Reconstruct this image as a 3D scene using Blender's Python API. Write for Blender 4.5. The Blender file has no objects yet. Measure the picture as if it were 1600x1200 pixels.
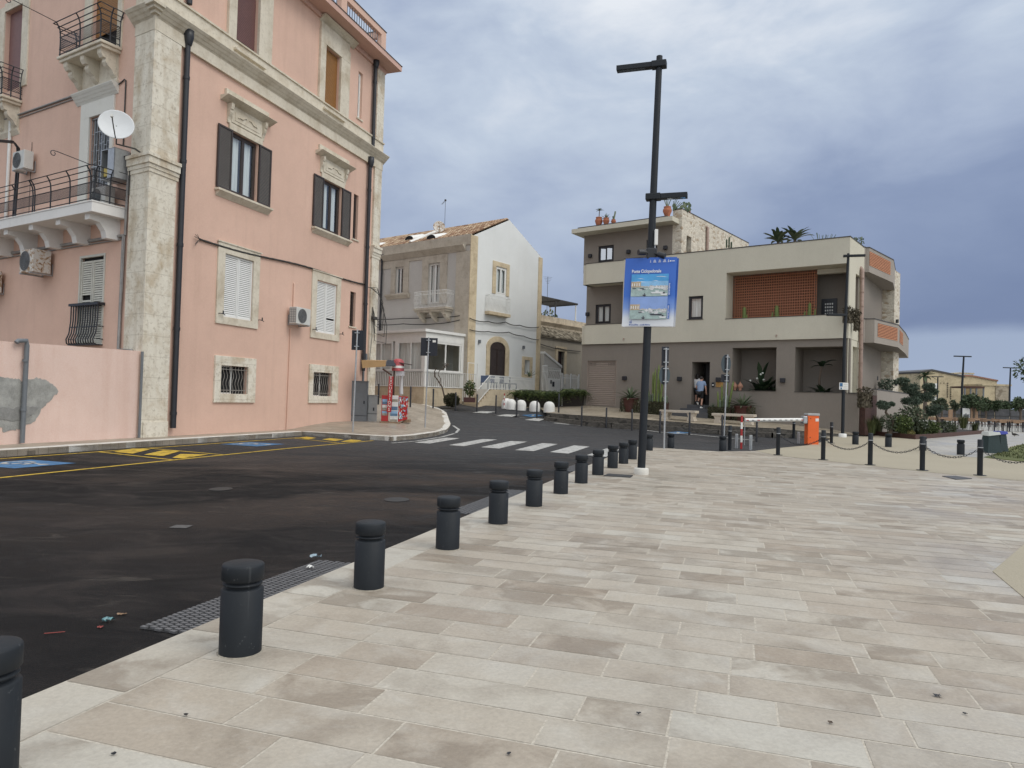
import bpy, bmesh, math, random
from mathutils import Vector, Matrix
from mathutils.bvhtree import BVHTree
R = math.radians
rnd = random.Random(11)
S = bpy.context.scene
COL = S.collection
# ------------------------------------------------------------------ camera, world, sun, exposure
FPX, EYE = 1110.0, 1.55
PITCH, ROLL = math.atan(22.5 / FPX), R(1.655)
Rw = Vector((1, 0, 0)); Fw = Vector((0, math.cos(PITCH), math.sin(PITCH))); Uw = Vector((0, -math.sin(PITCH), math.cos(PITCH)))
CX = Rw * math.cos(ROLL) + Uw * math.sin(ROLL)
CY = -Rw * math.sin(ROLL) + Uw * math.cos(ROLL)
CAM = Vector((0, 0, EYE))
cam_data = bpy.data.cameras.new('camera'); cam = bpy.data.objects.new('camera', cam_data); COL.objects.link(cam)
cam_data.sensor_width = 36; cam_data.lens = FPX / 1600 * 36; cam_data.clip_start = .05; cam_data.clip_end = 4000
cam.matrix_world = Matrix(((CX.x, CY.x, -Fw.x, 0), (CX.y, CY.y, -Fw.y, 0), (CX.z, CY.z, -Fw.z, EYE), (0, 0, 0, 1)))
S.camera = cam
S.view_settings.view_transform = 'Standard'; S.view_settings.look = 'None'; S.view_settings.gamma = 1
S.view_settings.exposure = 0.0; S.view_settings.use_curve_mapping = False
S.render.engine = 'CYCLES'; S.cycles.max_bounces = 6; S.cycles.use_denoising = True
SUN_AZ, SUN_EL = R(118), R(50)          # azimuth clockwise from the view direction: right and a little behind
sun_dir = Vector((math.sin(SUN_AZ) * math.cos(SUN_EL), math.cos(SUN_AZ) * math.cos(SUN_EL), math.sin(SUN_EL)))
sl = bpy.data.lights.new('sun', 'SUN'); sl.energy = 1.1; sl.angle = R(28); sl.color = (1, .95, .88)
sun = bpy.data.objects.new('sun', sl); COL.objects.link(sun); sun.location = (30, -20, 60)
sun.rotation_euler = (-sun_dir).to_track_quat('-Z', 'Y').to_euler()

W = bpy.data.worlds.new('World'); S.world = W; W.use_nodes = True
def N(nt, t, **kw):
 n = nt.nodes.new(t)
 for k, v in kw.items():
  if k.startswith('i_'):
   key = k[2:]; key = int(key) if key.isdigit() else key.replace('_', ' ')
   n.inputs[key].default_value = v
  else: setattr(n, k, v)
 return n
def math_(nt, op, a, b=None, c=None, clamp=False):
 n = nt.nodes.new('ShaderNodeMath'); n.operation = op; n.use_clamp = clamp
 for i, v in enumerate((a, b, c)):
  if v is None: continue
  if isinstance(v, (int, float)): n.inputs[i].default_value = v
  else: nt.links.new(v, n.inputs[i])
 return n.outputs[0]
def ramp(nt, fac, stops, interp='LINEAR'):
 n = nt.nodes.new('ShaderNodeValToRGB'); n.color_ramp.interpolation = interp
 e = n.color_ramp.elements
 while len(e) < len(stops): e.new(.5)
 for i, (p, c) in enumerate(stops):
  e[i].position = p
  e[i].color = (c, c, c, 1) if isinstance(c, (int, float)) else (*c, 1)
 nt.links.new(fac, n.inputs[0]); return n.outputs[0]
def mix(nt, fac, a, b, mode='MIX'):
 n = nt.nodes.new('ShaderNodeMix'); n.data_type = 'RGBA'; n.blend_type = mode
 for sock, v in ((n.inputs[0], fac), (n.inputs[6], a), (n.inputs[7], b)):
  if isinstance(v, (int, float)): sock.default_value = v
  elif isinstance(v, tuple): sock.default_value = (*v, 1) if len(v) == 3 else v
  else: nt.links.new(v, sock)
 return n.outputs[2]
def noise_(nt, vec, scale, detail=4, rough=.55, dist=0.0):
 n = nt.nodes.new('ShaderNodeTexNoise'); n.inputs['Scale'].default_value = scale
 n.inputs['Detail'].default_value = detail; n.inputs['Roughness'].default_value = rough; n.inputs['Distortion'].default_value = dist
 if vec is not None: nt.links.new(vec, n.inputs['Vector'])
 return n.outputs[0]
def mapping(nt, vec, scale=(1, 1, 1), loc=(0, 0, 0), rot=(0, 0, 0)):
 n = nt.nodes.new('ShaderNodeMapping'); n.inputs['Scale'].default_value = scale
 n.inputs['Location'].default_value = loc; n.inputs['Rotation'].default_value = rot
 nt.links.new(vec, n.inputs['Vector']); return n.outputs[0]

def build_world():
 nt = W.node_tree; nt.nodes.clear(); L = nt.links
 out = N(nt, 'ShaderNodeOutputWorld'); bg = N(nt, 'ShaderNodeBackground'); bg.inputs[1].default_value = .1
 L.new(bg.outputs[0], out.inputs[0])
 sky = N(nt, 'ShaderNodeTexSky'); sky.sky_type = 'NISHITA'; sky.sun_disc = False
 sky.sun_elevation = SUN_EL; sky.sun_rotation = SUN_AZ; sky.dust_density = 3; sky.air_density = 1.5
 tc = N(nt, 'ShaderNodeTexCoord'); d = tc.outputs['Generated']
 sp = N(nt, 'ShaderNodeSeparateXYZ'); L.new(d, sp.inputs[0]); x, y, z = sp.outputs
 n1 = noise_(nt, mapping(nt, d, (1.9, 1.9, 3.8), (3.1, 1.7, .4)), 1.0, 5, .5, .15)     # big banks
 n2 = noise_(nt, mapping(nt, d, (4.2, 4.2, 8.5), (7.3, 2.2, 0), (0, R(8), 0)), 1.25, 9, .55, .25)       # lumps
 el = ramp(nt, z, [(.14, 0), (.52, 1)])
 # brightness of the cloud deck ahead: pale and lumpy high up and to the right, slate blue lower right
 xr = ramp(nt, x, [(.0, 0), (.42, 1)], 'EASE')
 t = math_(nt, 'ADD', math_(nt, 'MULTIPLY', el, .37), .375)
 t = math_(nt, 'ADD', t, math_(nt, 'MULTIPLY', math_(nt, 'SUBTRACT', n1, .5), .55))
 t = math_(nt, 'ADD', t, math_(nt, 'MULTIPLY', math_(nt, 'SUBTRACT', n2, .5), math_(nt, 'ADD', math_(nt, 'MULTIPLY', el, .9), .22)))
 t = math_(nt, 'SUBTRACT', t, math_(nt, 'MULTIPLY', xr, math_(nt, 'SUBTRACT', .25, math_(nt, 'MULTIPLY', el, .37))))
 col = ramp(nt, t, [(.12, (.19, .25, .415)), (.34, (.27, .338, .505)), (.54, (.405, .480, .635)), (.74, (.55, .63, .755)), (.98, (.82, .86, .92))])
 # paler air under the cloud edge at the horizon
 hz = ramp(nt, math_(nt, 'ADD', z, math_(nt, 'MULTIPLY', math_(nt, 'SUBTRACT', n2, .5), .03)), [(.0, 1), (.085, .85), (.105, 0)], 'EASE')
 col = mix(nt, math_(nt, 'MULTIPLY', hz, ramp(nt, x, [(.15, .25), (.5, .75)])), col, (.44, .53, .69))
 # the overcast overhead and behind the viewer is brighter, as its reflections in the windows show
 up = ramp(nt, z, [(.46, 0), (.8, 1)], 'EASE')
 back = math_(nt, 'MULTIPLY', ramp(nt, math_(nt, 'ADD', math_(nt, 'MULTIPLY', y, -.5), .5), [(.40, 0), (.66, 1)], 'EASE'), ramp(nt, math_(nt, 'ADD', math_(nt, 'MULTIPLY', x, .5), .5), [(.25, .62), (.75, 1)]))
 bright = math_(nt, 'MAXIMUM', up, back)
 col = mix(nt, bright, col, mix(nt, n2, (.92, .98, 1.05), (1.42, 1.44, 1.44)))
 n = nt.nodes.new('ShaderNodeMix'); n.data_type = 'RGBA'; n.blend_type = 'MULTIPLY'
 n.inputs[0].default_value = 1; L.new(col, n.inputs[6]); n.inputs[7].default_value = (10, 10, 10, 1)
 col10 = n.outputs[2]
 L.new(mix(nt, .94, sky.outputs[0], col10), bg.inputs[0])
build_world()

# ------------------------------------------------------------------ pixel helpers (photograph 1600 x 1200)
def ray(px, py): return CX * ((px - 800) / FPX) - CY * ((py - 600) / FPX) + Fw
def at(px, py, Y):
 d = ray(px, py); return CAM + d * (Y / d.y)
def hdir(px, py):
 d = ray(px, py); return Vector((d.x, d.y, 0)).normalized()
def smooth(a, b, x):
 t = min(1, max(0, (x - a) / (b - a))); return t * t * (3 - 2 * t)
def h(x, y):
 return .22 * smooth(34, 40.6, y + .5 * x) + smooth(31, 39, y) * .085 * min(10, max(0, 4 - x))
ROAD = -.06
class Frame:
 """A facade: X along it (rightwards seen from outside), Y into the building, Z up."""
 def __init__(s, o, d):
  s.o = Vector((o[0], o[1], 0)); s.d = Vector((d[0], d[1], 0)).normalized(); s.n = Vector((-s.d.y, s.d.x, 0))
  s.M = Matrix(((s.d.x, s.n.x, 0, s.o.x), (s.d.y, s.n.y, 0, s.o.y), (0, 0, 1, 0), (0, 0, 0, 1)))
 def uv(s, px, py, dep=0):
  q = ray(px, py); o = s.o + s.n * dep
  t = ((o - CAM).dot(s.n)) / Vector((q.x, q.y, 0)).dot(s.n); P = CAM + q * t
  return (P - o).dot(s.d), P.z
 def rect(s, xl, xr, yt, yb, dep=0):
  xm, ym = (xl + xr) / 2, (yt + yb) / 2
  return s.uv(xl, ym, dep)[0], s.uv(xr, ym, dep)[0], s.uv(xm, yb, dep)[1], s.uv(xm, yt, dep)[1]
 def P(s, a, dep, z): return s.o + s.d * a + s.n * dep + Vector((0, 0, z))

# ------------------------------------------------------------------ mesh builder
ORG = {}
class MB:
 def __init__(s, M=None): s.v = []; s.f = []; s.m = []; s.s = []; s.c = []; s.M = M or Matrix(); s.mi = 0; s.col = (.5, .5, .5)
 def add(s, vs, fs, smooth=False):
  b = len(s.v); s.v += [s.M @ Vector(v) for v in vs]
  for f in fs: s.f.append([b + i for i in f]); s.m.append(s.mi); s.s.append(smooth); s.c.append(s.col)
  return s
 def box(s, x0, x1, y0, y1, z0, z1):
  if x0 > x1: x0, x1 = x1, x0
  if y0 > y1: y0, y1 = y1, y0
  if z0 > z1: z0, z1 = z1, z0
  return s.add([(x0, y0, z0), (x1, y0, z0), (x1, y1, z0), (x0, y1, z0), (x0, y0, z1), (x1, y0, z1), (x1, y1, z1), (x0, y1, z1)],
      [(0, 3, 2, 1), (4, 5, 6, 7), (0, 1, 5, 4), (1, 2, 6, 5), (2, 3, 7, 6), (3, 0, 4, 7)])
 def bbox(s, x0, x1, y0, y1, z0, z1, b=.01):
  """box with chamfered edges"""
  bm = bmesh.new(); bmesh.ops.create_cube(bm, size=1)
  for v in bm.verts: v.co = ((x0 + x1) / 2 + v.co.x * (x1 - x0), (y0 + y1) / 2 + v.co.y * (y1 - y0), (z0 + z1) / 2 + v.co.z * (z1 - z0))
  bmesh.ops.bevel(bm, geom=bm.edges[:], offset=b, segments=2, affect='EDGES', profile=.5)
  bm.verts.index_update()
  s.add([v.co.copy() for v in bm.verts], [[v.index for v in f.verts] for f in bm.faces]); bm.free(); return s
 def quad(s, a, b, c, d): return s.add([a, b, c, d], [(0, 1, 2, 3)])
 def poly(s, pts): return s.add(pts, [list(range(len(pts)))])
 def prism(s, pts, vec, cap=True):
  """closed polygon pts (3d) pushed along vec"""
  n = len(pts); vec = Vector(vec); P = [Vector(p) for p in pts]
  nrm = Vector((0, 0, 0))
  for i in range(n): nrm += P[i].cross(P[(i + 1) % n])
  if nrm.dot(vec) > 0: P = P[::-1]
  vs = P + [p + vec for p in P]
  fs = [(i, i + n, (i + 1) % n + n, (i + 1) % n) for i in range(n)]
  if cap: fs += [list(range(n)), [2 * n - 1 - i for i in range(n)]]
  return s.add(vs, fs)
 def tube(s, pts, r, n=8, cap=True, smooth=True):
  P = [Vector(p) for p in pts]; k = len(P)
  rr = r if isinstance(r, (list, tuple)) else [r] * k
  vs, fs = [], []; up = Vector((0, 0, 1)); prev = None
  for i in range(k):
   t = (P[min(i + 1, k - 1)] - P[max(i - 1, 0)])
   t = t.normalized() if t.length > 1e-9 else Vector((0, 0, 1))
   a = prev if prev is not None else (up.cross(t) if abs(t.z) < .95 else Vector((1, 0, 0)).cross(t))
   a = (a - t * a.dot(t)).normalized(); b = t.cross(a); prev = a
   for j in range(n):
    w = 2 * math.pi * j / n + math.pi / n
    vs.append(P[i] + (a * math.cos(w) + b * math.sin(w)) * rr[i])
  for i in range(k - 1):
   for j in range(n):
    fs.append((i * n + j, i * n + (j + 1) % n, (i + 1) * n + (j + 1) % n, (i + 1) * n + j))
  s.add(vs, fs, smooth)
  if cap:
   s.add([vs[j] for j in range(n)], [list(range(n))[::-1]]); s.add([vs[(k - 1) * n + j] for j in range(n)], [list(range(n))])
  return s
 def lathe(s, prof, n=24, c=(0, 0, 0), smooth=True, sx=1, sy=1):
  vs, fs = [], []
  for r, z in prof:
   for j in range(n):
    w = 2 * math.pi * j / n; vs.append((c[0] + r * sx * math.cos(w), c[1] + r * sy * math.sin(w), c[2] + z))
  for i in range(len(prof) - 1):
   for j in range(n): fs.append((i * n + j, i * n + (j + 1) % n, (i + 1) * n + (j + 1) % n, (i + 1) * n + j))
  s.add(vs, fs, smooth)
  if prof[0][0] > 1e-4: s.add(vs[:n], [list(range(n))[::-1]])
  if prof[-1][0] > 1e-4: s.add(vs[-n:], [list(range(n))])
  return s
 def ball(s, c, rx, ry, rz, nu=12, nv=8):
  prof = [(max(1e-5, math.sin(math.pi * i / nv)), -math.cos(math.pi * i / nv)) for i in range(nv + 1)]
  vs, fs = [], []
  for r, z in prof:
   for j in range(nu):
    w = 2 * math.pi * j / nu; vs.append((c[0] + rx * r * math.cos(w), c[1] + ry * r * math.sin(w), c[2] + rz * z))
  for i in range(nv):
   for j in range(nu): fs.append((i * nu + j, i * nu + (j + 1) % nu, (i + 1) * nu + (j + 1) % nu, (i + 1) * nu + j))
  return s.add(vs, fs, True)
 def leaf(s, p, d, up, L, w, bend=.3):
  d = Vector(d).normalized(); sd = d.cross(Vector(up))
  sd = sd.normalized() if sd.length > 1e-6 else Vector((1, 0, 0)); nn = sd.cross(d)
  p = Vector(p); a = p + d * L * .5 - nn * 0 ; e = p + d * L - nn * L * bend
  s.add([p, a + sd * w / 2, e, a - sd * w / 2], [(0, 1, 2, 3)]); return s
 def cloud(s, c, rx, ry, rz, n, size, rng, hollow=.35):
  for _ in range(n):
   while True:
    q = Vector((rng.uniform(-1, 1), rng.uniform(-1, 1), rng.uniform(-1, 1)))
    if hollow < q.length < 1: break
   p = Vector(c) + Vector((q.x * rx, q.y * ry, q.z * rz))
   d = (q + Vector((rng.uniform(-1, 1), rng.uniform(-1, 1), rng.uniform(-.6, 1)))).normalized()
   z = size * rng.uniform(.6, 1.35)
   s.col = (rng.uniform(.25, .8),) * 3
   s.leaf(p, d, Vector((rng.uniform(-1, 1), rng.uniform(-1, 1), rng.uniform(.2, 1))), z, z * .55, .2)
  return s
 def build(s, name, mats, parent=None, label=None, local=False, loc=None, bevel=0):
  me = bpy.data.meshes.new(name)
  org = Vector((0, 0, 0))
  if loc is not None: org = Vector(loc)
  elif parent is not None and not local: org = ORG.get(parent.name, Vector((0, 0, 0)))
  me.from_pydata([v - org for v in s.v], [], s.f)
  if not isinstance(mats, (list, tuple)): mats = [mats]
  for m in mats: me.materials.append(m)
  me.polygons.foreach_set('material_index', s.m); me.polygons.foreach_set('use_smooth', s.s)
  if len(set(s.c)) > 1:
   ca = me.color_attributes.new('tone', 'FLOAT_COLOR', 'CORNER'); k = 0; data = []
   for i, p in enumerate(me.polygons): data += [*s.c[i], 1.0] * p.loop_total
   ca.data.foreach_set('color', data)
  me.update()
  o = bpy.data.objects.new(name, me); COL.objects.link(o)
  if parent is not None:
   o.parent = parent
   ORG[o.name] = org if not local else Vector((0, 0, 0))
  else:
   o.location = org; ORG[o.name] = org
  if label: o['label'] = label
  if bevel:
   b = o.modifiers.new('bevel', 'BEVEL'); b.width = bevel; b.segments = 2; b.limit_method = 'ANGLE'
  return o
def tag(o, label, cat, group=None):
 o['label'] = label; o['category'] = cat
 if group: o['group'] = group
 return o
def struct(o, kind='structure'): o['kind'] = kind; return o
def thing(name, label, cat, loc=(0, 0, 0), rot=0, group=None):
 o = bpy.data.objects.new(name, None); COL.objects.link(o); o.empty_display_size = .2
 o.location = loc; o.rotation_euler = (0, 0, rot); ORG[o.name] = Vector(loc)
 return tag(o, label, cat, group)
def kids(o): return [c for c in bpy.data.objects if c.parent == o]
def copy_tree(o, parent=None):
 c = o.copy(); COL.objects.link(c)
 if parent is not None: c.parent = parent
 for ch in o.children: copy_tree(ch, c)
 return c
def dup(src, loc, label, rot=None, scale=None):
 c = copy_tree(src); c.location = loc; c['label'] = label
 if rot is not None: c.rotation_euler[2] = rot
 if scale is not None: c.scale = (scale,) * 3
 return c
def text_mesh(body, size, M, mat, name, parent, extrude=.002, align='LEFT', bold=0):
 cu = bpy.data.curves.new('t', 'FONT'); cu.body = body; cu.size = size; cu.extrude = extrude; cu.align_x = align; cu.offset = bold
 cu.resolution_u = 2
 ob = bpy.data.objects.new('t', cu); COL.objects.link(ob)
 bpy.context.view_layer.update()
 me = bpy.data.meshes.new_from_object(ob.evaluated_get(bpy.context.evaluated_depsgraph_get()))
 bpy.data.objects.remove(ob); bpy.data.curves.remove(cu)
 mb = MB(M); mb.add([v.co.copy() for v in me.vertices], [list(p.vertices) for p in me.polygons]); bpy.data.meshes.remove(me)
 return mb.build(name, mat, parent)
def wall_holes(mb, s0, s1, z0, z1, holes, d0=0, depth=.25, reveal_mi=None):
 """front face at depth d0 with rectangular holes (s0,s1,z0,z1[,depth]) and their reveals"""
 ss = sorted({s0, s1, *[a for q in holes for a in q[:2]]}); zz = sorted({z0, z1, *[a for q in holes for a in q[2:4]]})
 ss = [a for a in ss if s0 <= a <= s1]; zz = [a for a in zz if z0 <= a <= z1]
 for i in range(len(ss) - 1):
  for j in range(len(zz) - 1):
   cs, cz = (ss[i] + ss[i + 1]) / 2, (zz[j] + zz[j + 1]) / 2
   if any(q[0] < cs < q[1] and q[2] < cz < q[3] for q in holes): continue
   mb.quad((ss[i], d0, zz[j]), (ss[i + 1], d0, zz[j]), (ss[i + 1], d0, zz[j + 1]), (ss[i], d0, zz[j + 1]))
 k = mb.mi
 if reveal_mi is not None: mb.mi = reveal_mi
 for q in holes:
  a, b, c, e = q[:4]; D = d0 + (q[4] if len(q) > 4 else depth)
  mb.quad((a, d0, c), (a, D, c), (a, D, e), (a, d0, e)); mb.quad((b, d0, e), (b, D, e), (b, D, c), (b, d0, c))
  mb.quad((a, d0, e), (a, D, e), (b, D, e), (b, d0, e)); mb.quad((a, d0, c), (b, d0, c), (b, D, c), (a, D, c))
 mb.mi = k
def frame_ring(mb, s0, s1, z0, z1, w, d0, d1, wb=None):
 """rectangular frame as four butted bars"""
 wb = w if wb is None else wb
 mb.box(s0, s0 + w, d0, d1, z0, z1); mb.box(s1 - w, s1, d0, d1, z0, z1)
 mb.box(s0 + w, s1 - w, d0, d1, z1 - w, z1)
 if wb > 0: mb.box(s0 + w, s1 - w, d0, d1, z0, z0 + wb)
# ------------------------------------------------------------------ materials
def newmat(name):
 m = bpy.data.materials.new(name); m.use_nodes = True; nt = m.node_tree
 return m, nt, nt.nodes['Principled BSDF']
def geo(nt): return N(nt, 'ShaderNodeNewGeometry').outputs['Position']
def bump(nt, b, hgt, strength, dist=.01):
 n = N(nt, 'ShaderNodeBump'); n.inputs['Strength'].default_value = strength; n.inputs['Distance'].default_value = dist
 nt.links.new(hgt, n.inputs['Height']); nt.links.new(n.outputs[0], b.inputs['Normal'])
def plain(name, col, rough=.6, metal=0, var=.12, scale=4, bmp=0, spec=.5, fine=40, obj=False):
 """one colour with soft large and fine variation"""
 m, nt, b = newmat(name)
 p = N(nt, 'ShaderNodeTexCoord').outputs['Object'] if obj else geo(nt)
 n1 = noise_(nt, p, scale, 5, .6); n2 = noise_(nt, p, fine, 3, .6)
 f = math_(nt, 'ADD', math_(nt, 'MULTIPLY', n1, .7), math_(nt, 'MULTIPLY', n2, .3))
 lo = tuple(c * (1 - var) for c in col); hi = tuple(min(1, c * (1 + var)) for c in col)
 nt.links.new(ramp(nt, f, [(.3, lo), (.7, hi)]), b.inputs['Base Color'])
 b.inputs['Roughness'].default_value = rough; b.inputs['Metallic'].default_value = metal; b.inputs['Specular IOR Level'].default_value = spec
 if bmp: bump(nt, b, n2, bmp)
 return m
def stucco(name, col, stain=(.3, .25, .2), amount=.25, rough=.9, streak=True):
 m, nt, b = newmat(name); p = geo(nt)
 n1 = noise_(nt, p, .35, 6, .6); n2 = noise_(nt, p, 2.2, 5, .65); n3 = noise_(nt, p, 55, 3, .6)
 st = noise_(nt, mapping(nt, p, (2.6, 2.6, .16)), 1.0, 5, .6)
 c = ramp(nt, n1, [(.3, tuple(x * .93 for x in col)), (.7, tuple(min(1, x * 1.05) for x in col))])
 c = mix(nt, math_(nt, 'MULTIPLY', ramp(nt, n2, [(.45, 0), (.75, 1)]), amount * .5), c, stain)
 if streak: c = mix(nt, math_(nt, 'MULTIPLY', ramp(nt, st, [(.52, 0), (.78, 1)]), amount), c, stain)
 c = mix(nt, .10, c, ramp(nt, n3, [(.35, .0), (.65, 1.0)]), 'OVERLAY')
 nt.links.new(c, b.inputs['Base Color']); b.inputs['Roughness'].default_value = rough; b.inputs['Specular IOR Level'].default_value = .2
 bump(nt, b, n3, .35, .006); return m
def stone(name, col, dark, bscale=(.9, .42), rough=.9, amt=.6, joint=.35):
 """dressed stone in blocks, flaking and stained; block joints from a brick pattern laid on world height"""
 m, nt, b = newmat(name); p = geo(nt)
 n1 = noise_(nt, p, 1.3, 6, .65, .4); n2 = noise_(nt, p, 9, 5, .7, .5); n3 = noise_(nt, p, 60, 3)
 c = ramp(nt, n1, [(.3, dark), (.52, col), (.8, tuple(min(1, x * 1.12) for x in col))])
 c = mix(nt, math_(nt, 'MULTIPLY', ramp(nt, n2, [(.52, 0), (.66, 1)]), amt * .6), c, tuple(x * .62 for x in dark))
 st = noise_(nt, mapping(nt, p, (3.2, 3.2, .3)), 1.0, 5, .6)
 c = mix(nt, math_(nt, 'MULTIPLY', ramp(nt, st, [(.5, 0), (.75, 1)]), amt * .55), c, tuple(x * .8 for x in dark))
 if joint:
  sp = N(nt, 'ShaderNodeSeparateXYZ'); nt.links.new(p, sp.inputs[0])
  zf = math_(nt, 'FRACT', math_(nt, 'DIVIDE', sp.outputs[2], bscale[1]))
  j = ramp(nt, zf, [(0, 1), (.03, 0), (.97, 0), (1, 1)])
  c = mix(nt, math_(nt, 'MULTIPLY', j, joint), c, tuple(x * .55 for x in dark))
 nt.links.new(c, b.inputs['Base Color']); b.inputs['Roughness'].default_value = rough; b.inputs['Specular IOR Level'].default_value = .2
 bump(nt, b, n2, .5, .02); return m
def rubble(name, light, dark, scale=3.4, mort=(.5, .46, .38)):
 m, nt, b = newmat(name); p = geo(nt)
 pp = mapping(nt, p, (1, 1, 1.7))
 w = noise_(nt, p, 2.5, 3)
 v = N(nt, 'ShaderNodeTexVoronoi'); v.inputs['Scale'].default_value = scale; nt.links.new(pp, v.inputs['Vector'])
 v2 = N(nt, 'ShaderNodeTexVoronoi'); v2.feature = 'DISTANCE_TO_EDGE'; v2.inputs['Scale'].default_value = scale; nt.links.new(pp, v2.inputs['Vector'])
 bw = N(nt, 'ShaderNodeRGBToBW'); nt.links.new(v.outputs['Color'], bw.inputs[0])
 c = ramp(nt, bw.outputs[0], [(.15, dark), (.35, tuple(x * .85 for x in light)), (.75, light)])
 n2 = noise_(nt, p, 14, 5, .7)
 c = mix(nt, math_(nt, 'MULTIPLY', ramp(nt, n2, [(.5, 0), (.7, 1)]), .5), c, dark)
 e = ramp(nt, v2.outputs['Distance'], [(.0, 1), (.05, 0)])
 c = mix(nt, math_(nt, 'MULTIPLY', e, .7), c, tuple(x * .45 for x in mort))
 nt.links.new(c, b.inputs['Base Color']); b.inputs['Roughness'].default_value = .95
 bump(nt, b, v2.outputs['Distance'], .8, .04); return m
def glass_mat(name, tint=(.9, .95, .95), refl=1.0, base=.16):
 m, nt, b = newmat(name)
 nt.nodes.remove(b); out = nt.nodes['Material Output']
 g = N(nt, 'ShaderNodeNewGeometry'); dp = N(nt, 'ShaderNodeVectorMath'); dp.operation = 'DOT_PRODUCT'
 nt.links.new(g.outputs['Incoming'], dp.inputs[0]); nt.links.new(g.outputs['Normal'], dp.inputs[1])
 k = math_(nt, 'POWER', math_(nt, 'SUBTRACT', 1.0, math_(nt, 'ABSOLUTE', dp.outputs['Value'])), 4.0); fr = math_(nt, 'ADD', math_(nt, 'MULTIPLY', k, .80), base)
 tr = N(nt, 'ShaderNodeBsdfTransparent'); tr.inputs[0].default_value = (*tint, 1)
 gl = N(nt, 'ShaderNodeBsdfGlossy'); gl.inputs['Roughness'].default_value = .015; gl.inputs[0].default_value = (refl, refl, refl, 1)
 mx = N(nt, 'ShaderNodeMixShader'); nt.links.new(fr, mx.inputs[0]); nt.links.new(tr.outputs[0], mx.inputs[1]); nt.links.new(gl.outputs[0], mx.inputs[2])
 nt.links.new(mx.outputs[0], out.inputs[0]); return m
def toned(name, cols, rough=.6, spec=.3, transl=0):
 """leaves: colour picked by the per-face tone, with a little world noise"""
 m, nt, b = newmat(name)
 at_ = N(nt, 'ShaderNodeAttribute'); at_.attribute_name = 'tone'
 n = noise_(nt, geo(nt), 3, 3)
 f = math_(nt, 'ADD', math_(nt, 'MULTIPLY', at_.outputs['Fac'], .75), math_(nt, 'MULTIPLY', n, .25))
 k = len(cols); nt.links.new(ramp(nt, f, [(.15 + .7 * i / max(1, k - 1), c) for i, c in enumerate(cols)]), b.inputs['Base Color'])
 b.inputs['Roughness'].default_value = rough; b.inputs['Specular IOR Level'].default_value = spec
 if transl: b.inputs['Transmission Weight'].default_value = 0
 return m
M = {}
M['pink'] = stucco('pink stucco', (.685, .47, .375), (.47, .31, .24), .3)
M['palepink'] = stucco('pale pink render', (.74, .56, .485), (.60, .40, .32), .45)
M['cement'] = plain('bare cement', (.33, .33, .31), .95, var=.35, scale=3, bmp=.6, fine=30)
M['lime'] = stone('flaking limestone', (.72, .675, .575), (.50, .41, .29), (.9, .62), amt=.85, joint=.35)
M['limeband'] = stone('limestone trim', (.66, .605, .50), (.50, .43, .325), (.9, 9), amt=.5, joint=0)
M['white'] = plain('white paint', (.76, .76, .73), .5, var=.06)
M['doorwhite'] = stucco('whitened door surround', (.68, .67, .62), (.5, .46, .38), .25); M['balcwhite'] = stucco('white balcony plaster', (.72, .71, .69), (.5, .48, .44), .2)
M['iron'] = plain('black painted iron', (.018, .02, .026), .45, var=.3)
M['anth'] = plain('anthracite paint', (.012, .0155, .0205), .5, var=.25, scale=5, fine=25, bmp=.08, spec=.35)
M['bollard'] = None
M['brownwood'] = plain('dark brown wood', (.045, .032, .028), .45, var=.3)
M['darkshutter'] = plain('grey brown louvre', (.11, .105, .10), .55, var=.15)
M['greyshutter'] = plain('weathered pale shutter', (.55, .54, .48), .7, var=.15)
M['whiteshutter'] = plain('white shutter', (.74, .74, .72), .5, var=.05)
M['dark'] = plain('painted dark interior', (.012, .012, .013), .9, var=.2)  # near-black colour stands in for shade in rooms, pits and holes
M['room'] = plain('painted dim room', (.05, .048, .045), .9, var=.2)  # low light of the room behind is put into this dark colour
M['curtain'] = None
M['glass'] = glass_mat('window glass'); M['mirror'] = glass_mat('sky reflecting glass', (.5, .55, .6), 1.0, .62)
M['tanroller'] = plain('ochre roller slats', (.34, .17, .055), .5, var=.12, scale=8)
M['purpleroller'] = plain('plum roller slats', (.19, .10, .095), .55, var=.12, scale=8)
M['galv'] = plain('galvanised steel', (.42, .44, .46), .42, .6, var=.15, scale=12)
M['steelgrey'] = plain('grey painted steel', (.15, .165, .18), .5, var=.12)
M['copper'] = plain('bamboo brown pipe', (.30, .21, .17), .55, var=.25, scale=6)
M['acwhite'] = plain('grey white casing', (.60, .60, .57), .5, var=.08)
M['rusty'] = None
M['mesh'] = plain('balcony mesh screen', (.06, .05, .05), .8, var=.2)
M['taupe'] = stucco('taupe plaster', (.245, .218, .190), (.19, .168, .147), .2)
M['cream'] = stucco('cream plaster', (.58, .55, .455), (.46, .43, .35), .18)
M['warmgrey'] = stucco('warm grey plaster', (.34, .305, .27), (.26, .23, .2), .2)
M['fascia'] = plain('dark metal flashing', (.06, .055, .05), .5)
M['whitewall'] = stucco('white lime plaster', (.74, .755, .74), (.62, .61, .56), .18)
M['greywall'] = stucco('grey plaster', (.50, .485, .455), (.38, .35, .30), .25)
M['tuff'] = stone('ochre tuff trim', (.62, .52, .36), (.46, .37, .25), (.9, .5), amt=.5, joint=.15)
M['greystone'] = stone('grey tuff trim', (.50, .455, .38), (.39, .34, .275), (.9, .5), amt=.5, joint=.2)
M['rub'] = rubble('white rubble stone', (.66, .61, .51), (.40, .32, .23), 4.2, (.9, .84, .72))
M['basestone'] = rubble('rough base stone', (.13, .12, .105), (.035, .034, .032), 4.5, (.10, .095, .085))
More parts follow.
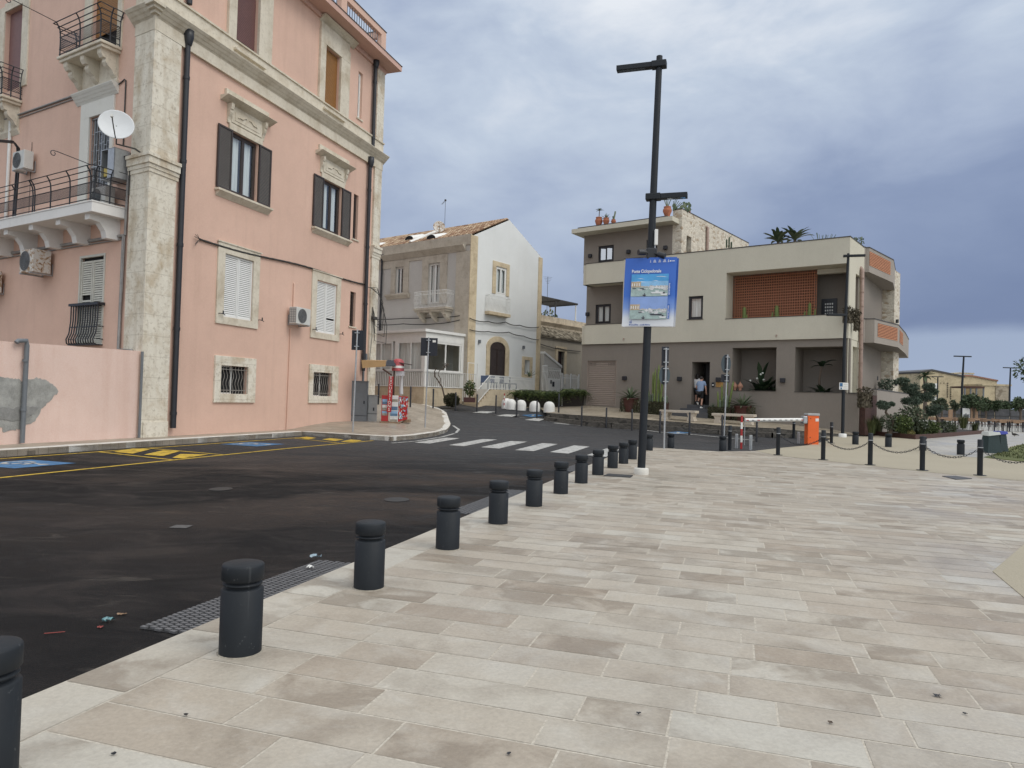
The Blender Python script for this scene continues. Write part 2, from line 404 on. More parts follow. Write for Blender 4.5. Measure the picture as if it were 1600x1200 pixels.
M['block'] = stone('sandstone blocks', (.60, .51, .37), (.46, .37, .26), (.5, .22), amt=.4, joint=.6)
M['terrac'] = plain('terracotta', (.38, .135, .07), .8, var=.25, scale=6, obj=False)
M['brick'] = plain('orange brick', (.36, .15, .085), .85, var=.28, scale=9, bmp=.3)
M['garage'] = plain('taupe roller door', (.30, .25, .215), .5, var=.06)
M['slate'] = plain('slate grey steps', (.075, .078, .085), .7, var=.15)
M['corten'] = plain('rusted corten', (.075, .035, .026), .75, var=.35, scale=7, bmp=.2)
M['potdark'] = plain('dark red pot', (.07, .022, .018), .5, var=.25)
M['travert'] = plain('bench travertine', (.52, .46, .38), .75, var=.15, scale=5)
M['orange'] = plain('orange enamel', (.80, .135, .022), .4, var=.06)
M['red'] = plain('red paint', (.40, .026, .026), .45, var=.12)
M['signback'] = plain('sign back', (.012, .015, .024), .5, .0, var=.15)
M['signgrey'] = plain('sign back blue grey', (.060, .085, .10), .45, .0, var=.15)
M['blue'] = plain('blue road paint', (.05, .15, .30), .8, var=.5, scale=9)
M['roadwhite'] = None
M['bark'] = plain('bark', (.11, .085, .065), .9, var=.3, scale=9, bmp=.5)
M['cactus'] = plain('cactus green', (.15, .20, .055), .6, var=.3, scale=5)
M['cactusgrey'] = plain('grey green cactus', (.12, .15, .10), .6, var=.25, scale=5)
M['agave'] = toned('agave leaf', [(.05, .075, .045), (.11, .15, .085), (.2, .23, .15)])
M['banana'] = toned('glossy tropical leaf', [(.010, .022, .012), (.02, .045, .02), (.06, .09, .05)], .35, .5)
M['pine'] = toned('blue green needles', [(.03, .05, .036), (.08, .112, .08), (.17, .21, .155)], .7)
M['shrub'] = toned('grey green shrub', [(.035, .048, .028), (.075, .095, .058), (.15, .175, .11)], .7)
M['fern'] = toned('fern green', [(.02, .035, .012), (.06, .09, .025), (.19, .23, .08)], .6)
M['hedge'] = toned('brownish hedge', [(.03, .03, .016), (.055, .055, .03), (.085, .085, .045)], .8)
M['treeleaf'] = toned('tree leaf', [(.024, .04, .02), (.055, .082, .04), (.11, .145, .075)], .6)
M['grassm'] = toned('grass blade', [(.03, .042, .014), (.055, .07, .022), (.12, .125, .055)], .8)
M['dryplant'] = toned('dry trailing plant', [(.05, .042, .03), (.10, .085, .06), (.16, .14, .1)], .9)
M['yellowb'] = stone('ochre plaster far', (.56, .47, .31), (.40, .33, .22), (.9, 9), amt=.4, joint=0)
M['redroof'] = plain('clay roof', (.30, .16, .11), .9, var=.3, scale=2)
M['bin'] = plain('green bin plastic', (.022, .045, .048), .5, var=.15)
M['bag'] = plain('white bin bag', (.6, .62, .6), .5, var=.1)
M['bluebag'] = plain('blue bin bag', (.05, .07, .4), .5, var=.1)
M['wood'] = plain('light wood', (.30, .19, .115), .6, var=.25, scale=8)
M['skin'] = plain('skin', (.52, .30, .22), .55, var=.05)
M['hair'] = plain('dark hair', (.015, .011, .01), .6, var=.2)
M['shirtblue'] = plain('blue shirt cloth', (.20, .27, .40), .85, var=.12, scale=12)
M['shirtwhite'] = plain('white shirt cloth', (.68, .68, .68), .85, var=.05)
M['shorts'] = plain('black shorts cloth', (.012, .012, .014), .85, var=.2)
M['cable'] = plain('cable', (.05, .048, .045), .7, var=.3)
M['panelblue'] = plain('solar panel', (.012, .014, .025), .2, var=.2, scale=6)
M['awning'] = plain('tan awning cloth', (.42, .27, .13), .8, var=.12)
M['pallet'] = plain('pallet wood', (.25, .17, .11), .85, var=.3, scale=8)
M['brass'] = plain('brass plate', (.42, .24, .08), .4, .3, var=.1)
M['tarp'] = plain('plastic sheet', (.55, .55, .55), .4, var=.1)
M['earth'] = plain('dark planter soil', (.03, .024, .02), .95, var=.3, bmp=.5)

def mats_special():
 # bollards: anthracite with pale drips and scuffs
 m, nt, b = newmat('bollard paint'); p = geo(nt)
 st = noise_(nt, mapping(nt, p, (14, 14, .9)), 1, 5, .6); n = noise_(nt, p, 30, 4, .65)
 c = ramp(nt, noise_(nt, p, 3, 4), [(.3, (.011, .014, .018)), (.7, (.017, .021, .026))])
 c = mix(nt, math_(nt, 'MULTIPLY', ramp(nt, st, [(.63, 0), (.74, 1)]), .25), c, (.14, .15, .16))
 c = mix(nt, math_(nt, 'MULTIPLY', ramp(nt, n, [(.66, 0), (.72, 1)]), .35), c, (.16, .17, .17))
 nt.links.new(c, b.inputs['Base Color']); b.inputs['Roughness'].default_value = .6; b.inputs['Specular IOR Level'].default_value = .3; bump(nt, b, n, .2, .004); M['bollard'] = m
 # curtain: the shade of vertical folds is put into the colour
 m, nt, b = newmat('curtain'); p = geo(nt)
 nt.links.new(ramp(nt, noise_(nt, mapping(nt, p, (7, 7, .2)), 1.6, 3), [(.3, (.60, .60, .59)), (.7, (.88, .88, .87))]), b.inputs['Base Color'])
 b.inputs['Roughness'].default_value = .9; M['curtain'] = m
 # rusted white metal
 m, nt, b = newmat('rusted white metal'); p = geo(nt)
 n = noise_(nt, p, 7, 6, .7, .6)
 nt.links.new(ramp(nt, n, [(.5, (.62, .60, .56)), (.56, (.45, .32, .2)), (.64, (.14, .07, .04))]), b.inputs['Base Color'])
 b.inputs['Roughness'].default_value = .7; M['rusty'] = m
 # worn road paints
 for nm, col in (('roadwhite', (.52, .52, .50)), ('roadyellow', (.66, .44, .035))):
  m, nt, b = newmat(nm); p = geo(nt)
  n = noise_(nt, p, 7, 6, .7, .3); n2 = noise_(nt, p, 90, 3, .6)
  f = math_(nt, 'ADD', math_(nt, 'MULTIPLY', n, .7), math_(nt, 'MULTIPLY', n2, .3))
  nt.links.new(ramp(nt, f, [(.40, tuple(x * .28 for x in col)), (.50, tuple(x * .85 for x in col)), (.7, col)]), b.inputs['Base Color'])
  b.inputs['Roughness'].default_value = .7; M[nm] = m
 # asphalt: fresh black, dusty brown dry patches, damp smoother stretches
 m, nt, b = newmat('asphalt'); p = geo(nt)
 big = noise_(nt, mapping(nt, p, (.22, .34, 1), (2.2, 5.1, 0), (0, 0, R(24))), 1, 6, .58, .6)
 mid = noise_(nt, mapping(nt, p, (.9, 1.5, 1), (1, 4, 0), (0, 0, R(-20))), 1, 6, .62, .8)
 fine = noise_(nt, p, 85, 4, .8); agg = N(nt, 'ShaderNodeTexVoronoi'); agg.inputs['Scale'].default_value = 120; nt.links.new(p, agg.inputs['Vector'])
 c = ramp(nt, fine, [(.3, (.004, .0036, .004)), (.62, (.0095, .0088, .0092)), (.74, (.05, .047, .044))])
 dust = math_(nt, 'MULTIPLY', ramp(nt, big, [(.47, 0), (.62, 1)]), ramp(nt, mid, [(.36, .2), (.62, 1)]))
 spd = N(nt, 'ShaderNodeSeparateXYZ'); nt.links.new(p, spd.inputs[0]); dust = math_(nt, 'MULTIPLY', dust, ramp(nt, math_(nt, 'DIVIDE', math_(nt, 'ADD', spd.outputs[1], math_(nt, 'MULTIPLY', mid, 4)), 40), [(.20, .06), (.34, 1)]))
 c = mix(nt, math_(nt, 'MULTIPLY', dust, .9), c, (.088, .066, .054))
 scuff = ramp(nt, noise_(nt, mapping(nt, p, (.55, 2.6, 1), (4, 1, 0), (0, 0, R(-24))), 1.2, 7, .68, .9), [(.60, 0), (.70, 1)])
 c = mix(nt, math_(nt, 'MULTIPLY', scuff, .45), c, (.12, .105, .09))
 # farther up the street the surface is older and greyer
 sp = N(nt, 'ShaderNodeSeparateXYZ'); nt.links.new(p, sp.inputs[0])
 old = ramp(nt, math_(nt, 'DIVIDE', math_(nt, 'ADD', sp.outputs[1], math_(nt, 'MULTIPLY', mid, 5)), 40), [(.42, 0), (.66, 1)])
 c = mix(nt, math_(nt, 'MULTIPLY', old, .8), c, ramp(nt, mid, [(.3, (.050, .051, .055)), (.7, (.085, .086, .09))]))
 nt.links.new(c, b.inputs['Base Color'])
 wet = ramp(nt, mid, [(.34, .42), (.6, .78)])
 nt.links.new(math_(nt, 'ADD', math_(nt, 'MULTIPLY', dust, .15), wet, clamp=True), b.inputs['Roughness'])
 b.inputs['Specular IOR Level'].default_value = .16
 bump(nt, b, agg.outputs['Distance'], .8, .012); M['asphalt'] = m
 # plaza stones: tone per stone + stains inside each stone
 m, nt, b = newmat('pale paving stone'); p = geo(nt)
 a = N(nt, 'ShaderNodeAttribute'); a.attribute_name = 'tone'
 sp = N(nt, 'ShaderNodeSeparateColor'); nt.links.new(a.outputs['Color'], sp.inputs[0]); tr, tg, tb = sp.outputs
 off = N(nt, 'ShaderNodeCombineXYZ'); nt.links.new(math_(nt, 'MULTIPLY', tg, 40), off.inputs[0]); nt.links.new(math_(nt, 'MULTIPLY', tb, 40), off.inputs[1])
 va = N(nt, 'ShaderNodeVectorMath'); va.operation = 'ADD'; nt.links.new(p, va.inputs[0]); nt.links.new(off.outputs[0], va.inputs[1])
 q = va.outputs[0]
 c = ramp(nt, tr, [(0, (.34, .285, .225)), (.35, (.395, .345, .28)), (.7, (.43, .388, .322)), (1, (.48, .455, .395))])
 c = mix(nt, math_(nt, 'MULTIPLY', ramp(nt, noise_(nt, q, 1.5, 5, .62, .5), [(.46, 0), (.70, 1)]), .62), c, (.215, .175, .135))
 c = mix(nt, math_(nt, 'MULTIPLY', ramp(nt, noise_(nt, q, 2.3, 5, .6, .4), [(.5, 0), (.75, 1)]), .6), c, (.50, .48, .43))
 c = mix(nt, math_(nt, 'MULTIPLY', ramp(nt, noise_(nt, q, 16, 6, .72, .8), [(.56, 0), (.7, 1)]), .25), c, (.52, .49, .43))
 c = mix(nt, math_(nt, 'MULTIPLY', ramp(nt, noise_(nt, p, 26, 4, .75), [(.68, 0), (.74, 1)]), .5), c, (.13, .11, .09))
 c = mix(nt, math_(nt, 'MULTIPLY', ramp(nt, noise_(nt, p, .28, 5, .6, .4), [(.44, 0), (.70, 1)]), .30), c, (.27, .24, .20))
 nt.links.new(c, b.inputs['Base Color'])
 nt.links.new(ramp(nt, noise_(nt, p, .5, 5, .6), [(.35, .34), (.6, .66)]), b.inputs['Roughness'])
 b.inputs['Specular IOR Level'].default_value = .4
 c = mix(nt, math_(nt, 'MULTIPLY', math_(nt, 'MULTIPLY', ramp(nt, tb, [(.80, 0), (.88, 1)]), ramp(nt, noise_(nt, q, 1.8, 5, .6, .6), [(.44, 0), (.56, 1)])), .6), c, (.20, .16, .12))
 fn = noise_(nt, q, 38, 6, .75, .4); c = mix(nt, .12, c, ramp(nt, fn, [(.32, 0.0), (.68, 1.0)]), 'OVERLAY'); nt.links.new(c, b.inputs['Base Color'])
 bump(nt, b, noise_(nt, q, 45, 5, .7), .3, .008); M['paver'] = m
 m, nt, b = newmat('joint mortar'); p = geo(nt)
 nt.links.new(ramp(nt, noise_(nt, p, 40, 5, .7), [(.3, (.34, .305, .25)), (.6, (.55, .505, .43))]), b.inputs['Base Color'])
 b.inputs['Roughness'].default_value = .95; M['mortar'] = m
 # beige architectural concrete with fine aggregate
 m, nt, b = newmat('beige concrete'); p = geo(nt)
 c = ramp(nt, noise_(nt, p, .5, 6, .6), [(.3, (.325, .29, .22)), (.7, (.395, .355, .275))])
 c = mix(nt, .5, c, ramp(nt, noise_(nt, p, 90, 3, .7), [(.3, (.22, .19, .13)), (.7, (.45, .40, .30))]))
 nt.links.new(c, b.inputs['Base Color']); b.inputs['Roughness'].default_value = .8; M['concrete'] = m
 # brick-laid kerb side pavements
 for nm, lo, hi, sc in (('sidepave', (.30, .25, .195), (.43, .375, .30), 1.0), ('whitepave', (.36, .34, .305), (.45, .43, .39), .9), ('platform', (.24, .20, .145), (.40, .345, .265), .8)):
  m, nt, b = newmat(nm); p = geo(nt)
  br = N(nt, 'ShaderNodeTexBrick'); br.inputs['Scale'].default_value = sc; br.inputs['Mortar Size'].default_value = .012
  br.inputs['Color1'].default_value = (*lo, 1); br.inputs['Color2'].default_value = (*hi, 1); br.inputs['Mortar'].default_value = (*[x * .6 for x in lo], 1)
  nt.links.new(mapping(nt, p, (1, 1, 1), (0, 0, 0), (0, 0, R(19))), br.inputs['Vector'])
  c = mix(nt, .5, br.outputs[0], ramp(nt, noise_(nt, p, .9, 6, .65, .5), [(.3, tuple(x * .75 for x in lo)), (.7, hi)]))
  nt.links.new(c, b.inputs['Base Color'])
  nt.links.new(ramp(nt, noise_(nt, p, .8, 4), [(.35, .3), (.65, .7)]), b.inputs['Roughness']); M[nm] = m
 m, nt, b = newmat('kerb stone'); p = geo(nt)
 c = ramp(nt, noise_(nt, p, 3, 6, .7, .4), [(.3, (.46, .43, .37)), (.5, (.62, .60, .55)), (.8, (.74, .73, .70))])
 nt.links.new(c, b.inputs['Base Color']); b.inputs['Roughness'].default_value = .75; M['kerb'] = m
 # clay roof tiles: rows of half-round tiles in many clays (colour per tile)
 M['rooftile'] = toned('clay roof tile', [(.20, .11, .07), (.38, .25, .16), (.55, .44, .31)], .9)
 M['scree'] = toned('old lichened tile', [(.10, .085, .06), (.22, .19, .14), (.40, .35, .27)], .95)
mats_special()
# ------------------------------------------------------------------ the ground, road, plaza, pavements
GROUND_TRIS = ([], [])
def to_bvh(mb):
 b = len(GROUND_TRIS[0]); GROUND_TRIS[0].extend(mb.v); GROUND_TRIS[1].extend([[b + i for i in f] for f in mb.f])
def gpz(px, py, z):
 d = ray(px, py); return CAM + d * ((z - EYE) / d.z)
def clip_half(poly, p, n):
 out = []
 for i in range(len(poly)):
  a, b = poly[i], poly[(i + 1) % len(poly)]
  da, db = (a - p).dot(n), (b - p).dot(n)
  if da >= 0: out.append(a)
  if (da >= 0) != (db >= 0): out.append(a + (b - a) * (da / (da - db)))
 return out
def sheet(name, poly, zoff, mat, res=1.5, skirt=.12, zf=None, reg=True):
 """flat polygon cut into cells that follow the terrain"""
 zf = zf or (lambda x, y: h(x, y) + zoff)
 bm = bmesh.new(); bm.faces.new([bm.verts.new((p[0], p[1], 0)) for p in poly])
 bmesh.ops.triangulate(bm, faces=bm.faces[:])
 x0, x1 = min(p[0] for p in poly), max(p[0] for p in poly); y0, y1 = min(p[1] for p in poly), max(p[1] for p in poly)
 for ax, lo, hi in ((0, x0, x1), (1, max(y0, 24), y1)):
  k = math.ceil(lo / res) * res
  while k < hi:
   n = (1, 0, 0) if ax == 0 else (0, 1, 0)
   bmesh.ops.bisect_plane(bm, geom=bm.verts[:] + bm.edges[:] + bm.faces[:], plane_co=(k, k, 0), plane_no=n, dist=1e-5)
   k += res
 bmesh.ops.recalc_face_normals(bm, faces=bm.faces[:])
 bmesh.ops.triangulate(bm, faces=bm.faces[:])
 for f in bm.faces:
  if f.normal.z < 0: f.normal_flip()
 for v in bm.verts: v.co.z = zf(v.co.x, v.co.y)
 bm.verts.index_update(); bm.verts.ensure_lookup_table()
 mb = MB(); mb.add([v.co.copy() for v in bm.verts], [[v.index for v in f.verts] for f in bm.faces])
 if skirt:
  for e in bm.edges:
   if e.is_boundary:
    a, b = e.verts[0].co, e.verts[1].co
    mb.quad(a, b, b - Vector((0, 0, skirt)), a - Vector((0, 0, skirt)))
 bm.free()
 if reg: to_bvh(mb)
 return struct(mb.build(name, mat))

xs = [-900, -300, -120, -60] + [-40 + 1.5 * i for i in range(67)] + [90, 140, 300, 900]
ys = [-60, -15] + [-4 + 1.5 * i for i in range(52)] + [90, 120, 200, 400, 900]
g = MB(); nx, ny = len(xs), len(ys)
g.add([(x, y, h(x, y) + ROAD) for y in ys for x in xs], [(j * nx + i, j * nx + i + 1, (j + 1) * nx + i + 1, (j + 1) * nx + i) for j in range(ny - 1) for i in range(nx - 1)], True)
to_bvh(g); struct(g.build('road', M['asphalt']))

KD = Vector((.300, .954, 0)).normalized(); KB = Vector((KD.y, -KD.x, 0))      # along the kerb, across the plaza
K0 = Vector((-1.41, 6.59, 0)) - KD * 12
def kv(u, v): return K0 + KB * u + KD * v
V3 = lambda p: Vector((p[0], p[1], 0))
far_edge = [V3(gpz(*q, 0)) for q in ((1003, 698.5), (1040, 700.5), (1082, 703), (1125, 705.5), (1180, 704.6))]
k_end = K0 + KD * ((far_edge[0] - K0).dot(KD))
post_line = [V3(gpz(*q, 0)) for q in ((1215, 712), (1286, 719.5), (1360, 728), (1441, 737), (1531, 745.5))]
notch = [Vector((12.6, 15.4, 0)), Vector((4.73, 6.95, 0)), Vector((4.25, 5.75, 0)), Vector((1.6, -.9, 0)), Vector((1.6, -6, 0))]
plaza_poly = [kv(.0, 0), k_end] + far_edge + post_line + notch
plaza_poly = [K0.copy(), k_end - KD * .4, k_end + KB * .25] + far_edge[1:] + post_line + [notch[0], Vector((16, 9, 0)), Vector((16, -6, 0)), Vector((K0.x, -6, 0))]
sheet('plaza_bed', plaza_poly, -.0015, M['mortar'], res=4)
# the stones, one quad each, courses across the plaza, random lengths; a border row along the road
sm = MB(); r = random.Random(5)
clips = []
cl = [k_end + KB * .25 - KD * .0] + far_edge[1:]
def put_stone(u0, u1, v0, v1, tone):
 g_ = .0062
 P = [kv(u0 + g_, v0 + g_), kv(u1 - g_, v0 + g_), kv(u1 - g_, v1 - g_), kv(u0 + g_, v1 - g_)]
 c = (P[0] + P[2]) / 2
 if c.y < -5 or c.x > 15.9: return
 if c.y > 21:
  for i in range(len(cl) - 1):
   a, b = cl[i], cl[i + 1]; n = Vector(((b - a).y, -(b - a).x, 0))
   lo, hi = min(a.x, b.x) - .4, max(a.x, b.x) + .4
   if lo < c.x < hi or (i == 0 and c.x < a.x): P = clip_half(P, a, n)
   if len(P) < 3: return
  if c.x > cl[-1].x + .3 and c.y > cl[-1].y + .2: return
 tx, ty = r.uniform(-.001, .001), r.uniform(-.0015, .0015); z0 = r.uniform(0, .0006)
 sm.col = (tone, r.random(), r.random())
 sm.poly([(p.x, p.y, z0 + (p - c).dot(KB) * tx + (p - c).dot(KD) * ty) for p in P])
v = -2.0
while v < 33:
 L = r.uniform(.85, 1.15); put_stone(0, .40, v, v + L, min(1, max(0, r.gauss(.86, .12)))); v += L
v = -2.0
while v < 33:
 wv = r.choice((.27, .30, .30, .33)); u = .40
 while u < 24:
  L = r.choice((.42, .55, .62, .72, .8, .9, 1.05)) * r.uniform(.93, 1.07)
  e_ = r.uniform(-.004, .004); put_stone(u, u + L, v + e_ * .5, v + wv + e_ * .4, min(1, max(0, r.gauss(.47, .24)))); u += L
 v += wv
struct(sm.build('plaza', M['paver'])); to_bvh(sm)

# beige concrete beyond the post line, and the wedge that enters the frame at the right
far = [far_edge[4]] + [V3(gpz(*q, 0)) for q in ((1225, 699.5), (1263, 696), (1300, 692))]
conc = [far_edge[4] + Vector((0, 0, 0))] + far[1:] + [Vector((14.4, 32.6, 0)), Vector((17.2, 34.2, 0)), Vector((20, 37, 0)), Vector((45, 44, 0)), Vector((45, -6, 0)), Vector((1.6, -6, 0)), Vector((1.6, -.9, 0)), Vector((4.25, 5.75, 0)), Vector((4.73, 6.95, 0)), Vector((12.6, 15.4, 0))] + post_line[::-1]
sheet('concrete_paving', conc, .006, M['concrete'])
wp = [V3(gpz(*q, .06)) for q in ((1432, 686), (1458, 707), (1538, 713.5))] + [Vector((24, 27, 0)), Vector((60, 30, 0)), Vector((95, 95, 0)), Vector((24, 95, 0)), Vector((21.5, 40, 0))]
sheet('light_paving', wp, .012, M['whitepave'], res=3)
gr = [V3(gpz(*q, .05)) for q in ((1537, 713), (1566, 706), (1602, 701))] + [Vector((40, 29, 0)), Vector((40, 25.5, 0))] + [V3(gpz(1602, 720, .05))]
sheet('lawn', gr, .03, plain('turf soil', (.10, .115, .035), .95, var=.3, scale=2), skirt=.03)

# left pavement under the pink house, with a rounded corner
side_px = [(-140, 711.5), (0, 703), (236, 688.4), (472, 674), (545, 678), (612, 682), (648, 679.5), (680, 675), (698, 670.5), (704, 666.5), (697, 662.5), (684, 660), (659, 657), (637, 655), (612, 652)]
side_out = [V3(gpz(*q, .10)) for q in side_px]
dd = (side_out[1] - side_out[2]).normalized()
side_out = [side_out[1] + dd * 22] + side_out[1:]
def side_rise(x, y):
 p = Vector((x, y, 0)); dm = 9
 for a, b in zip(side_out, side_out[1:]):
  t = max(0, min(1, (p - a).dot(b - a) / (b - a).length_squared)); dm = min(dm, (p - a.lerp(b, t)).length)
 return .24 * smooth(.35, 2.0, dm) * smooth(26.5, 30.5, y)
side_poly = side_out + [Vector((-9.5, 41, 0)), Vector((-14, 41, 0)), Vector((-24, 8, 0))]
sheet('sidewalk', side_poly[::-1], .092, M['sidepave'], res=.75, skirt=.2, zf=lambda x, y: .092 + h(x, y) * smooth(31, 37, y) + side_rise(x, y))
kb = MB(); r = random.Random(3)
acc = [side_out[0]]
pts = []
for i in range(len(side_out) - 1):
 a, b = side_out[i], side_out[i + 1]; n = max(1, round((b - a).length / .9))
 for k in range(n): pts.append((a.lerp(b, k / n), a.lerp(b, (k + 1) / n)))
for a, b in pts:
 t = (b - a).normalized(); n = Vector((-t.y, t.x, 0)); e = t * .006
 z = h(a.x, a.y) * smooth(31, 37, a.y); zb = h(b.x, b.y) * smooth(31, 37, b.y)
 q = [a + e, b - e, b - e + n * .30, a + e + n * .30]; zz_ = [z, zb, zb, z]; k = r.uniform(-.003, .004)
 top = [p + Vector((0, 0, .10 + k + w)) for p, w in zip(q, zz_)]; bot = [p + Vector((0, 0, -.2)) for p in q]
 tin = [top[0] + n * .02, top[1] + n * .02, top[2], top[3]]; lo = [top[0] - Vector((0, 0, .02)), top[1] - Vector((0, 0, .02))]
 kb.add(tin + lo + [bot[0], bot[1]], [(0, 1, 2, 3), (4, 5, 1, 0), (6, 7, 5, 4)])
 kb.add([bot[0], lo[0], tin[0], tin[3], bot[3]], [(0, 1, 2, 3, 4)]); kb.add([bot[1], lo[1], tin[1], tin[2], bot[2]], [(4, 3, 2, 1, 0)])
struct(kb.build('kerb', M['kerb'])); to_bvh(kb)

# forecourt rising from the street edge to the old house and the taupe building
def quadstrip(F, B, n=6):
 """surface between two polylines of (x,y,z)"""
 mb = MB(); fs = []; vs = []
 for a, b in zip(F, B):
  for k in range(n + 1): vs.append(Vector(a).lerp(Vector(b), k / n))
 m_ = n + 1
 for i in range(len(F) - 1):
  for k in range(n): fs.append((i * m_ + k, (i + 1) * m_ + k, (i + 1) * m_ + k + 1, i * m_ + k + 1))
 mb.add(vs, fs); return mb
hz = lambda x, y, o=ROAD + .01: (x, y, h(x, y) + o)
fore = quadstrip([hz(-12, 44), hz(-9, 42.9), hz(-5.5, 41.7), hz(-2.5, 41.2), hz(0, 40.9), hz(2.0, 40.2)],
     [(-16, 50, 1.25), (-11.5, 48.5, 1.28), (-6.3, 45.2, 1.24), (-2.9, 43.4, 1.12), (-.3, 42.9, 1.04), (2.4, 42.8, .98)])
to_bvh(fore); struct(fore.build('forecourt', M['asphalt']))
cbx, cby = 16.337, 34.6; BDX, BDY = .81118, -.58480     # facade of the taupe building: origin and direction
def bfp(s, out=0, z=0): return (cbx + BDX * s - .5848 * out, cby + BDY * s - .8112 * out, z)
PF_ = [(2.0, 40.2, .80), (3.6, 38.7, .75), (5.36, 37.2, .71), (8.3, 35.5, .62), (9.98, 33.9, .55), (12.0, 32.6, .53), (13.6, 32.3, .44), (16.5, 33.95, .27)]
PB_ = [bfp(-18.5, 0, 1.20), bfp(-14.6, 0, 1.27), bfp(-11, 0, 1.08), bfp(-7.4, 0, .93), bfp(-5.0, 0, .78), bfp(-2.4, 0, .62), bfp(-.9, 0, .5), bfp(.45, 0, .32)]
pl = quadstrip(PF_, [(a[0] + .12, a[1] + .16, a[2]) for a in PB_]); to_bvh(pl)
pl2 = MB(); pl2.v, pl2.f, pl2.m, pl2.s, pl2.c = pl.v, pl.f, pl.m, pl.s, pl.c
struct(pl.build('platform_pavement', M['platform']))
# two rough stone steps down to the street
st_ = MB()
for i in range(len(PF_) - 1):
 a, b = Vector(PF_[i]), Vector(PF_[i + 1]); t = (b - a).normalized(); n = Vector((t.y, -t.x, 0)).normalized()
 ga, gb = h(a.x, a.y) + ROAD - .05, h(b.x, b.y) + ROAD - .05
 ma, mb_ = (a.z + ga + .05) / 2, (b.z + gb + .05) / 2
 A2, B2 = a + n * .0, b
 up = lambda p, z: Vector((p.x, p.y, z))
 st_.mi = 0
 st_.quad(up(a, ma), up(b, mb_), up(b, b.z - .004), up(a, a.z - .004))
 o = n * .22
 st_.mi = 1; st_.quad(up(a + o, ma), up(b + o, mb_), up(b, mb_), up(a, ma)); st_.mi = 0
 st_.quad(up(a + o, ga), up(b + o, gb), up(b + o, mb_), up(a + o, ma))
struct(st_.build('platform_steps', [M['basestone'], plain('worn step tread', (.16, .145, .12), .9, var=.35, scale=3)]))

BVH = BVHTree.FromPolygons(GROUND_TRIS[0], GROUND_TRIS[1])
def gp(px, py):
 q = BVH.ray_cast(CAM, ray(px, py).normalized())
 return q[0] if q[0] is not None else gpz(px, py, 0)
def gz(x, y):
 q = BVH.ray_cast(Vector((x, y, 6)), Vector((0, 0, -1)))
 return q[0].z if q[0] is not None else 0
def road_poly(mb, pts, off=.005):
 """flat marking over the terrain from world or pixel points; long edges are subdivided"""
 P = [Vector((p[0], p[1], 0)) if len(p) == 3 else gp(*p) for p in pts]
 P = [Vector((p.x, p.y, h(p.x, p.y) + ROAD + off)) for p in P]
 mb.poly(P)
def road_strip(mb, px_pts, w, off=.005, zf=None):
 P = [gp(*q) for q in px_pts]; Q = []
 for a, b in zip(P, P[1:]):
  n = max(1, int((b - a).length / 1.0)); Q += [a.lerp(b, k / n) for k in range(n)]
 Q.append(P[-1]); L_, R_ = [], []
 for i, p in enumerate(Q):
  t = (Q[min(i + 1, len(Q) - 1)] - Q[max(0, i - 1)]); t.z = 0; t.normalize(); n = Vector((-t.y, t.x, 0))
  for s, A in ((1, L_), (-1, R_)):
   q = p + n * w / 2 * s; A.append(Vector((q.x, q.y, (zf or (lambda x, y: h(x, y) + ROAD))(q.x, q.y) + off)))
 k = len(Q); mb.add(R_ + L_, [(i, i + 1, k + i + 1, k + i) for i in range(k - 1)])

# yellow parking bay lines and hatching
ym = MB()
INN = [(-120, 725), (0, 717.2), (236, 700.2), (472, 683.6)]; OUT = [(-120, 758), (0, 746.8), (271, 719), (450, 700.8), (583, 688.6)]
road_strip(ym, INN, .11); road_strip(ym, OUT, .11)
for q in ([(177, 706.4), (207, 701.2), (236, 702.2), (207, 709.3)], [(225, 710.8), (255, 704), (282, 705), (255, 713)], [(269, 715.8), (282, 709.8), (326, 710.4), (286, 716.6)], [(466, 684), (480, 682.6), (494, 684.6), (482, 686.8)], [(503, 687), (516, 684.8), (537, 687), (524, 689.6)], [(532, 690.4), (548, 687), (566, 688.4), (556, 691)]): road_poly(ym, q, .009)
for q in ([(151, 706), (271, 719)], [(232, 700.6), (350, 711)], [(458, 684.6), (530, 692.6)]): road_strip(ym, q, .09, .007)
struct(ym.build('road_marking', M['roadyellow']))
wm = MB()
zb = lambda x, y: (700 + x * .2, 480 + y * .2)
for q in ([(5, 1078), (270, 1031), (385, 1035), (125, 1087)], [(255, 1095), (490, 1047), (620, 1052), (400, 1105)], [(520, 1117), (735, 1063), (860, 1070), (670, 1125)],
    [(795, 1133), (985, 1080), (1108, 1090), (940, 1145)], [(1085, 1157), (1240, 1103), (1345, 1112), (1235, 1170)], [(1385, 1180), (1500, 1128), (1610, 1138), (1540, 1196)]):
 road_poly(wm, [zb(*p) for p in q], .006)
zs_ = lambda x, y: (520 + x * .18333, 480 + y * .18333)
road_poly(wm, [zs_(695, 1155), zs_(960, 1113), zs_(1085, 1118), zs_(830, 1163)], .006)
road_strip(wm, [(612, 692.5), (650, 689.5), (690, 683), (712, 676.5), (717, 671), (708, 665)], .12, .006)
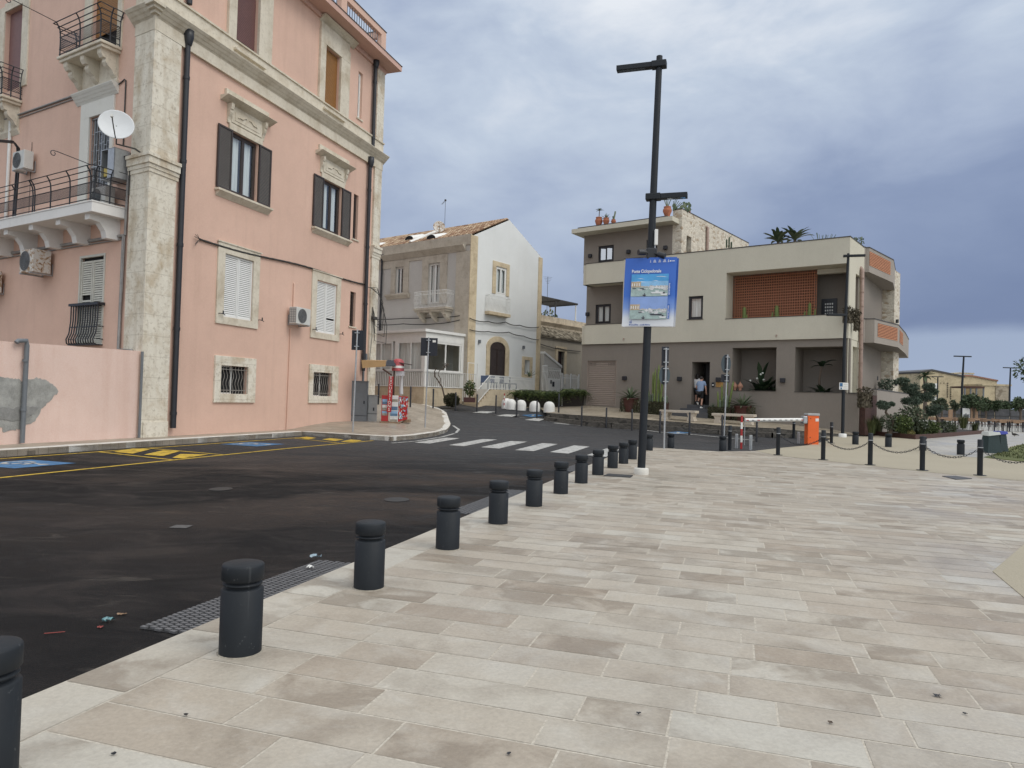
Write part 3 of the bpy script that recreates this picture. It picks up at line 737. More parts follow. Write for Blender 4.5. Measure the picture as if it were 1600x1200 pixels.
# line along the far kerb, with bay dividers and two blue bay symbols
road_strip(wm, [(600, 634), (640, 635.6), (676, 637.5), (711, 641), (745, 645.3), (775, 648.4), (807, 652), (838, 656.5), (873, 661), (909, 665.5), (947, 668.5), (987, 670), (1031, 676), (1077, 679), (1128, 684), (1178, 688.5)], .14, .02)
for q in ([(738, 645), (752, 642.5), (776, 643.5), (762, 646)], [(775, 650), (790, 647.5), (812, 648.5), (800, 651.5)], [(820, 656.5), (836, 653.5), (852, 655), (842, 658.5)], [(864, 661.5), (880, 659), (900, 661.5), (888, 664)]):
 P = [gp(*p) for p in q]; wm.poly([p + Vector((0, 0, .014)) for p in P])
struct(wm.build('road_marking', M['roadwhite']))
def wheelchair(c, ux, uy, s, mbb, mbw, z):
 """blue bay symbol: a blue square with the white wheelchair pictogram; c centre, ux right, uy up in the ground plane"""
 def f(a, b, o=0):
  q = c + ux * (a * s) + uy * (b * s); q.z = (ROAD if z else gz(q.x, q.y) + .03) + z + o; return q
 mbb.poly([f(-.5, -.5), f(.5, -.5), f(.5, .5), f(-.5, .5)])
 mbw.poly([f(-.08 + .085 * math.cos(t), .33 + .085 * math.sin(t), .004) for t in [i * math.pi / 6 for i in range(12)]])
 for a, b in (((-.11, .2), (-.06, -.08)), ((-.06, -.08), (.14, -.08)), ((.14, -.08), (.25, -.33)), ((-.10, .1), (.1, .1)), ((.25, -.33), (.33, -.30))):
  a, b = Vector((*a, 0)), Vector((*b, 0)); t = (b - a).normalized(); n = Vector((-t.y, t.x, 0)) * .04
  mbw.poly([f(p.x, p.y, .004) for p in (a - n, b - n, b + n, a + n)])
 k = 14; o = [(-.06 + .23 * math.cos(t), -.17 + .23 * math.sin(t)) for t in [math.pi * .72 + i * math.pi * 1.25 / k for i in range(k + 1)]]
 i_ = [(-.06 + .16 * math.cos(t), -.17 + .16 * math.sin(t)) for t in [math.pi * .72 + i * math.pi * 1.25 / k for i in range(k + 1)]]
 for j in range(k): mbw.poly([f(*o[j], .004), f(*i_[j], .004), f(*i_[j + 1], .004), f(*o[j + 1], .004)][::-1])
bb, bw_ = MB(), MB()
SD = hdir(1182, 633.5); SN = Vector((SD.y, -SD.x, 0))
for px, py, s in ((36, 725, 1.3), (396, 694.2, 1.3)):
 p = gp(px, py); p.z = ROAD; wheelchair(p, -SD, SN, s, bb, bw_, .006)
for Q in ([(815, 649), (836, 647.6), (849, 650), (831, 652.3)], [(1040, 676.5), (1060, 674.8), (1080, 676.8), (1058, 678.8)]):
 P = [gp(*q) + Vector((0, 0, .02)) for q in Q]; bb.poly(P); c = sum(P, Vector()) / 4
 for k in (0, 1): A_, B_ = P[k], P[k + 2]; t = (B_ - A_); n = Vector((-t.y, t.x, 0)).normalized() * .07; bw_.poly([c - t * .22 - n + Vector((0, 0, .004)), c + t * .22 - n + Vector((0, 0, .004)), c + t * .22 + n + Vector((0, 0, .004)), c - t * .22 + n + Vector((0, 0, .004))])
struct(bb.build('road_marking', M['blue'])); struct(bw_.build('road_marking', M['roadwhite']))
# ------------------------------------------------------------------ shared window / fitting builders (M = frame matrix, X along wall, Y into it)
def louvre_leaf(fr, s0, s1, z0, z1, d, parent, mat, name='shutter', n=None, solidmat=None, gap=.05, th=.045, missing=()):
 """shutter leaf lying in front of depth d: frame and tilted slats"""
 mb = MB(fr.M); w = .06
 frame_ring(mb, s0, s1, z0, z1, w, d - th, d)
 n = n or max(6, int((z1 - z0) / .075)); zz = z0 + w; stp = (z1 - z0 - 2 * w) / n
 mb.mi = 1
 for i in range(n):
  if i in missing: continue
  a, b = zz + i * stp, zz + (i + 1) * stp
  mb.prism([(s0 + w, d - .034, a + stp * .05), (s0 + w, d - .026, a), (s0 + w, d - .008, b - stp * .22), (s0 + w, d - .016, b - stp * .17)], (s1 - s0 - 2 * w, 0, 0))
 return mb.build(name, [mat, solidmat or mat], parent)
def casement(fr, s0, s1, z0, z1, d, parent, frame_mat, leaves=2, curtain=True, backmat='dark', fw=.07, glass='glass'):
 """frame with panes set at depth d in an opening, optional curtain and a dark backing painted as the unlit room"""
 mb = MB(fr.M); frame_ring(mb, s0, s1, z0, z1, fw, d - .03, d + .04)
 wl = (s1 - s0 - 2 * fw) / leaves
 for i in range(leaves):
  a = s0 + fw + i * wl; frame_ring(mb, a + .002, a + wl - .002, z0 + fw + .002, z1 - fw - .002, fw * .8, d - .045, d + .02)
 mb.build('frame', frame_mat, parent)
 for i in range(leaves):
  a = s0 + fw + i * wl + fw * .7; p = MB(fr.M); aj = .11 if glass == 'mirror' else 0; p.quad((a, d - .01, z0 + fw * 1.7), (a + wl - fw * 1.4, d - .01 + aj, z0 + fw * 1.7), (a + wl - fw * 1.4, d - .01 + aj, z1 - fw * 1.7), (a, d - .01, z1 - fw * 1.7))
  p.build('pane', M[glass], parent)
  if curtain:
   c = MB(fr.M); k = 14; A, B = a + .01, a + wl - fw * 1.4 - .01; zt = z1 - fw; zb_ = z0 + fw
   vs = []; 
   for j in range(k + 1):
    x = A + (B - A) * j / k; y = d + .09 + .02 * math.sin(j * 1.9); vs += [(x, y, zb_), (x, y, zt)]
   c.add(vs, [(2 * j, 2 * j + 2, 2 * j + 3, 2 * j + 1) for j in range(k)], True); c.build('curtain', M['curtain'], parent)
 b = MB(fr.M); b.quad((s0, d + .28, z0), (s1, d + .28, z0), (s1, d + .28, z1), (s0, d + .28, z1))
 for x in (s0, s1): b.quad((x, d + .04, z0), (x, d + .28, z0), (x, d + .28, z1), (x, d + .04, z1))
 b.build('room', M[backmat], parent)
def moulding(mb, s0, s1, zb, zt, out, d=0, steps=4, ends=True):
 """stepped cornice growing outward to the top"""
 k = steps; H_ = zt - zb
 prof = [(d, zb)]
 for i in range(k): prof += [(d - out * (i + .35) / k, zb + H_ * i / k), (d - out * (i + 1) / k, zb + H_ * (i + .75) / k)]
 prof += [(d - out, zt), (d, zt)]
 mb.prism([(s0, y, z) for y, z in prof], (s1 - s0, 0, 0))
def bracket_scroll(mb, s, w, z1, hgt, out, d=0):
 """console: deep at the top, curling back to the wall"""
 pr = [(d, z1), (d - out, z1), (d - out * .98, z1 - hgt * .18), (d - out * .86, z1 - hgt * .32), (d - out * .70, z1 - hgt * .34), (d - out * .72, z1 - hgt * .48),
    (d - out * .60, z1 - hgt * .60), (d - out * .38, z1 - hgt * .72), (d - out * .22, z1 - hgt * .9), (d - out * .08, z1 - hgt), (d, z1 - hgt)]
 mb.prism([(s - w / 2, y, z) for y, z in pr], (w, 0, 0))

# ------------------------------------------------------------------ the pink apartment house
c0 = at(218, 681, 20.8)
PFR = Frame(c0, hdir(1182, 633.5)); D2 = hdir(-1060, 569); PLR = Frame(c0, -D2)
def pink_house():
 H_ = 17.1; LEN = 13.28; LL = 24
 T = thing('pink_apartment_house', 'tall pink stucco apartment house with pale stone corner pilasters and dark shutters', 'building', (c0.x, c0.y, 0))
 holes = [(3.33, 4.67, 8.28, 10.36), (8.71, 10.06, 8.24, 10.36), (11.07, 11.46, 8.41, 10.41), (3.27, 4.42, 13.14, 15.8), (8.48, 9.6, 13.2, 15.8), (11.12, 11.47, 13.83, 15.91),
    (3.2, 4.64, 4.02, 6.18, .14), (8.49, 9.95, 4.03, 6.12, .14), (11.05, 11.5, 4.53, 6.07), (3.18, 4.52, 1.43, 2.38, .14), (8.43, 9.76, 1.42, 2.39, .14)]
 w = MB(PFR.M); wall_holes(w, 0, LEN, -.3, H_, holes, 0, .22)
 w.M = PLR.M
 lh = [(-3.32, -2.12, 7.0, 10.1), (-3.5, -2.15, 2.85, 5.62, .1), (-3.4, -1.95, 12.05, 15.2), (-9.2, -7.9, 12.05, 15.0)]
 wall_holes(w, -LL, 0, -.3, H_, lh, 0, .22)
 w.M = Matrix()
 a = PFR.P(LEN, 0, 0); b = PLR.P(-LL, 0, 0); c = a + (b - Vector((c0.x, c0.y, 0)))
 for p, q in ((a, c), (c, b)): w.quad(p + Vector((0, 0, -.3)), q + Vector((0, 0, -.3)), q + Vector((0, 0, H_)), p + Vector((0, 0, H_)))
 w.build('wall', M['pink'], T)
 # stone pilasters at both ends, string course, small capitals
 def pilaster(s0, s1, left):
  m = MB(PFR.M); m.bbox(s0, s1, -.09, .02, -.3, 12.1, .012); m.bbox(s0, s1, -.09, .02, 13.4, H_ - .02, .012)
  m.bbox(s0, s1 + .0, -.13, -.085, -.3, .55, .01)
  for z0, z1, o in ((7.9, 8.02, .115), (8.02, 8.14, .14), (8.14, 8.34, .18), (8.34, 8.44, .22)): m.box(s0 - (.06 if not left else 0), s1 + .05, -o, .01, z0, z1)
  if left:
   m.M = PLR.M; m.bbox(-.86, -.0, -.09, .02, -.3, 12.1, .012); m.bbox(-.86, 0, -.09, .02, 13.4, H_ - .02, .012)
   for z0, z1, o in ((7.9, 8.02, .115), (8.02, 8.14, .14), (8.14, 8.34, .18), (8.34, 8.44, .22)): m.box(-.92, .0, -o, .01, z0, z1)
   # close the outer corner
   m.M = Matrix()
   q = Vector((c0.x, c0.y, 0))
   for z0, z1, o in ((-.3, 12.1, .0895), (13.4, H_ - .02, .0895), (7.9, 8.02, .115), (8.02, 8.14, .14), (8.14, 8.34, .18), (8.34, 8.44, .22)):
    p1 = q - PFR.n * o; p3 = q - PLR.n * o
    # intersection of the two offset faces
    t = ((p3 - p1).cross(PLR.d)).z / (PFR.d.cross(PLR.d)).z; p2 = p1 + PFR.d * t
    m.prism([q + Vector((0, 0, z0)), p1 + Vector((0, 0, z0)), p2 + Vector((0, 0, z0)), p3 + Vector((0, 0, z0))], (0, 0, z1 - z0))
  m.build('corner_pilaster', M['lime'], T)
 pilaster(0, .93, True); pilaster(12.66, LEN + .02, False)
 m = MB(PFR.M)
 m.box(.0, LEN + .05, -.10, .01, 12.1, 12.46); m.box(0, LEN + .05, -.10, .01, 12.82, 13.36); m.box(0, LEN + .08, -.15, .01, 13.36, 13.42)
 moulding(m, 0, LEN + .22, 12.46, 12.82, .36, 0, 4)
 m.M = PLR.M; m.box(-.88, 0, -.10, .01, 12.1, 12.46); m.box(-.88, 0, -.10, .01, 12.82, 13.42); moulding(m, -1.05, 0, 12.46, 12.82, .36, 0, 4)
 m.M = Matrix(); q = Vector((c0.x, c0.y, 0))
 for z0, z1, o in ((12.1, 12.46, .10), (12.46, 12.55, .09), (12.55, 12.64, .18), (12.64, 12.73, .27), (12.73, 12.82, .36), (12.82, 13.42, .10)):
  p1 = q - PFR.n * o; p3 = q - PLR.n * o; t = ((p3 - p1).cross(PLR.d)).z / (PFR.d.cross(PLR.d)).z; p2 = p1 + PFR.d * t
  m.prism([q + Vector((0, 0, z0)), p1 + Vector((0, 0, z0)), p2 + Vector((0, 0, z0)), p3 + Vector((0, 0, z0))], (0, 0, z1 - z0))
 m.build('string_course', M['limeband'], T)
 # eave slab with parapet and railings
 m = MB(PFR.M); m.box(-.6, LEN + .35, -.78, .3, 16.9, 17.13); m.box(-.6, LEN + .1, -.10, .01, 16.72, 16.895)
 ev = m.build('eave', stucco('pink grey eave', (.60, .40, .335), amount=.1), T)
 m = MB(PFR.M); D0, D1 = -.34, -.12; S1_ = LEN - .45
 m.box(-.6, S1_, D0, D1, 17.13, 17.30); m.box(-.6, S1_, D0, D1, 18.15, 18.42)
 x = S1_
 opn = []
 while x > -.6:
  m.box(max(-.6, x - .42), x, D0, D1, 17.30, 18.15); opn.append((x - .42 - 2.9, x - .42)); x -= 3.32
 m.M = PFR.M; m.box(S1_ - .22, S1_, D1, 5, 17.13, 17.30); m.box(S1_ - .22, S1_, D1, 5, 18.15, 18.42); m.box(S1_ - .22, S1_, 1.2, 1.6, 17.3, 18.15)
 par = m.build('parapet', M['pink'], T)
 m = MB(PFR.M)
 for a, b in opn:
  for i in range(1, 15): s = a + (b - a) * i / 15; m.box(s - .012, s + .012, -.24, -.215, 17.30, 18.15)
 for i in range(1, 7): m.box(S1_ - .125, S1_ - .1, D1 + i * .2 - .1, D1 + i * .2 - .075, 17.3, 18.15)
 m.build('railing', M['steelgrey'], par)
 m = MB(PFR.M); m.box(-.62, S1_ + .03, D0 - .03, D1 + .03, 18.42, 18.45); m.box(S1_ - .25, S1_ + .03, D1 + .03, 5, 18.42, 18.45); m.box(-.62, LEN + .38, -.81, D0 - .01, 17.13, 17.15); m.build('coping', M['fascia'], par)
 m = MB(); P_ = [PFR.P(0, 0, 17.1), a_ := PFR.P(LEN, 0, 17.1), a_ + (PLR.P(-LL, 0, 0) - PFR.P(0, 0, 0)), PLR.P(-LL, 0, 17.1)]; m.poly(P_); m.build('roof', M['cement'], T)
 # first floor windows: dark casements, open louvred shutters, sill, carved lintel
 for s0, s1 in ((3.33, 4.67), (8.71, 10.06)):
  z0, z1 = 8.26, 10.36
  mb = MB(PFR.M)
  mb.bbox(s0 - .72, s1 + .72, -.20, .0, 8.14, 8.22, .012); moulding(mb, s0 - .66, s1 + .66, 7.98, 8.14, .17, 0, 3)
  wd = mb.build('window', M['limeband'], T, 'first floor window with dark shutters folded open and white curtains')
  mb = MB(PFR.M); mb.bbox(s0 - .18, s1 + .18, -.07, 0, z1, 10.56, .01); mb.box(s0 - .26, s1 + .26, -.05, 0, 10.56, 11.2)
  mb.box(s0 - .1, s1 + .1, -.075, -.05, 10.62, 11.08); mb.box(s0 + .05, s1 - .05, -.09, -.075, 10.72, 11.0)
  for x in (s0 - .2, s1 + .2): bracket_scroll(mb, x, .13, 11.2, .62, .20)
  moulding(mb, s0 - .6, s1 + .6, 11.2, 11.36, .34, 0, 4); mb.bbox(s0 - .42, s1 + .42, -.10, 0, 11.36, 11.64, .01)
  k = 8
  for sgn in (-1, 1):
   cx_ = (s0 + s1) / 2
   mb.tube([(cx_ + sgn * (.06 + .42 * i / k), -.10, 10.95 - .12 * (i / k) ** 1.5 + .03 * math.sin(i * 1.1)) for i in range(k + 1)], .025, 6)
  mb.build('lintel', M['limeband'], wd)
  casement(PFR, s0, s1, z0, z1, .12, wd, M['brownwood'])
  hw = (s1 - s0) / 2
  louvre_leaf(PFR, s0 - hw - .02, s0 - .02, z0, z1, -.03, wd, M['brownwood'], solidmat=M['darkshutter'], n=40)
  louvre_leaf(PFR, s1 + .02, s1 + hw + .02, z0, z1, -.03, wd, M['brownwood'], solidmat=M['darkshutter'], n=40)
 for s0, s1, z0, z1 in ((11.07, 11.46, 8.41, 10.41), (11.12, 11.47, 13.83, 15.91), (11.05, 11.5, 4.53, 6.07)):
  mb = MB(PFR.M); mb.box(s0 - .08, s1 + .08, -.05, .01, z0 - .06, z0)
  wd = mb.build('window', M['limeband'], T, 'narrow slit window beside the downpipe'); casement(PFR, s0, s1, z0, z1, .14, wd, M['brownwood'] if z0 < 13 else M['white'], 1, False)
 # second floor windows with roller slats
 for s0, s1, zb, key, zr in ((3.27, 4.42, 13.14, 'purpleroller', 13.62), (8.48, 9.6, 13.2, 'tanroller', 13.3)):
  mb = MB(PFR.M)
  for a, b in ((s0 - .38, s0), (s1, s1 + .7 if s0 < 5 else s1 + .68)): mb.bbox(a, b, -.11, .01, 13.43, 15.8, .012)
  mb.bbox(s0 - .38, s1 + .68, -.11, .01, 15.8, 16.3, .012); mb.box(s0 - .34, s1 + .64, -.08, .01, 16.3, 16.62)
  moulding(mb, s0 - .42, s1 + 1.0, 16.62, 16.86, .3, 0, 4)
  wd = mb.build('window', M['limeband'], T, 'second floor window with stone surround and lowered roller slats')
  mb = MB(PFR.M); mb.bbox(s0 - .12, s1 + .3, -.22, .02, zb - .09, zb, .01); mb.build('sill', M['limeband'], wd)
  mb = MB(PFR.M); n = int((15.8 - zr) / .055)
  for i in range(n):
   a = zr + i * .055; mb.prism([(s0 + .01, .12, a), (s0 + .01, .10, a + .012), (s0 + .01, .10, a + .043), (s0 + .01, .12, a + .055)], (s1 - s0 - .02, 0, 0))
  mb.build('roller_shutter', M[key], wd)
  mb = MB(PFR.M); mb.quad((s0, .2, zb), (s1, .2, zb), (s1, .2, 15.8), (s0, .2, 15.8)); mb.build('room', M['dark'], wd)
  if s0 < 5:
   mb = MB(PFR.M); mb.box(s0, s1, .05, .07, zb + .38, zb + .40); 
   for i in range(5): mb.box(s0 + i * (s1 - s0 - .02) / 4, s0 + i * (s1 - s0 - .02) / 4 + .02, .05, .07, zb, zb + .38)
   mb.build('guard_rail', M['iron'], wd)
 # ground floor white shutters, stone surrounds, catches
 for (s0, s1, a, b) in ((3.2, 4.64, 2.86, 4.96), (8.49, 9.95, 8.15, 10.23)):
  mb = MB(PFR.M); z0, z1, A, B = 4.02, 6.15, 3.77, 6.49
  for q in ((a, s0, A, B), (s1, b, A, B), (s0, s1, A, z0), (s0, s1, z1, B)): mb.bbox(q[0], q[1], -.055, .01, q[2], q[3], .008)
  mb.box(a - .04, b + .06, -.085, -.02, B, B + .04)
  wd = mb.build('window', M['limeband'], T, 'closed white louvred shutters in a flaking stone surround')
  mid = (s0 + s1) / 2
  louvre_leaf(PFR, s0 + .01, mid - .005, z0 + .01, z1 - .01, .06, wd, M['whiteshutter'], n=30)
  louvre_leaf(PFR, mid + .005, s1 - .01, z0 + .01, z1 - .01, .06, wd, M['whiteshutter'], n=30, missing=(8,) if s0 > 5 else ())
  mb = MB(PFR.M); mb.quad((s0, .13, z0), (s1, .13, z0), (s1, .13, z1), (s0, .13, z1)); mb.build('room', M['dark'], wd)
  mb = MB(PFR.M)
  for x in (a + .1, b - .02): mb.tube([(x, -.06, 4.1), (x, -.14, 4.1), (x + .12, -.15, 4.1), (x + .2, -.15, 4.06)], .014, 6); mb.box(x + .1, x + .13, -.16, -.13, 4.08, 4.2)
  mb.build('shutter_catch', M['iron'], wd)
 # barred cellar windows
 for (s0, s1, z0, z1, a, b) in ((3.18, 4.52, 1.43, 2.38, 2.89, 4.93), (8.43, 9.76, 1.42, 2.39, 8.16, 10.24)):
  mb = MB(PFR.M); A, B = 1.13, 2.70
  for q in ((a, s0, A, B), (s1, b, A, B), (s0, s1, A, z0), (s0, s1, z1, B)): mb.bbox(q[0], q[1], -.07, .01, q[2], q[3], .01)
  wd = mb.build('window', M['lime'], T, 'small cellar window with wavy iron bars')
  mb = MB(PFR.M); mb.quad((s0, .13, z0), (s1, .13, z0), (s1, .13, z1), (s0, .13, z1)); mb.build('room', M['dark'], wd)
  mb = MB(PFR.M); n = 9
  for i in range(n):
   x = s0 + .08 + (s1 - s0 - .16) * i / (n - 1)
   mb.tube([(x + .035 * math.sin(j * math.pi / 3), .03, z0 + (z1 - z0) * j / 12) for j in range(13)], .011, 5)
  for z in (z0 + .12, z1 - .12): mb.box(s0, s1, .025, .035, z - .012, z + .012)
  mb.build('window_bars', plain('worn iron bars', (.30, .28, .25), .6, .3), wd)
  mb = MB(PFR.M); frame_ring(mb, s0, (s0 + s1) / 2, z0, z1, .04, .09, .12); mb.build('frame', M['white'], wd)
 # downpipes
 def pipe(s, z0, z1, hop, r=.085, so=0):
  mb = MB(PFR.M); mb.tube([(s, -.12 - so, z0), (s, -.12 - so, z1)], r, 12)
  for k in range(int((z1 - z0) / 2.6) + 1): z = z0 + .4 + k * 2.6; mb.tube([(s, -.12 - so, z), (s, -.12 - so, z + .1)], r + .015, 12)
  if hop: mb.lathe([(r, 0), (r + .02, .04), (.15, .24), (.15, .46), (.13, .46)], 12, (s, -.15 - so, z1 - .05))
  mb.build('downpipe', M['iron'], T)
 pipe(1.13, .34, 12.25, True); pipe(1.13, 13.5, 16.8, False); pipe(12.3, 12.85, 16.6, True, .085, .02); pipe(12.12, 2.6, 11.95, True, .085, .02)
 mb = MB(PFR.M); mb.tube([(6.84, -.03, .1), (6.88, -.03, 4.0)], .035, 8); mb.tube([(7.0, -.03, 4.8), (7.0, -.03, 5.7), (6.98, .01, 5.78)], .045, 8); mb.build('conduit', M['pink'], T)
 # ---- the side facade with balconies
 q = MB(PLR.M)
 for a, b in ((-3.82, -3.32), (-2.12, -1.94)): q.bbox(a, b, -.05, .01, 6.95, 10.1, .008)
 q.bbox(-3.82, -1.94, -.05, .01, 10.1, 10.58, .008); moulding(q, -4.1, -1.78, 10.6, 10.92, .24, 0, 4)
 dr = q.build('balcony_door', M['doorwhite'], T, 'tall balcony door behind a welded grille')
 casement(PLR, -3.32, -2.12, 7.0, 10.1, .16, dr, M['steelgrey'], 2, False)
 q = MB(PLR.M); r = random.Random(4)
 for i in range(9):
  x = -3.28 + i * .142; q.box(x - .008, x + .008, .05, .066, 7.0, 10.06)
  for k in range(5):
   if i < 8: z = 7.3 + r.random() * .3 + k * .56; q.box(x + .008, x + .134, .052, .064, z, z + .016)
 for z in (7.0, 8.5, 10.04): q.box(-3.32, -2.12, .046, .07, z, z + .03)
 q.build('grille', M['galv'], dr)
 def balcony(s0, s1, zt, th, out, smat, rail_h, nb, posts, mesh_hi, carved, scroll_s, scroll_len, name_lbl):
  m = MB(PLR.M)
  if carved:
   m.bbox(s0, s1, -out, 0, zt - .09, zt, .02); m.bbox(s0 + .06, s1 - .06, -out + .06, 0, zt - .19, zt - .09, .02)
  else: m.bbox(s0, s1, -out, 0, zt - th, zt - .04, .01); m.bbox(s0 - .02, s1 + .02, -out - .02, 0, zt - .04, zt, .008)
  B = m.build('balcony', M[smat], T, name_lbl)
  n = 3 if carved else nb
  for i in range(n):
   mb = MB(PLR.M)
   if carved:
    x = s0 + .3 + (s1 - s0 - .6) * i / (n - 1); bracket_scroll(mb, x, .22, zt - .19, .72, out * .82)
   else:
    x = s1 - .45 - i * 1.62
    mb.prism([(x - .13, y, z) for y, z in ((0, zt - th), (-.92, zt - th), (-.92, zt - th - .16), (-.62, zt - th - .2), (-.45, zt - th - .42), (-.40, zt - th - .62), (0, zt - th - .62))], (.26, 0, 0))
   mb.build('bracket', M[smat], B)
  if carved:
   mb = MB(PLR.M); mb.box(s0 + .15, s1 - .15, -.05, .0, zt - 1.0, zt - .19); moulding(mb, s0 + .05, s1 - .1, zt - 1.16, zt - 1.0, .1, 0, 3); mb.build('apron', M['limeband'], B)
  o = out - .05
  mb = MB(PLR.M)
  hs = [.06, .22, mesh_hi, .55 * rail_h + .28, .78 * rail_h + .1]
  def run(z, bow):   # a rail round three sides, bowed outward near the top
   return [(s0 + .06 - bow, 0, zt + z), (s0 + .06 - bow, -o - bow, zt + z), (s1 - .06 + bow, -o - bow, zt + z), (s1 - .06 + bow, 0, zt + z)]
  for z, bw in ((.07, 0), (.24, 0), (mesh_hi, 0), (mesh_hi + .17, .01), (rail_h - .12, .05), (rail_h, .14)):
   mb.tube(run(z, bw), .016, 6)
  for p in posts:
   if p[0] == 'f': base = (p[1], -o); dv = (0, -1)
   elif p[0] == 'r': base = (s1 - .06, -p[1]); dv = (1, 0)
   else: base = (s0 + .06, -p[1]); dv = (-1, 0)
   mb.tube([(base[0] + dv[0] * w, base[1] + dv[1] * w, zt + z) for z, w in ((0, 0), (mesh_hi, 0), (rail_h - .22, .02), (rail_h - .1, .07), (rail_h, .14))], .02, 6)
  x, y = scroll_s, -o - .14      # washing-line arm ending in a scroll
  mb.tube([(s1, -o - .1, zt + rail_h), (s1 - .1, -o - .1 - scroll_len, zt + rail_h + .25)] if False else
    [(x, y, zt + rail_h), (x - .02, y - scroll_len, zt + rail_h + .10)] + [(x - .02, y - scroll_len - .04 + .09 * math.cos(t) * (1 - t / 14) - .05, zt + rail_h + .02 + .09 * math.sin(t) * (1 - t / 14)) for t in [1.2 + .5 * k for k in range(13)]], .012, 5)
  mb.build('railing', M['iron'], B)
  mb = MB(PLR.M); d = .0
  z0, z1 = zt + .25, zt + mesh_hi - .01
  def screen(a, b):
   a, b = Vector((*a, 0)), Vector((*b, 0)); L = (b - a).length; t = (b - a) / L
   if carved:    # open diamond lattice
    n_ = int(L / .07)
    for i in range(-int((z1 - z0) / .07), n_):
     for sg in (0, 1):
      u0 = i * .07; u1 = u0 + (z1 - z0); A0, A1 = max(0, u0), min(L, u1)
      if A1 - A0 < .02: continue
      zA, zB = z0 + (A0 - u0), z0 + (A1 - u0)
      if sg: zA, zB = z1 - (A0 - u0), z1 - (A1 - u0)
      p, q_ = a + t * A0, a + t * A1
      mb.quad((p.x, p.y, zA), (q_.x, q_.y, zB), (q_.x, q_.y, zB + .018), (p.x, p.y, zA + .018))
   else:
    n_ = int(L / .022)
    for i in range(n_): p = a + t * (i * .022); q_ = p + t * .0135; mb.quad((p.x, p.y, z0), (q_.x, q_.y, z0), (q_.x, q_.y, z1), (p.x, p.y, z1))
  screen((s0 + .06, 0), (s0 + .06, -o)); screen((s0 + .06, -o), (s1 - .06, -o)); screen((s1 - .06, -o), (s1 - .06, 0))
  mb.build('mesh_screen', M['iron'] if carved else M['mesh'], B)
  return B
 balcony(-4.2, -1.68, 11.99, .2, .66, 'limeband', 1.05, 3, [('f', -4.1), ('f', -2.95), ('f', -1.8), ('r', .05), ('r', .35), ('l', .1)], .62, True, -4.1, 1.25, 'small upper balcony of carved stone on scrolled brackets')
 balcony(-13.5, -1.09, 6.95, .33, 1.04, 'balcwhite', 1.0, 8, [('f', -1.15 - x) for x in (.12, 1.25, 2.35, 3.3, 3.42, 4.5, 5.6, 6.6, 6.72, 7.8)] + [('r', .5), ('r', .95)], .55, False, -1.09, .9, 'long white balcony on plaster brackets with bowed black railing')
 q = MB(PLR.M)
 for a, b in ((-3.85, -3.4), (-1.95, -1.7)): q.bbox(a, b, -.05, .01, 12.0, 15.2, .008)
 ud = q.build('balcony_door', M['limeband'], T, 'upper balcony door behind ochre roller slats')
 q = MB(PLR.M)
 for i in range(46): z = 12.75 + i * .055; q.prism([(-3.4, .12, z), (-3.4, .10, z + .012), (-3.4, .10, z + .043), (-3.4, .12, z + .055)], (1.45, 0, 0))
 q.build('roller_shutter', M['tanroller'], ud)
 q = MB(PLR.M); q.quad((-3.4, .2, 12), (-1.95, .2, 12), (-1.95, .2, 15.2), (-3.4, .2, 15.2)); q.build('room', M['dark'], ud)
 # a third balcony door and balcony at the left edge of the picture
 q = MB(PLR.M); q.bbox(-9.6, -9.2, -.05, .01, 12, 15.2, .008); q.bbox(-7.9, -7.45, -.05, .01, 12, 15.3, .008); q.bbox(-9.2, -7.9, -.05, .01, 15.0, 15.3, .008)
 ud = q.build('balcony_door', M['limeband'], T)
 q = MB(PLR.M); q.quad((-9.2, .15, 12), (-7.9, .15, 12), (-7.9, .15, 15), (-9.2, .15, 15)); q.build('roller_shutter', M['purpleroller'], ud)
 balcony(-10.2, -7.72, 11.5, .2, .66, 'limeband', 1.05, 3, [('f', -10.1), ('f', -9), ('f', -7.84), ('r', .05), ('r', .35)], .62, True, -10.1, 1.0, 'upper balcony cut by the left edge of the picture')
 # side louvred window with bellied grille
 q = MB(PLR.M); frame_ring(q, -3.56, -2.12, 2.84, 5.68, .07, -.03, .05)
 wd = q.build('window', M['greyshutter'], T, 'tall weathered louvred window with bellied iron grille')
 louvre_leaf(PLR, -3.48, -2.85, 2.92, 5.5, .05, wd, M['greyshutter'], n=34, missing=(18, 19)); louvre_leaf(PLR, -2.82, -2.2, 2.92, 5.5, .05, wd, M['greyshutter'], n=34)
 q = MB(PLR.M); q.quad((-3.5, .095, 2.85), (-2.15, .095, 2.85), (-2.15, .095, 5.62), (-3.5, .095, 5.62)); q.build('room', M['dark'], wd)
 q = MB(PLR.M); q.box(-3.72, -2.06, -.23, .0, 4.06, 4.14); q.box(-3.66, -2.1, -.24, .0, 2.82, 2.85); q.box(-3.66, -2.1, -.21, -.19, 3.38, 3.41)
 for i in range(12):
  x = -3.64 + 1.52 * i / 11; q.tube([(x, -.18, 4.1), (x, -.18, 3.6), (x, -.22, 3.2), (x, -.30, 3.0), (x, -.28, 2.88), (x, -.2, 2.84)], .02, 6)
 for x in (-3.66, -2.1):
  for z in (3.0, 3.4): q.box(x - .01, x + .01, -.2, 0, z, z + .02)
 q.build('grille', M['iron'], wd)
 # conduits on the side wall
 q = MB(PLR.M)
 q.tube([(-13, -.04, 11.05), (-4.2, -.04, 11.0)], .035, 6); q.tube([(-13, -.03, 10.93), (-4.3, -.03, 10.9)], .018, 6)
 q.tube([(-14, -.05, 6.14), (-1.1, -.05, 6.12)], .05, 8); q.tube([(-14, -.04, 6.0), (-1.2, -.04, 6.02)], .02, 6)
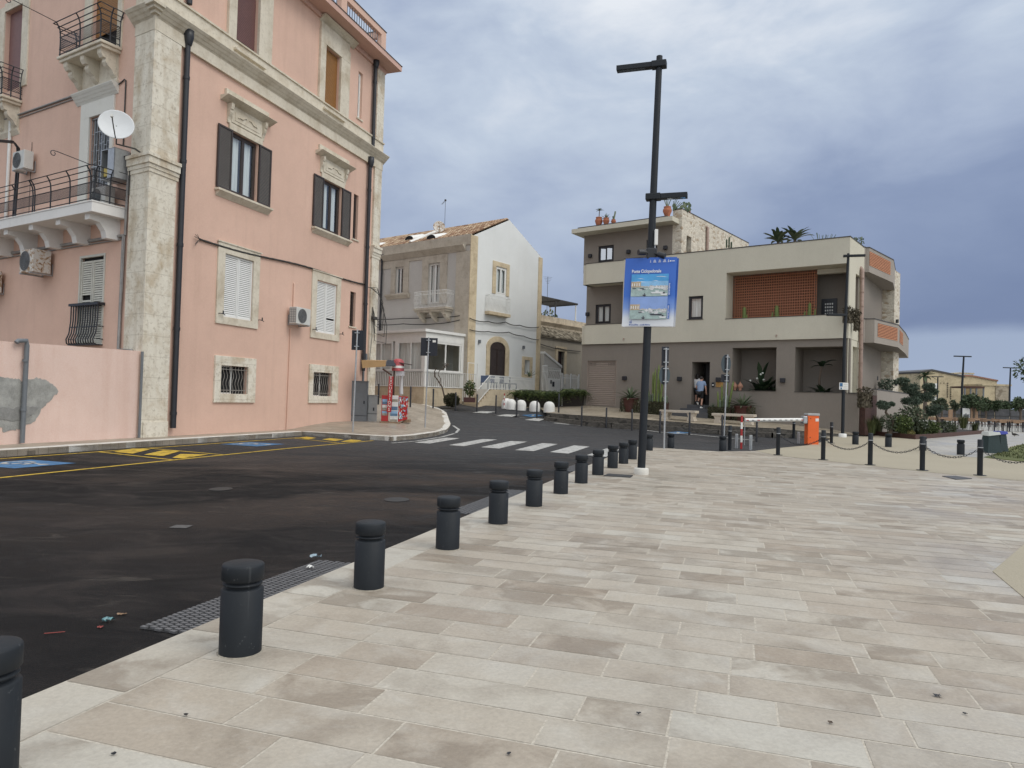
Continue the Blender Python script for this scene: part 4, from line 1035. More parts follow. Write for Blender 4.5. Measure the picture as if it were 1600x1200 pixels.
 q.tube([(-1.05, -.05, 6.12), (-1.0, -.05, 8.6)], .04, 8); q.tube([(-1.12, -.06, 6.12), (-1.15, -.06, 2.7), (-.35, -.14, 2.66), (-.30, -.14, .2)], .045, 8)
 q.tube([(-1.04, -.07, 6.1), (-1.06, -.07, 4.5), (-1.18, -.07, 2.8)], .018, 6)
 q.build('conduit', plain('grey conduit', (.27, .26, .25), .6, var=.25), T)
 q = MB(PLR.M); q.tube([(-1.75, -.03, 10.85), (-1.45, -.03, 10.95), (-1.38, -.03, 10.9), (-1.38, -.03, 8.9)], .02, 6); q.tube([(-6.9, -.02, 9.9), (-6.92, -.02, 7.0)], .008, 5); q.build('cable', M['cable'], T)
 q = MB(PLR.M); q.tube([(-8.42, -.06, 6.9), (-8.38, -.06, 11.0)], .055, 8); q.build('drainpipe', M['white'], T)
 q = MB(PLR.M); q.tube([(-7.35, -.25, 6.95), (-7.2, -.25, 9.4), (-7.1, -.32, 9.62), (-6.9, -.55, 9.7), (-6.3, -1.55, 9.35)], .03, 6); q.tube([(-7.5, -.25, 6.95), (-7.35, -.25, 9.4), (-7.2, -.34, 9.66), (-6.9, -.6, 9.74), (-6.35, -1.6, 9.38)], .03, 6); q.build('awning_arm', M['iron'], T)
 return T
pink_house()

def ac_unit(fr, s, d, z, w, hgt, dep, mat, label, grille_side, rot=False, brackets=True):
 """outdoor cooling unit on brackets; s,z bottom-left corner, d wall depth"""
 T = thing('air_conditioner', label, 'air conditioner', fr.P(s + w / 2, -.12 - dep / 2, z), 0, 'air conditioner units on the pink house')
 m = MB(fr.M); m.bbox(s, s + w, -.12 - dep, -.12, z, z + hgt, .015); m.build('casing', mat, T)
 m = MB(fr.M); cx_, cz_, R_ = s + w * .4, z + hgt * .5, min(hgt, w) * .42
 y = -.12 - dep - .012
 for k in range(5):
  rr = R_ * (k + 1) / 5; m.tube([(cx_ + rr * math.cos(t), y, cz_ + rr * math.sin(t)) for t in [i * math.pi / 12 for i in range(25)]], .006, 4, False)
 for k in range(8): a = k * math.pi / 4; m.tube([(cx_, y, cz_), (cx_ + R_ * math.cos(a), y, cz_ + R_ * math.sin(a))], .005, 4)
 m.build('fan_guard', M['steelgrey'], T)
 m = MB(fr.M); m.add([(cx_ + R_ * math.cos(t), -.12 - dep - .004, cz_ + R_ * math.sin(t)) for t in [i * math.pi / 12 for i in range(24)]], [list(range(24))]); m.build('fan_shade_disc', plain('fan shade disc', (.13, .13, .13), .8), T)  # flat disc, shade behind the guard put into its colour
 if grille_side:
  m = MB(fr.M)
  for i in range(9): m.box(s - .008, s - .001, -.12 - dep + .03, -.15, z + .06 + i * (hgt - .12) / 8, z + .075 + i * (hgt - .12) / 8)
  for i in range(4): m.box(s - .012, s - .008, -.12 - dep + .03 + i * (dep - .06) / 3 - .006, -.12 - dep + .03 + i * (dep - .06) / 3 + .006, z + .05, z + hgt - .05)
  m.build('side_grille', M['steelgrey'], T)
 if brackets:
  m = MB(fr.M)
  for x in (s + .1, s + w - .14): m.box(x, x + .04, -.16 - dep, .0, z - .05, z - .005); m.box(x, x + .04, -.03, 0, z - .05, z + .35)
  m.build('bracket', M['galv'], T)
 return T
ac_unit(PFR, 6.62, 0, 4.16, .9, .64, .34, M['acwhite'], 'white cooling unit between the two white shuttered windows', True)
M['acold'] = M['rusty']
ac_unit(PLR, -5.95, 0, 5.2, .85, .75, .55, M['acold'], 'rusty peeling cooling unit beside the tall louvred window', True)
ac_unit(PLR, -9.2, 0, 4.75, .85, .75, .55, M['acold'], 'rusty cooling unit cut by the left edge of the picture', True)
ac_unit(PLR, -7.3, 0, 8.85, .78, .62, .30, M['acwhite'], 'pale cooling unit high on the side wall above the long balcony', False)
T = ac_unit(PLR, -2.35, 0, 6.98, .8, .62, .3, M['acwhite'], 'white cooling unit standing on the long balcony floor', False, brackets=False)
def dish():
 o = PLR.P(-.52, -.75, 9.15); ax = Vector((.42, -.88, .18)).normalized()
 T = thing('satellite_dish', 'round white satellite dish on a bent arm beside the stone corner', 'satellite dish', o)
 qx = Vector((0, 0, 1)).cross(ax).normalized(); qz = ax.cross(qx)
 Mx = Matrix(((qx.x, qz.x, ax.x, o.x), (qx.y, qz.y, ax.y, o.y), (qx.z, qz.z, ax.z, o.z), (0, 0, 0, 1)))
 m = MB(Mx); m.lathe([(1e-4, -.07), (.15, -.062), (.3, -.035), (.44, .0), (.47, .01), (.47, -.005), (.44, -.015), (.3, -.05), (.001, -.085)], 32, sy=.95); m.build('reflector', plain('pale grey dish', (.66, .68, .69), .5, var=.05), T)
 m = MB(Mx); m.tube([(0, -.44, .02), (-.06, -.15, .30), (-.08, -.02, .42)], .018, 6); m.build('feed_arm', M['cable'], T)
 m = MB(Mx); m.lathe([(.035, 0), (.04, .1)], 10, (-.09, .0, .38)); m.build('feed_horn', M['acwhite'], T)
 m = MB(); e = PLR.P(-.95, 0, 8.3) ; m.tube([o - ax * .08, o - ax * .25 + Vector((0, 0, -.45)), PLR.P(-.3, -.3, 8.55), PLR.P(-.35, -.09, 8.5)], .025, 8); m.build('mast', M['cable'], T)
dish()
def meterbox():
 T = thing('meter_box', 'open grey metal box with yellow gauge under the satellite dish', 'meter box', PLR.P(-1.25, -.1, 7.75))
 m = MB(PLR.M); a, b, z0, z1 = -1.7, -1.0, 7.75, 8.65
 m.box(a, b, -.06, -.03, z0, z1); m.box(b - .02, b, -.5, -.06, z0, z1); m.box(a, b, -.5, -.06, z1 - .02, z1); m.box(a, b, -.5, -.06, z0, z0 + .02); m.box(a, a + .02, -.5, -.06, z0, z1)
 m.box(a + .36, b, -.5, -.48, z0, z1)
 m.build('cabinet', M['galv'], T)
 m = MB(PLR.M); m.bbox(a + .08, a + .28, -.45, -.3, z0 + .1, z0 + .36, .01); m.build('gauge', plain('yellow gauge', (.5, .38, .08), .5), T)
 m = MB(PLR.M); m.tube([(b, -.2, z1 - .2), (-.82, -.2, z1 - .2), (-.82, -.12, z1 - .3), (-.84, -.12, 7.3)], .022, 6); m.build('pipe', M['cable'], T)
meterbox()
# bundled cables across the street facade, drooping to the corner
def cable_thing(pts, r, label, sag=.0, fuzz=0, name='cable', group=None):
 P = [Vector(p) for p in pts]; Q = []
 for a, b in zip(P, P[1:]):
  for k in range(8): t = k / 8; q = a.lerp(b, t); q.z -= sag * 4 * t * (1 - t); Q.append(q)
 Q.append(P[-1]); m = MB(); m.tube(Q, r, 6)
 o = m.build(name, M['cable'], loc=P[0]); return tag(o, label, 'cable', group)
def bundle():
 m = MB(PFR.M); r = random.Random(2)
 for k in range(4):
  ph = k * 1.6
  pts = [(2.0 + .33 * i, -.05 - .018 * math.cos(i * 1.1 + ph), 6.36 + .0106 * i * .33 * 2 + .02 * math.sin(i * 1.1 + ph) - .05 * math.sin(i * math.pi / 11)) for i in range(32)]
  m.tube(pts, .017, 5)
 for k in range(6): m.tube([(2.0, -.05, 6.36), (1.8 - .1 * r.random(), -.06 - .1 * r.random(), 6.36 + r.uniform(-.3, .25))], .008, 4)
 o = m.build('cable', M['cable'], loc=PFR.P(2, 0, 6.3)); tag(o, 'twisted bundle of old cables pinned across the pink facade', 'cable')
 m = MB(PFR.M)
 for k in range(4):
  x0 = 12.2 + .1 * k
  m.tube([(x0, -.2, 6.42), (12.9, -.25 - .05 * k, 6.5 - .12 * k), (13.4 + .15 * k, -.3, 5.9 - .35 * k), (13.3 + .2 * k, -.25, 4.9 - .3 * k), (13.0, -.16, 5.1 - .35 * k), (12.75, -.14, 5.6)], .016, 5)
 m.tube([(12.7, -.14, 5.3), (12.75, -.16, 4.2), (12.62, -.15, 3.2), (12.66, -.15, 2.6)], .014, 5); m.bbox(12.7, 13.05, -.24, -.11, 5.02, 5.16, .01)
 o = m.build('cable', M['cable'], loc=PFR.P(13, 0, 5)); tag(o, 'looped black cables hanging off the far pink corner', 'cable')
bundle()
# ------------------------------------------------------------------ low pale pink boundary wall with a cement patch and a grey pipe
def boundary():
 T = thing('boundary_wall', 'pale pink rendered boundary wall with a bare grey cement patch', 'wall', PFR.P(-2, 0, 0))
 m = MB(PFR.M)
 n = 10; L = 22
 pts = [(-L, -.2), (-.02, -.2), (-.02, 2.62), (-4.2, 2.56), (-12, 2.52), (-L, 2.5)]
 m.prism([(s, -.02, z) for s, z in pts], (0, .28, 0)); m.build('wall', M['palepink'], T)
 def patch(px_pts, d, mat, nm):
  P0_ = [PFR.uv(*q, d) for q in px_pts]; P = []; rj = random.Random(len(px_pts))
  for (a_, b_), (c_, e_) in zip(P0_, P0_[1:] + P0_[:1]):
   L_ = math.hypot(c_ - a_, e_ - b_); k_ = max(1, int(L_ / .035))
   for i_ in range(k_): j_ = .022 if i_ else .006; P.append((a_ + (c_ - a_) * i_ / k_ + rj.uniform(-j_, j_), b_ + (e_ - b_) * i_ / k_ + rj.uniform(-j_, j_)))
  m = MB(PFR.M); m.prism([(s, d, z) for s, z in P], (0, -d - .0205 if False else -.012, 0)); m.build(nm, mat, T)
 patch([(-45, 585), (-20, 592), (0, 588), (12, 590), (30, 593), (34, 597), (44, 593), (58, 590), (75, 596), (86, 604), (91, 612), (82, 622), (72, 632), (65, 638), (62, 646), (55, 657), (40, 665), (28, 671), (10, 674), (4, 675), (3, 668), (-12, 668), (-45, 660)], -.02, M['cement'], 'cement_patch')
 patch([(-45, 640), (-8, 639), (0, 637), (12, 636), (20, 639), (32, 634), (46, 636), (60, 637), (55, 645), (40, 655), (22, 658), (5, 655), (-45, 655)], -.0325, plain('darker cement', (.24, .24, .23), .95, var=.3, scale=5, bmp=.6), 'cement_patch')
 m = MB(PFR.M); s, _ = PFR.uv(37, 610, -.1); s2, _ = PFR.uv(40, 688, -.1)
 m.tube([(s - .25, -.12, 2.55), (s - .2, -.12, 2.6), (s, -.12, 2.62), (s + .02, -.12, 2.5), (s, -.12, .12)], .055, 10)
 for z in (.9, 2.1): m.tube([(s, -.12, z), (s, -.12, z + .06)], .068, 10)
 m.build('downpipe', M['steelgrey'], T)
 for a, b, c in ((95, 560, 576), (103, 545, 600), (118, 547, 570)):
  pass
 m = MB(PFR.M); s, z = PFR.uv(219, 660, -.1); m.tube([(-.12, -.11, 2.6), (-.12, -.11, .1)], .04, 8); m.build('conduit', M['steelgrey'], T)
boundary()
# ------------------------------------------------------------------ the old white house with the gable
HD = 44.0
cc = at(732.5, 500, HD); D4 = hdir(-675, 580)
CLR = Frame(cc, -D4); CGR = Frame(cc, (-(-D4.y), -D4.x) if False else (D4.y, -D4.x))
def bars(mb, a, b, z0, z1, n, r=.012, wavy=0, ends=True):
 """upright bars between two plan points given in frame coordinates (s, d)"""
 for i in range(n + 1):
  t = i / n; x, y = a[0] + (b[0] - a[0]) * t, a[1] + (b[1] - a[1]) * t
  if wavy: mb.tube([(x + wavy * math.sin(j * 1.57 + i), y, z0 + (z1 - z0) * j / 6) for j in range(7)], r, 4)
  else: mb.box(x - r, x + r, y - r, y + r, z0, z1)
 for z in (z0, z1 - .02, z0 + (z1 - z0) * .78 if wavy else z1 - .02):
  mb.tube([(a[0], a[1], z), (b[0], b[1], z)], r * 1.5, 5)
def sloped_bars(mb, a, b, za, zb, hgt, n, r=.014):
 for i in range(n + 1):
  t = i / n; x, y, z = a[0] + (b[0] - a[0]) * t, a[1] + (b[1] - a[1]) * t, za + (zb - za) * t
  mb.box(x - r, x + r, y - r, y + r, z, z + hgt)
 for o in (.03, hgt): mb.tube([(a[0], a[1], za + o), (b[0], b[1], zb + o)], r * 1.8, 5)
def old_house():
 T = thing('old_gabled_house', 'old two storey house with white gable wall, grey front and clay tile roof', 'house', (cc.x, cc.y, 1.0))
 W_ = CGR.uv(844, 500)[0]; zc = CGR.uv(737, 369)[1]; zr = CGR.uv(850, 404.5)[1]; sA, zA = CGR.uv(796, 343.7); zE = (zc + zr) / 2
 LEFT = -15.5
 hole = lambda q, d=.25: (q[0], q[1], q[2], q[3], d)
 z5 = lambda x, y: (540 + x * .31667, 300 + y * .31667)
 gw = CGR.rect(774.2, 791, 417.5, 461); gd = CGR.rect(764.5, 788.8, 534, 586.6); ni = CGR.rect(818.8, 827.3, 562.5, 585)
 m = MB(CGR.M)
 wall_holes(m, 0, W_, 0, zE - .3, [hole(gw), hole((gd[0], gd[1], gd[2], gd[3] - .45)), hole(ni, .4)], 0, .25)
 # arch top of the door is cut as a fan over the square hole
 m.poly([(0, 0, zE - .3), (W_, 0, zE - .3), (W_, 0, zE), (sA, 0, zA), (0, 0, zE)])
 m.M = CLR.M
 w1 = CLR.rect(618, 630.5, 417, 459.5); w2 = CLR.rect(669.5, 688, 411, 453)
 m.mi = 1; wall_holes(m, LEFT, 0, 0, zE, [hole(w1), hole((w2[0], w2[1], w2[2] - .9, w2[3]))], 0, .25)  # grey-cream front, its shade beside the white gable also put into the colour
 m.mi = 0; m.M = CGR.M
 m.poly([(W_, 0, 0), (W_, -LEFT, 0), (W_, -LEFT, zE), (W_, 0, zE)]); m.poly([(0, -LEFT, 0), (0, -LEFT, zE), (sA, -LEFT, zA), (W_, -LEFT, zE), (W_, -LEFT, 0)])
 m.build('wall', [M['whitewall'], M['greywall']], T)
 # roof: two slopes of clay tiles (rows of half-round tiles)
 rm = MB(CGR.M); rr = random.Random(8)
 for side in (0, 1):
  a, b = (.0, sA) if side == 0 else (W_, sA)
  L = math.hypot(b - a, zA - zE + .1); rows = int(L / .38); cols = int(-LEFT / .24)
  z0, z1 = zE + .12, zA + .1
  rm.col = (.5,) * 3; rm.quad((a, .12, z0 - .04), (b, .12, z1 - .04), (b, -LEFT, z1 - .04), (a, -LEFT, z0 - .04)) if side == 0 else rm.quad((b, .12, z1 - .04), (a, .12, z0 - .04), (a, -LEFT, z0 - .04), (b, -LEFT, z1 - .04))
  for i in range(rows):
   for j in range(cols):
    t0, t1 = i / rows, (i + 1.12) / rows; y = .12 + (j + .5) * .24; rm.col = (rr.random(),) * 3
    p0 = Vector((a + (b - a) * t0, y, z0 + (z1 - z0) * t0)); p1 = Vector((a + (b - a) * min(1, t1), y, z0 + (z1 - z0) * min(1, t1)))
    vs = []
    for p, r_ in ((p0, .105), (p1, .085)):
     for k in range(4): w = math.pi * k / 3; vs.append(p + Vector((0, math.cos(w) * r_, math.sin(w) * r_ * .9 + (.02 if p is p0 else 0))))
    rm.add(vs, [(0, 4, 5, 1), (1, 5, 6, 2), (2, 6, 7, 3), (0, 1, 2, 3)])
 roof = rm.build('roof', M['rooftile'], T)
 for y, t in ((3.6, .1), (6.6, .35), (9.6, .12)):     # raised eyebrow vents
  m = MB(CGR.M); k = 8; x = sA * t; z = zE + .2 + (zA - zE) * t
  for j in range(k): w0, w1_ = math.pi * j / k, math.pi * (j + 1) / k; m.quad((x - .25, y + .42 * math.cos(w0), z - .1 + .26 * math.sin(w0)), (x - .25, y + .42 * math.cos(w1_), z - .1 + .26 * math.sin(w1_)), (x + .9, y + .55 * math.cos(w1_), z + .3 + .2 * math.sin(w1_)), (x + .9, y + .55 * math.cos(w0), z + .3 + .2 * math.sin(w0)))
  m.mi = 1; m.poly([(x - .22, y + .40 * math.cos(math.pi * j / k), z - .1 + .24 * math.sin(math.pi * j / k)) for j in range(k + 1)]); m.build('roof_vent', [M['white'], M['dark']], roof)
 m = MB(CGR.M); m.tube([(.05, 5.4, zE + .2), (sA * .75, 5.2, zE + .25 + (zA - zE) * .75)], .13, 6); m.build('roof_flashing', M['white'], roof)
 # parapet band and cornice of the front, corner strips
 m = MB(CLR.M); ztop = CLR.uv(690, 376)[1]; zmid = CLR.uv(690, 388)[1]
 m.box(LEFT, -.0, -.06, .05, zmid, zE + .16); moulding(m, LEFT, -.4, zmid - .38, zmid, .34, 0, 4); m.build('cornice', M['greystone'], T)
 m = MB(CLR.M); zt = zmid - .4
 for a, b in ((-1.15, -.0),): m.bbox(a, b, -.06, .01, 1.2, zt, .01)
 for q, xl, xr in ((w1, -.42, .5), (w2, -.55, .6)):
  m.box(q[0] + xl, q[0], -.055, .01, q[2] - (.0 if q is w1 else .9), zt); m.box(q[1], q[1] + xr, -.055, .01, q[2] - (.0 if q is w1 else .9), zt); m.box(q[0], q[1], -.055, .01, q[3], zt)
 m.box(LEFT, w1[0] - .42, -.05, .01, zt - .5, zt); m.box(w1[1] + .5, w2[0] - .55, -.05, .01, zt - .18, zt)
 m.build('stone_trim', M['greystone'], T)
 m = MB(CGR.M); m.bbox(-.06, .62, -.05, .01, 0, zE + .1, .01); m.build('corner_strip', M['tuff'], T); m = MB(CGR.M); m.bbox(W_ - .40, W_ + .05, -.05, .01, .5, zE, .01); m.build('corner_strip', M['tuff'], T)
 m = MB(CLR.M); m.prism([(w1[0] - .75, y, z) for y, z in ((0, w1[2]), (-.28, w1[2]), (-.28, w1[2] - .1), (-.18, w1[2] - .18), (-.1, w1[2] - .3), (0, w1[2] - .32))], (w1[1] - w1[0] + 1.4, 0, 0))
 wd = m.build('window', M['greystone'], T, 'front window on a heavy stone sill'); casement(CLR, *w1, .14, wd, M['white'], 2, False, fw=.06)
 m = MB(CLR.M); m.box(w2[0], w2[1], .0, .1, w2[2] - .92, w2[2] - .9); wd = m.build('balcony_door', M['greystone'], T); casement(CLR, w2[0], w2[1], w2[2] - .9, w2[3], .14, wd, M['white'], 2, True, fw=.07)
 # front balcony
 D = .8; b0 = CLR.uv(645, 483, -D)[0]; b1 = CLR.uv(696, 483, -D)[0]; zt = CLR.uv(684, 479.5, -D)[1]; zrail = CLR.uv(664, 454.5, -D)[1]
 m = MB(CLR.M); m.bbox(b0, b1, -D, 0, zt - .12, zt, .01); m.bbox(b0 + .08, b1 - .08, -D + .08, 0, zt - .24, zt - .12, .01)
 B = m.build('balcony', M['greystone'], T)
 for x in (b0 + .35, (b0 + b1) / 2, b1 - .35): m = MB(CLR.M); bracket_scroll(m, x, .24, zt - .24, .62, D * .85); m.build('bracket', M['greystone'], B)
 m = MB(CLR.M); o = -D + .06
 bars(m, (b0 + .05, o), (b1 - .05, o), zt + .04, zrail, 26, .011, .03); bars(m, (b0 + .05, 0), (b0 + .05, o), zt + .04, zrail, 7, .011, .03); bars(m, (b1 - .05, 0), (b1 - .05, o), zt + .04, zrail, 7, .011, .03)
 m.build('railing', M['white'], B)
 # gable window with a small balcony
 m = MB(CGR.M); q = gw
 for a in ((q[0] - .34, q[0], q[2], q[3] + .3), (q[1], q[1] + .3, q[2], q[3] + .3), (q[0], q[1], q[3], q[3] + .3)): m.bbox(a[0], a[1], -.05, .01, a[2], a[3], .006)
 wd = m.build('window', M['tuff'], T, 'tall gable window with white frame over a tiny balcony'); casement(CGR, *gw, .05, wd, M['white'], 2, True, fw=.09)
 D = .4; a0, a1 = CGR.uv(765, 480, -D)[0], CGR.uv(798.5, 480, -D)[0]; zt = CGR.uv(781, 488.5, -D)[1]; zr_ = CGR.uv(781, 463, -D)[1]
 m = MB(CGR.M); m.bbox(a0, a1, -D, 0, zt - .2, zt, .02); B = m.build('balcony', M['tuff'], T)
 m = MB(CGR.M); bars(m, (a0 + .04, -D + .04), (a1 - .04, -D + .04), zt + .03, zr_, 18, .011, .03); bars(m, (a0 + .04, 0), (a0 + .04, -D + .04), zt + .03, zr_, 4, .011); bars(m, (a1 - .04, 0), (a1 - .04, -D + .04), zt + .03, zr_, 4, .011); m.build('railing', M['white'], B)
 # arched door with dark louvred leaves and a stone surround
 s0, s1, z0, z1 = gd; zs = z1 - .45; mid = (s0 + s1) / 2; hw = (s1 - s0) / 2; k = 12
 arc = lambda rx, rz, y: [(mid + rx * math.cos(math.pi * j / k), y, zs + rz * math.sin(math.pi * j / k)) for j in range(k + 1)]
 m = MB(CGR.M); m.bbox(s0 - .34, s0, -.06, .01, z0, zs, .006); m.bbox(s1, s1 + .42, -.06, .01, z0, zs, .006)
 A, B_ = arc(hw, .45, -.06), arc(hw + .38, .80, -.06)
 for j in range(k): m.quad(A[j], B_[j], B_[j + 1], A[j + 1]); m.quad(B_[j], (B_[j][0], 0, B_[j][2]), (B_[j + 1][0], 0, B_[j + 1][2]), B_[j + 1]); m.quad(A[j + 1], (A[j + 1][0], 0, A[j + 1][2]), (A[j][0], 0, A[j][2]), A[j])
 dr = m.build('door', M['tuff'], T, 'arched doorway with dark brown louvred leaves')
 for e, (a, b) in enumerate(((s0 + .02, mid - .01), (mid + .01, s1 - .02))): louvre_leaf(CGR, a, b, z0, zs, .02, dr, M['brownwood'], 'leaf', n=24)
 m = MB(CGR.M); m.poly([(s0, -.02, zs), *arc(hw - .02, .43, -.02)][::-1]); m.build('fanlight', M['brownwood'], dr)
 m = MB(CGR.M); m.quad((s0, .08, z0), (s1, .08, z0), (s1, .08, zs), (s0, .08, zs)); m.build('room', M['dark'], dr)
 m = MB(CGR.M); q = ni
 for a in ((q[0] - .26, q[0], q[2] - .22, q[3] + .22), (q[1], q[1] + .3, q[2] - .22, q[3] + .22), (q[0], q[1], q[3], q[3] + .22), (q[0], q[1], q[2] - .22, q[2])): m.bbox(a[0], a[1], -.05, .01, a[2], a[3], .006)
 nm = m.build('niche', M['tuff'], T); m = MB(CGR.M); m.quad((q[0], .4, q[2]), (q[1], .4, q[2]), (q[1], .4, q[3]), (q[0], .4, q[3])); m.build('niche_back', M['taupe'], nm)
 # glazed veranda in front of the left facade
 sv = CLR.uv(725.5, 560)[0]; lo, hi = .5, 7
 for _ in range(40):
  Dv = (lo + hi) / 2
  if CLR.uv(664, 560, -Dv)[0] < sv: lo = Dv
  else: hi = Dv
 zt = CLR.uv(655, 518.5, -Dv)[1]; zg = CLR.uv(640, 576.5, -Dv)[1]; zf = CLR.uv(640, 603.5, -Dv)[1]; L0 = -12.5
 m = MB(CLR.M); m.box(L0, sv, -Dv, 0, .2, zf - .02); m.build('veranda_plinth', M['block'], T)
 m = MB(CLR.M); m.box(L0, sv + .12, -Dv - .15, .0, zt, zt + .16); m.box(L0, sv - .0, -Dv + .02, -.05, zt - .5, zt); vr = m.build('veranda_roof', M['white'], T)
 m = MB(CLR.M); step = 2.55; x = sv
 w_ = .09
 m.box(sv - .22, sv, -Dv, -Dv + .22, zf - .02, zt - .5)
 m.box(L0, sv - .22, -Dv + .02, -Dv + .1, zg - .12, zg); 
 xs_ = []
 while x > L0: xs_.append(x - .22); x -= step
 for x in xs_:
  m.box(x - step + .22, x - step + .44, -Dv + .02, -Dv + .12, zf, zt - .5)
  for u in (.44, .44 + (step - .44) / 2): m.box(x - step + u, x - step + u + w_, -Dv + .03, -Dv + .09, zg, zt - .5)
  m.box(x - w_, x, -Dv + .03, -Dv + .09, zg, zt - .5); m.box(x - step + .44 + w_, x - w_, -Dv + .035, -Dv + .085, zt - .62, zt - .5)
 m.M = CGR.M
 # right-hand return: runs from the front corner back to the house wall
 def side(y0, y1, z0, z1, x0, x1): m.M = CLR.M; m.box(sv - x1, sv - x0, y0, y1, z0, z1)
 side(-Dv + .22, 0, zg - .12, zg, .02, .1); side(-Dv + .22, 0, zt - .62, zt - .5, .02, .1); side(-.3, 0, zf, zt - .5, .0, .12)
 for y in (-Dv + .23, -Dv / 2 + .02, -.42): side(y, y + w_, zg, zt - .62, .03, .09)
 fr = m.build('veranda_frame', M['white'], T)
 m = MB(CLR.M); m.quad((L0, -Dv + .06, zg), (sv - .22, -Dv + .06, zg), (sv - .22, -Dv + .06, zt - .5), (L0, -Dv + .06, zt - .5)); m.quad((sv - .06, -Dv + .2, zg), (sv - .06, 0, zg), (sv - .06, 0, zt - .6), (sv - .06, -Dv + .2, zt - .6)); m.build('veranda_glass', M['glass'], T)
 m = MB(CLR.M); k = 90; vs = []
 for j in range(k + 1): x = L0 + (sv - .4 - L0) * j / k; y = -Dv + .22 + .035 * math.sin(j * 1.7); vs += [(x, y, zg - .3), (x, y, zt - .55)]
 m.add(vs, [(2 * j, 2 * j + 2, 2 * j + 3, 2 * j + 1) for j in range(k)], True); m.build('veranda_curtain', M['curtain'], T)
 m = MB(CLR.M); bars(m, (L0, -Dv - .02), (sv - .05, -Dv - .02), zf, zg - .14, 80, .018, 0); bars(m, (sv + .02, -Dv), (sv + .02, -.05), zf, zg - .14, 20, .018, 0); m.build('veranda_railing', M['white'], T)
 m = MB(CLR.M); m.quad((L0, -Dv + .04, zf), (sv - .1, -Dv + .04, zf), (sv - .1, -Dv + .04, zg), (L0, -Dv + .04, zg)); m.quad((sv - .04, -Dv + .1, zf), (sv - .04, 0, zf), (sv - .04, 0, zg), (sv - .04, -Dv + .1, zg)); m.build('veranda_backing', M['greywall'], T)
 # terrace with stair before the gable
 Dt = 1.5; t0 = CGR.uv(767, 588, -Dt)[0]; t1 = CGR.uv(834.5, 600, -Dt)[0]; zr = CGR.uv(790, 588, -Dt)[1]; zfl = CGR.uv(790, 609.3, -Dt)[1]
 m = MB(CGR.M); m.box(t0, W_ + .2, -Dt, 0, .2, zfl); e0 = CGR.uv(746, 620, -Dt)[0]
 n = 6
 for i in range(n): m.box(t0 - (t0 - e0) * (i + 1) / n, t0 - (t0 - e0) * i / n, -Dt, -.3, .2, zfl - (zfl - 1.05) * (i + .5) / n)
 m.box(-.05, t0, -.3, -.06, .3, zfl); tr = m.build('terrace', M['block'], T)
 m = MB(CGR.M); bars(m, (t0, -Dt + .05), (t1, -Dt + .05), zfl + .05, zr, 40, .014, .035); m.build('railing', M['white'], tr)
 m = MB(CGR.M); sloped_bars(m, (e0, -Dt + .05), (t0, -Dt + .05), 1.15, zfl + .05, zr - zfl - .05, 12); m.build('railing', M['white'], tr)
 m = MB(CGR.M); a = CGR.uv(724, 585, -.7)[0]; b = CGR.uv(746, 585, -.7)[0]
 bars(m, (a, -.7), (b, -.7), 1.3, CGR.uv(735, 584, -.7)[1], 8, .012); frame_ring(m, b - .95, b, 1.3, CGR.uv(735, 566.5, -.7)[1], .04, -.72, -.68); m.build('gate', M['white'], tr)
 # black downpipe on the front
 p0 = CLR.uv(597, 405, -.1); m = MB(CLR.M); m.tube([(p0[0], -.1, p0[1] + .1), (p0[0], -.1, CLR.uv(592, 517, -.1)[1])], .07, 8); m.lathe([(.07, -.1), (.15, .12), (.15, .3)], 8, (p0[0], -.1, p0[1])); m.build('downpipe', M['iron'], T)
 m = MB(CGR.M)
 for px, py in ((748, 534), (817, 543)): a = CGR.uv(px, py); m.bbox(a[0] - .08, a[0] + .08, -.14, 0, a[1] - .1, a[1] + .12, .02)
 m.build('wall_lamp', M['steelgrey'], T)
 # cables along both facades
 def cab(pts, fr, lab, sag, name='cable'):
  P = [fr.P(fr.uv(*q, -.12)[0], -.12, fr.uv(*q, -.12)[1]) for q in pts]; cable_thing(P, .028, lab, sag, name=name)
 cab([(585, 499), (630, 497.5), (700, 495), (718, 493)], CLR, 'thin upper cable along the grey front', .03)
 cab([(585, 507), (630, 506), (680, 506), (718, 500)], CLR, 'thicker lower cable along the grey front', .05)
 cab([(734, 497), (763, 502), (790, 503), (812, 508), (842, 511)], CGR, 'upper drooping cable across the white gable wall', .1)
 cab([(734, 515), (763, 518), (795, 519), (818, 525), (842, 531)], CGR, 'lower drooping cable across the white gable wall', .06)
 # roof aerial and rusty dish
 return T, roof, zE, zA, sA
OH, OHR, zE_, zA_, sA_ = old_house()
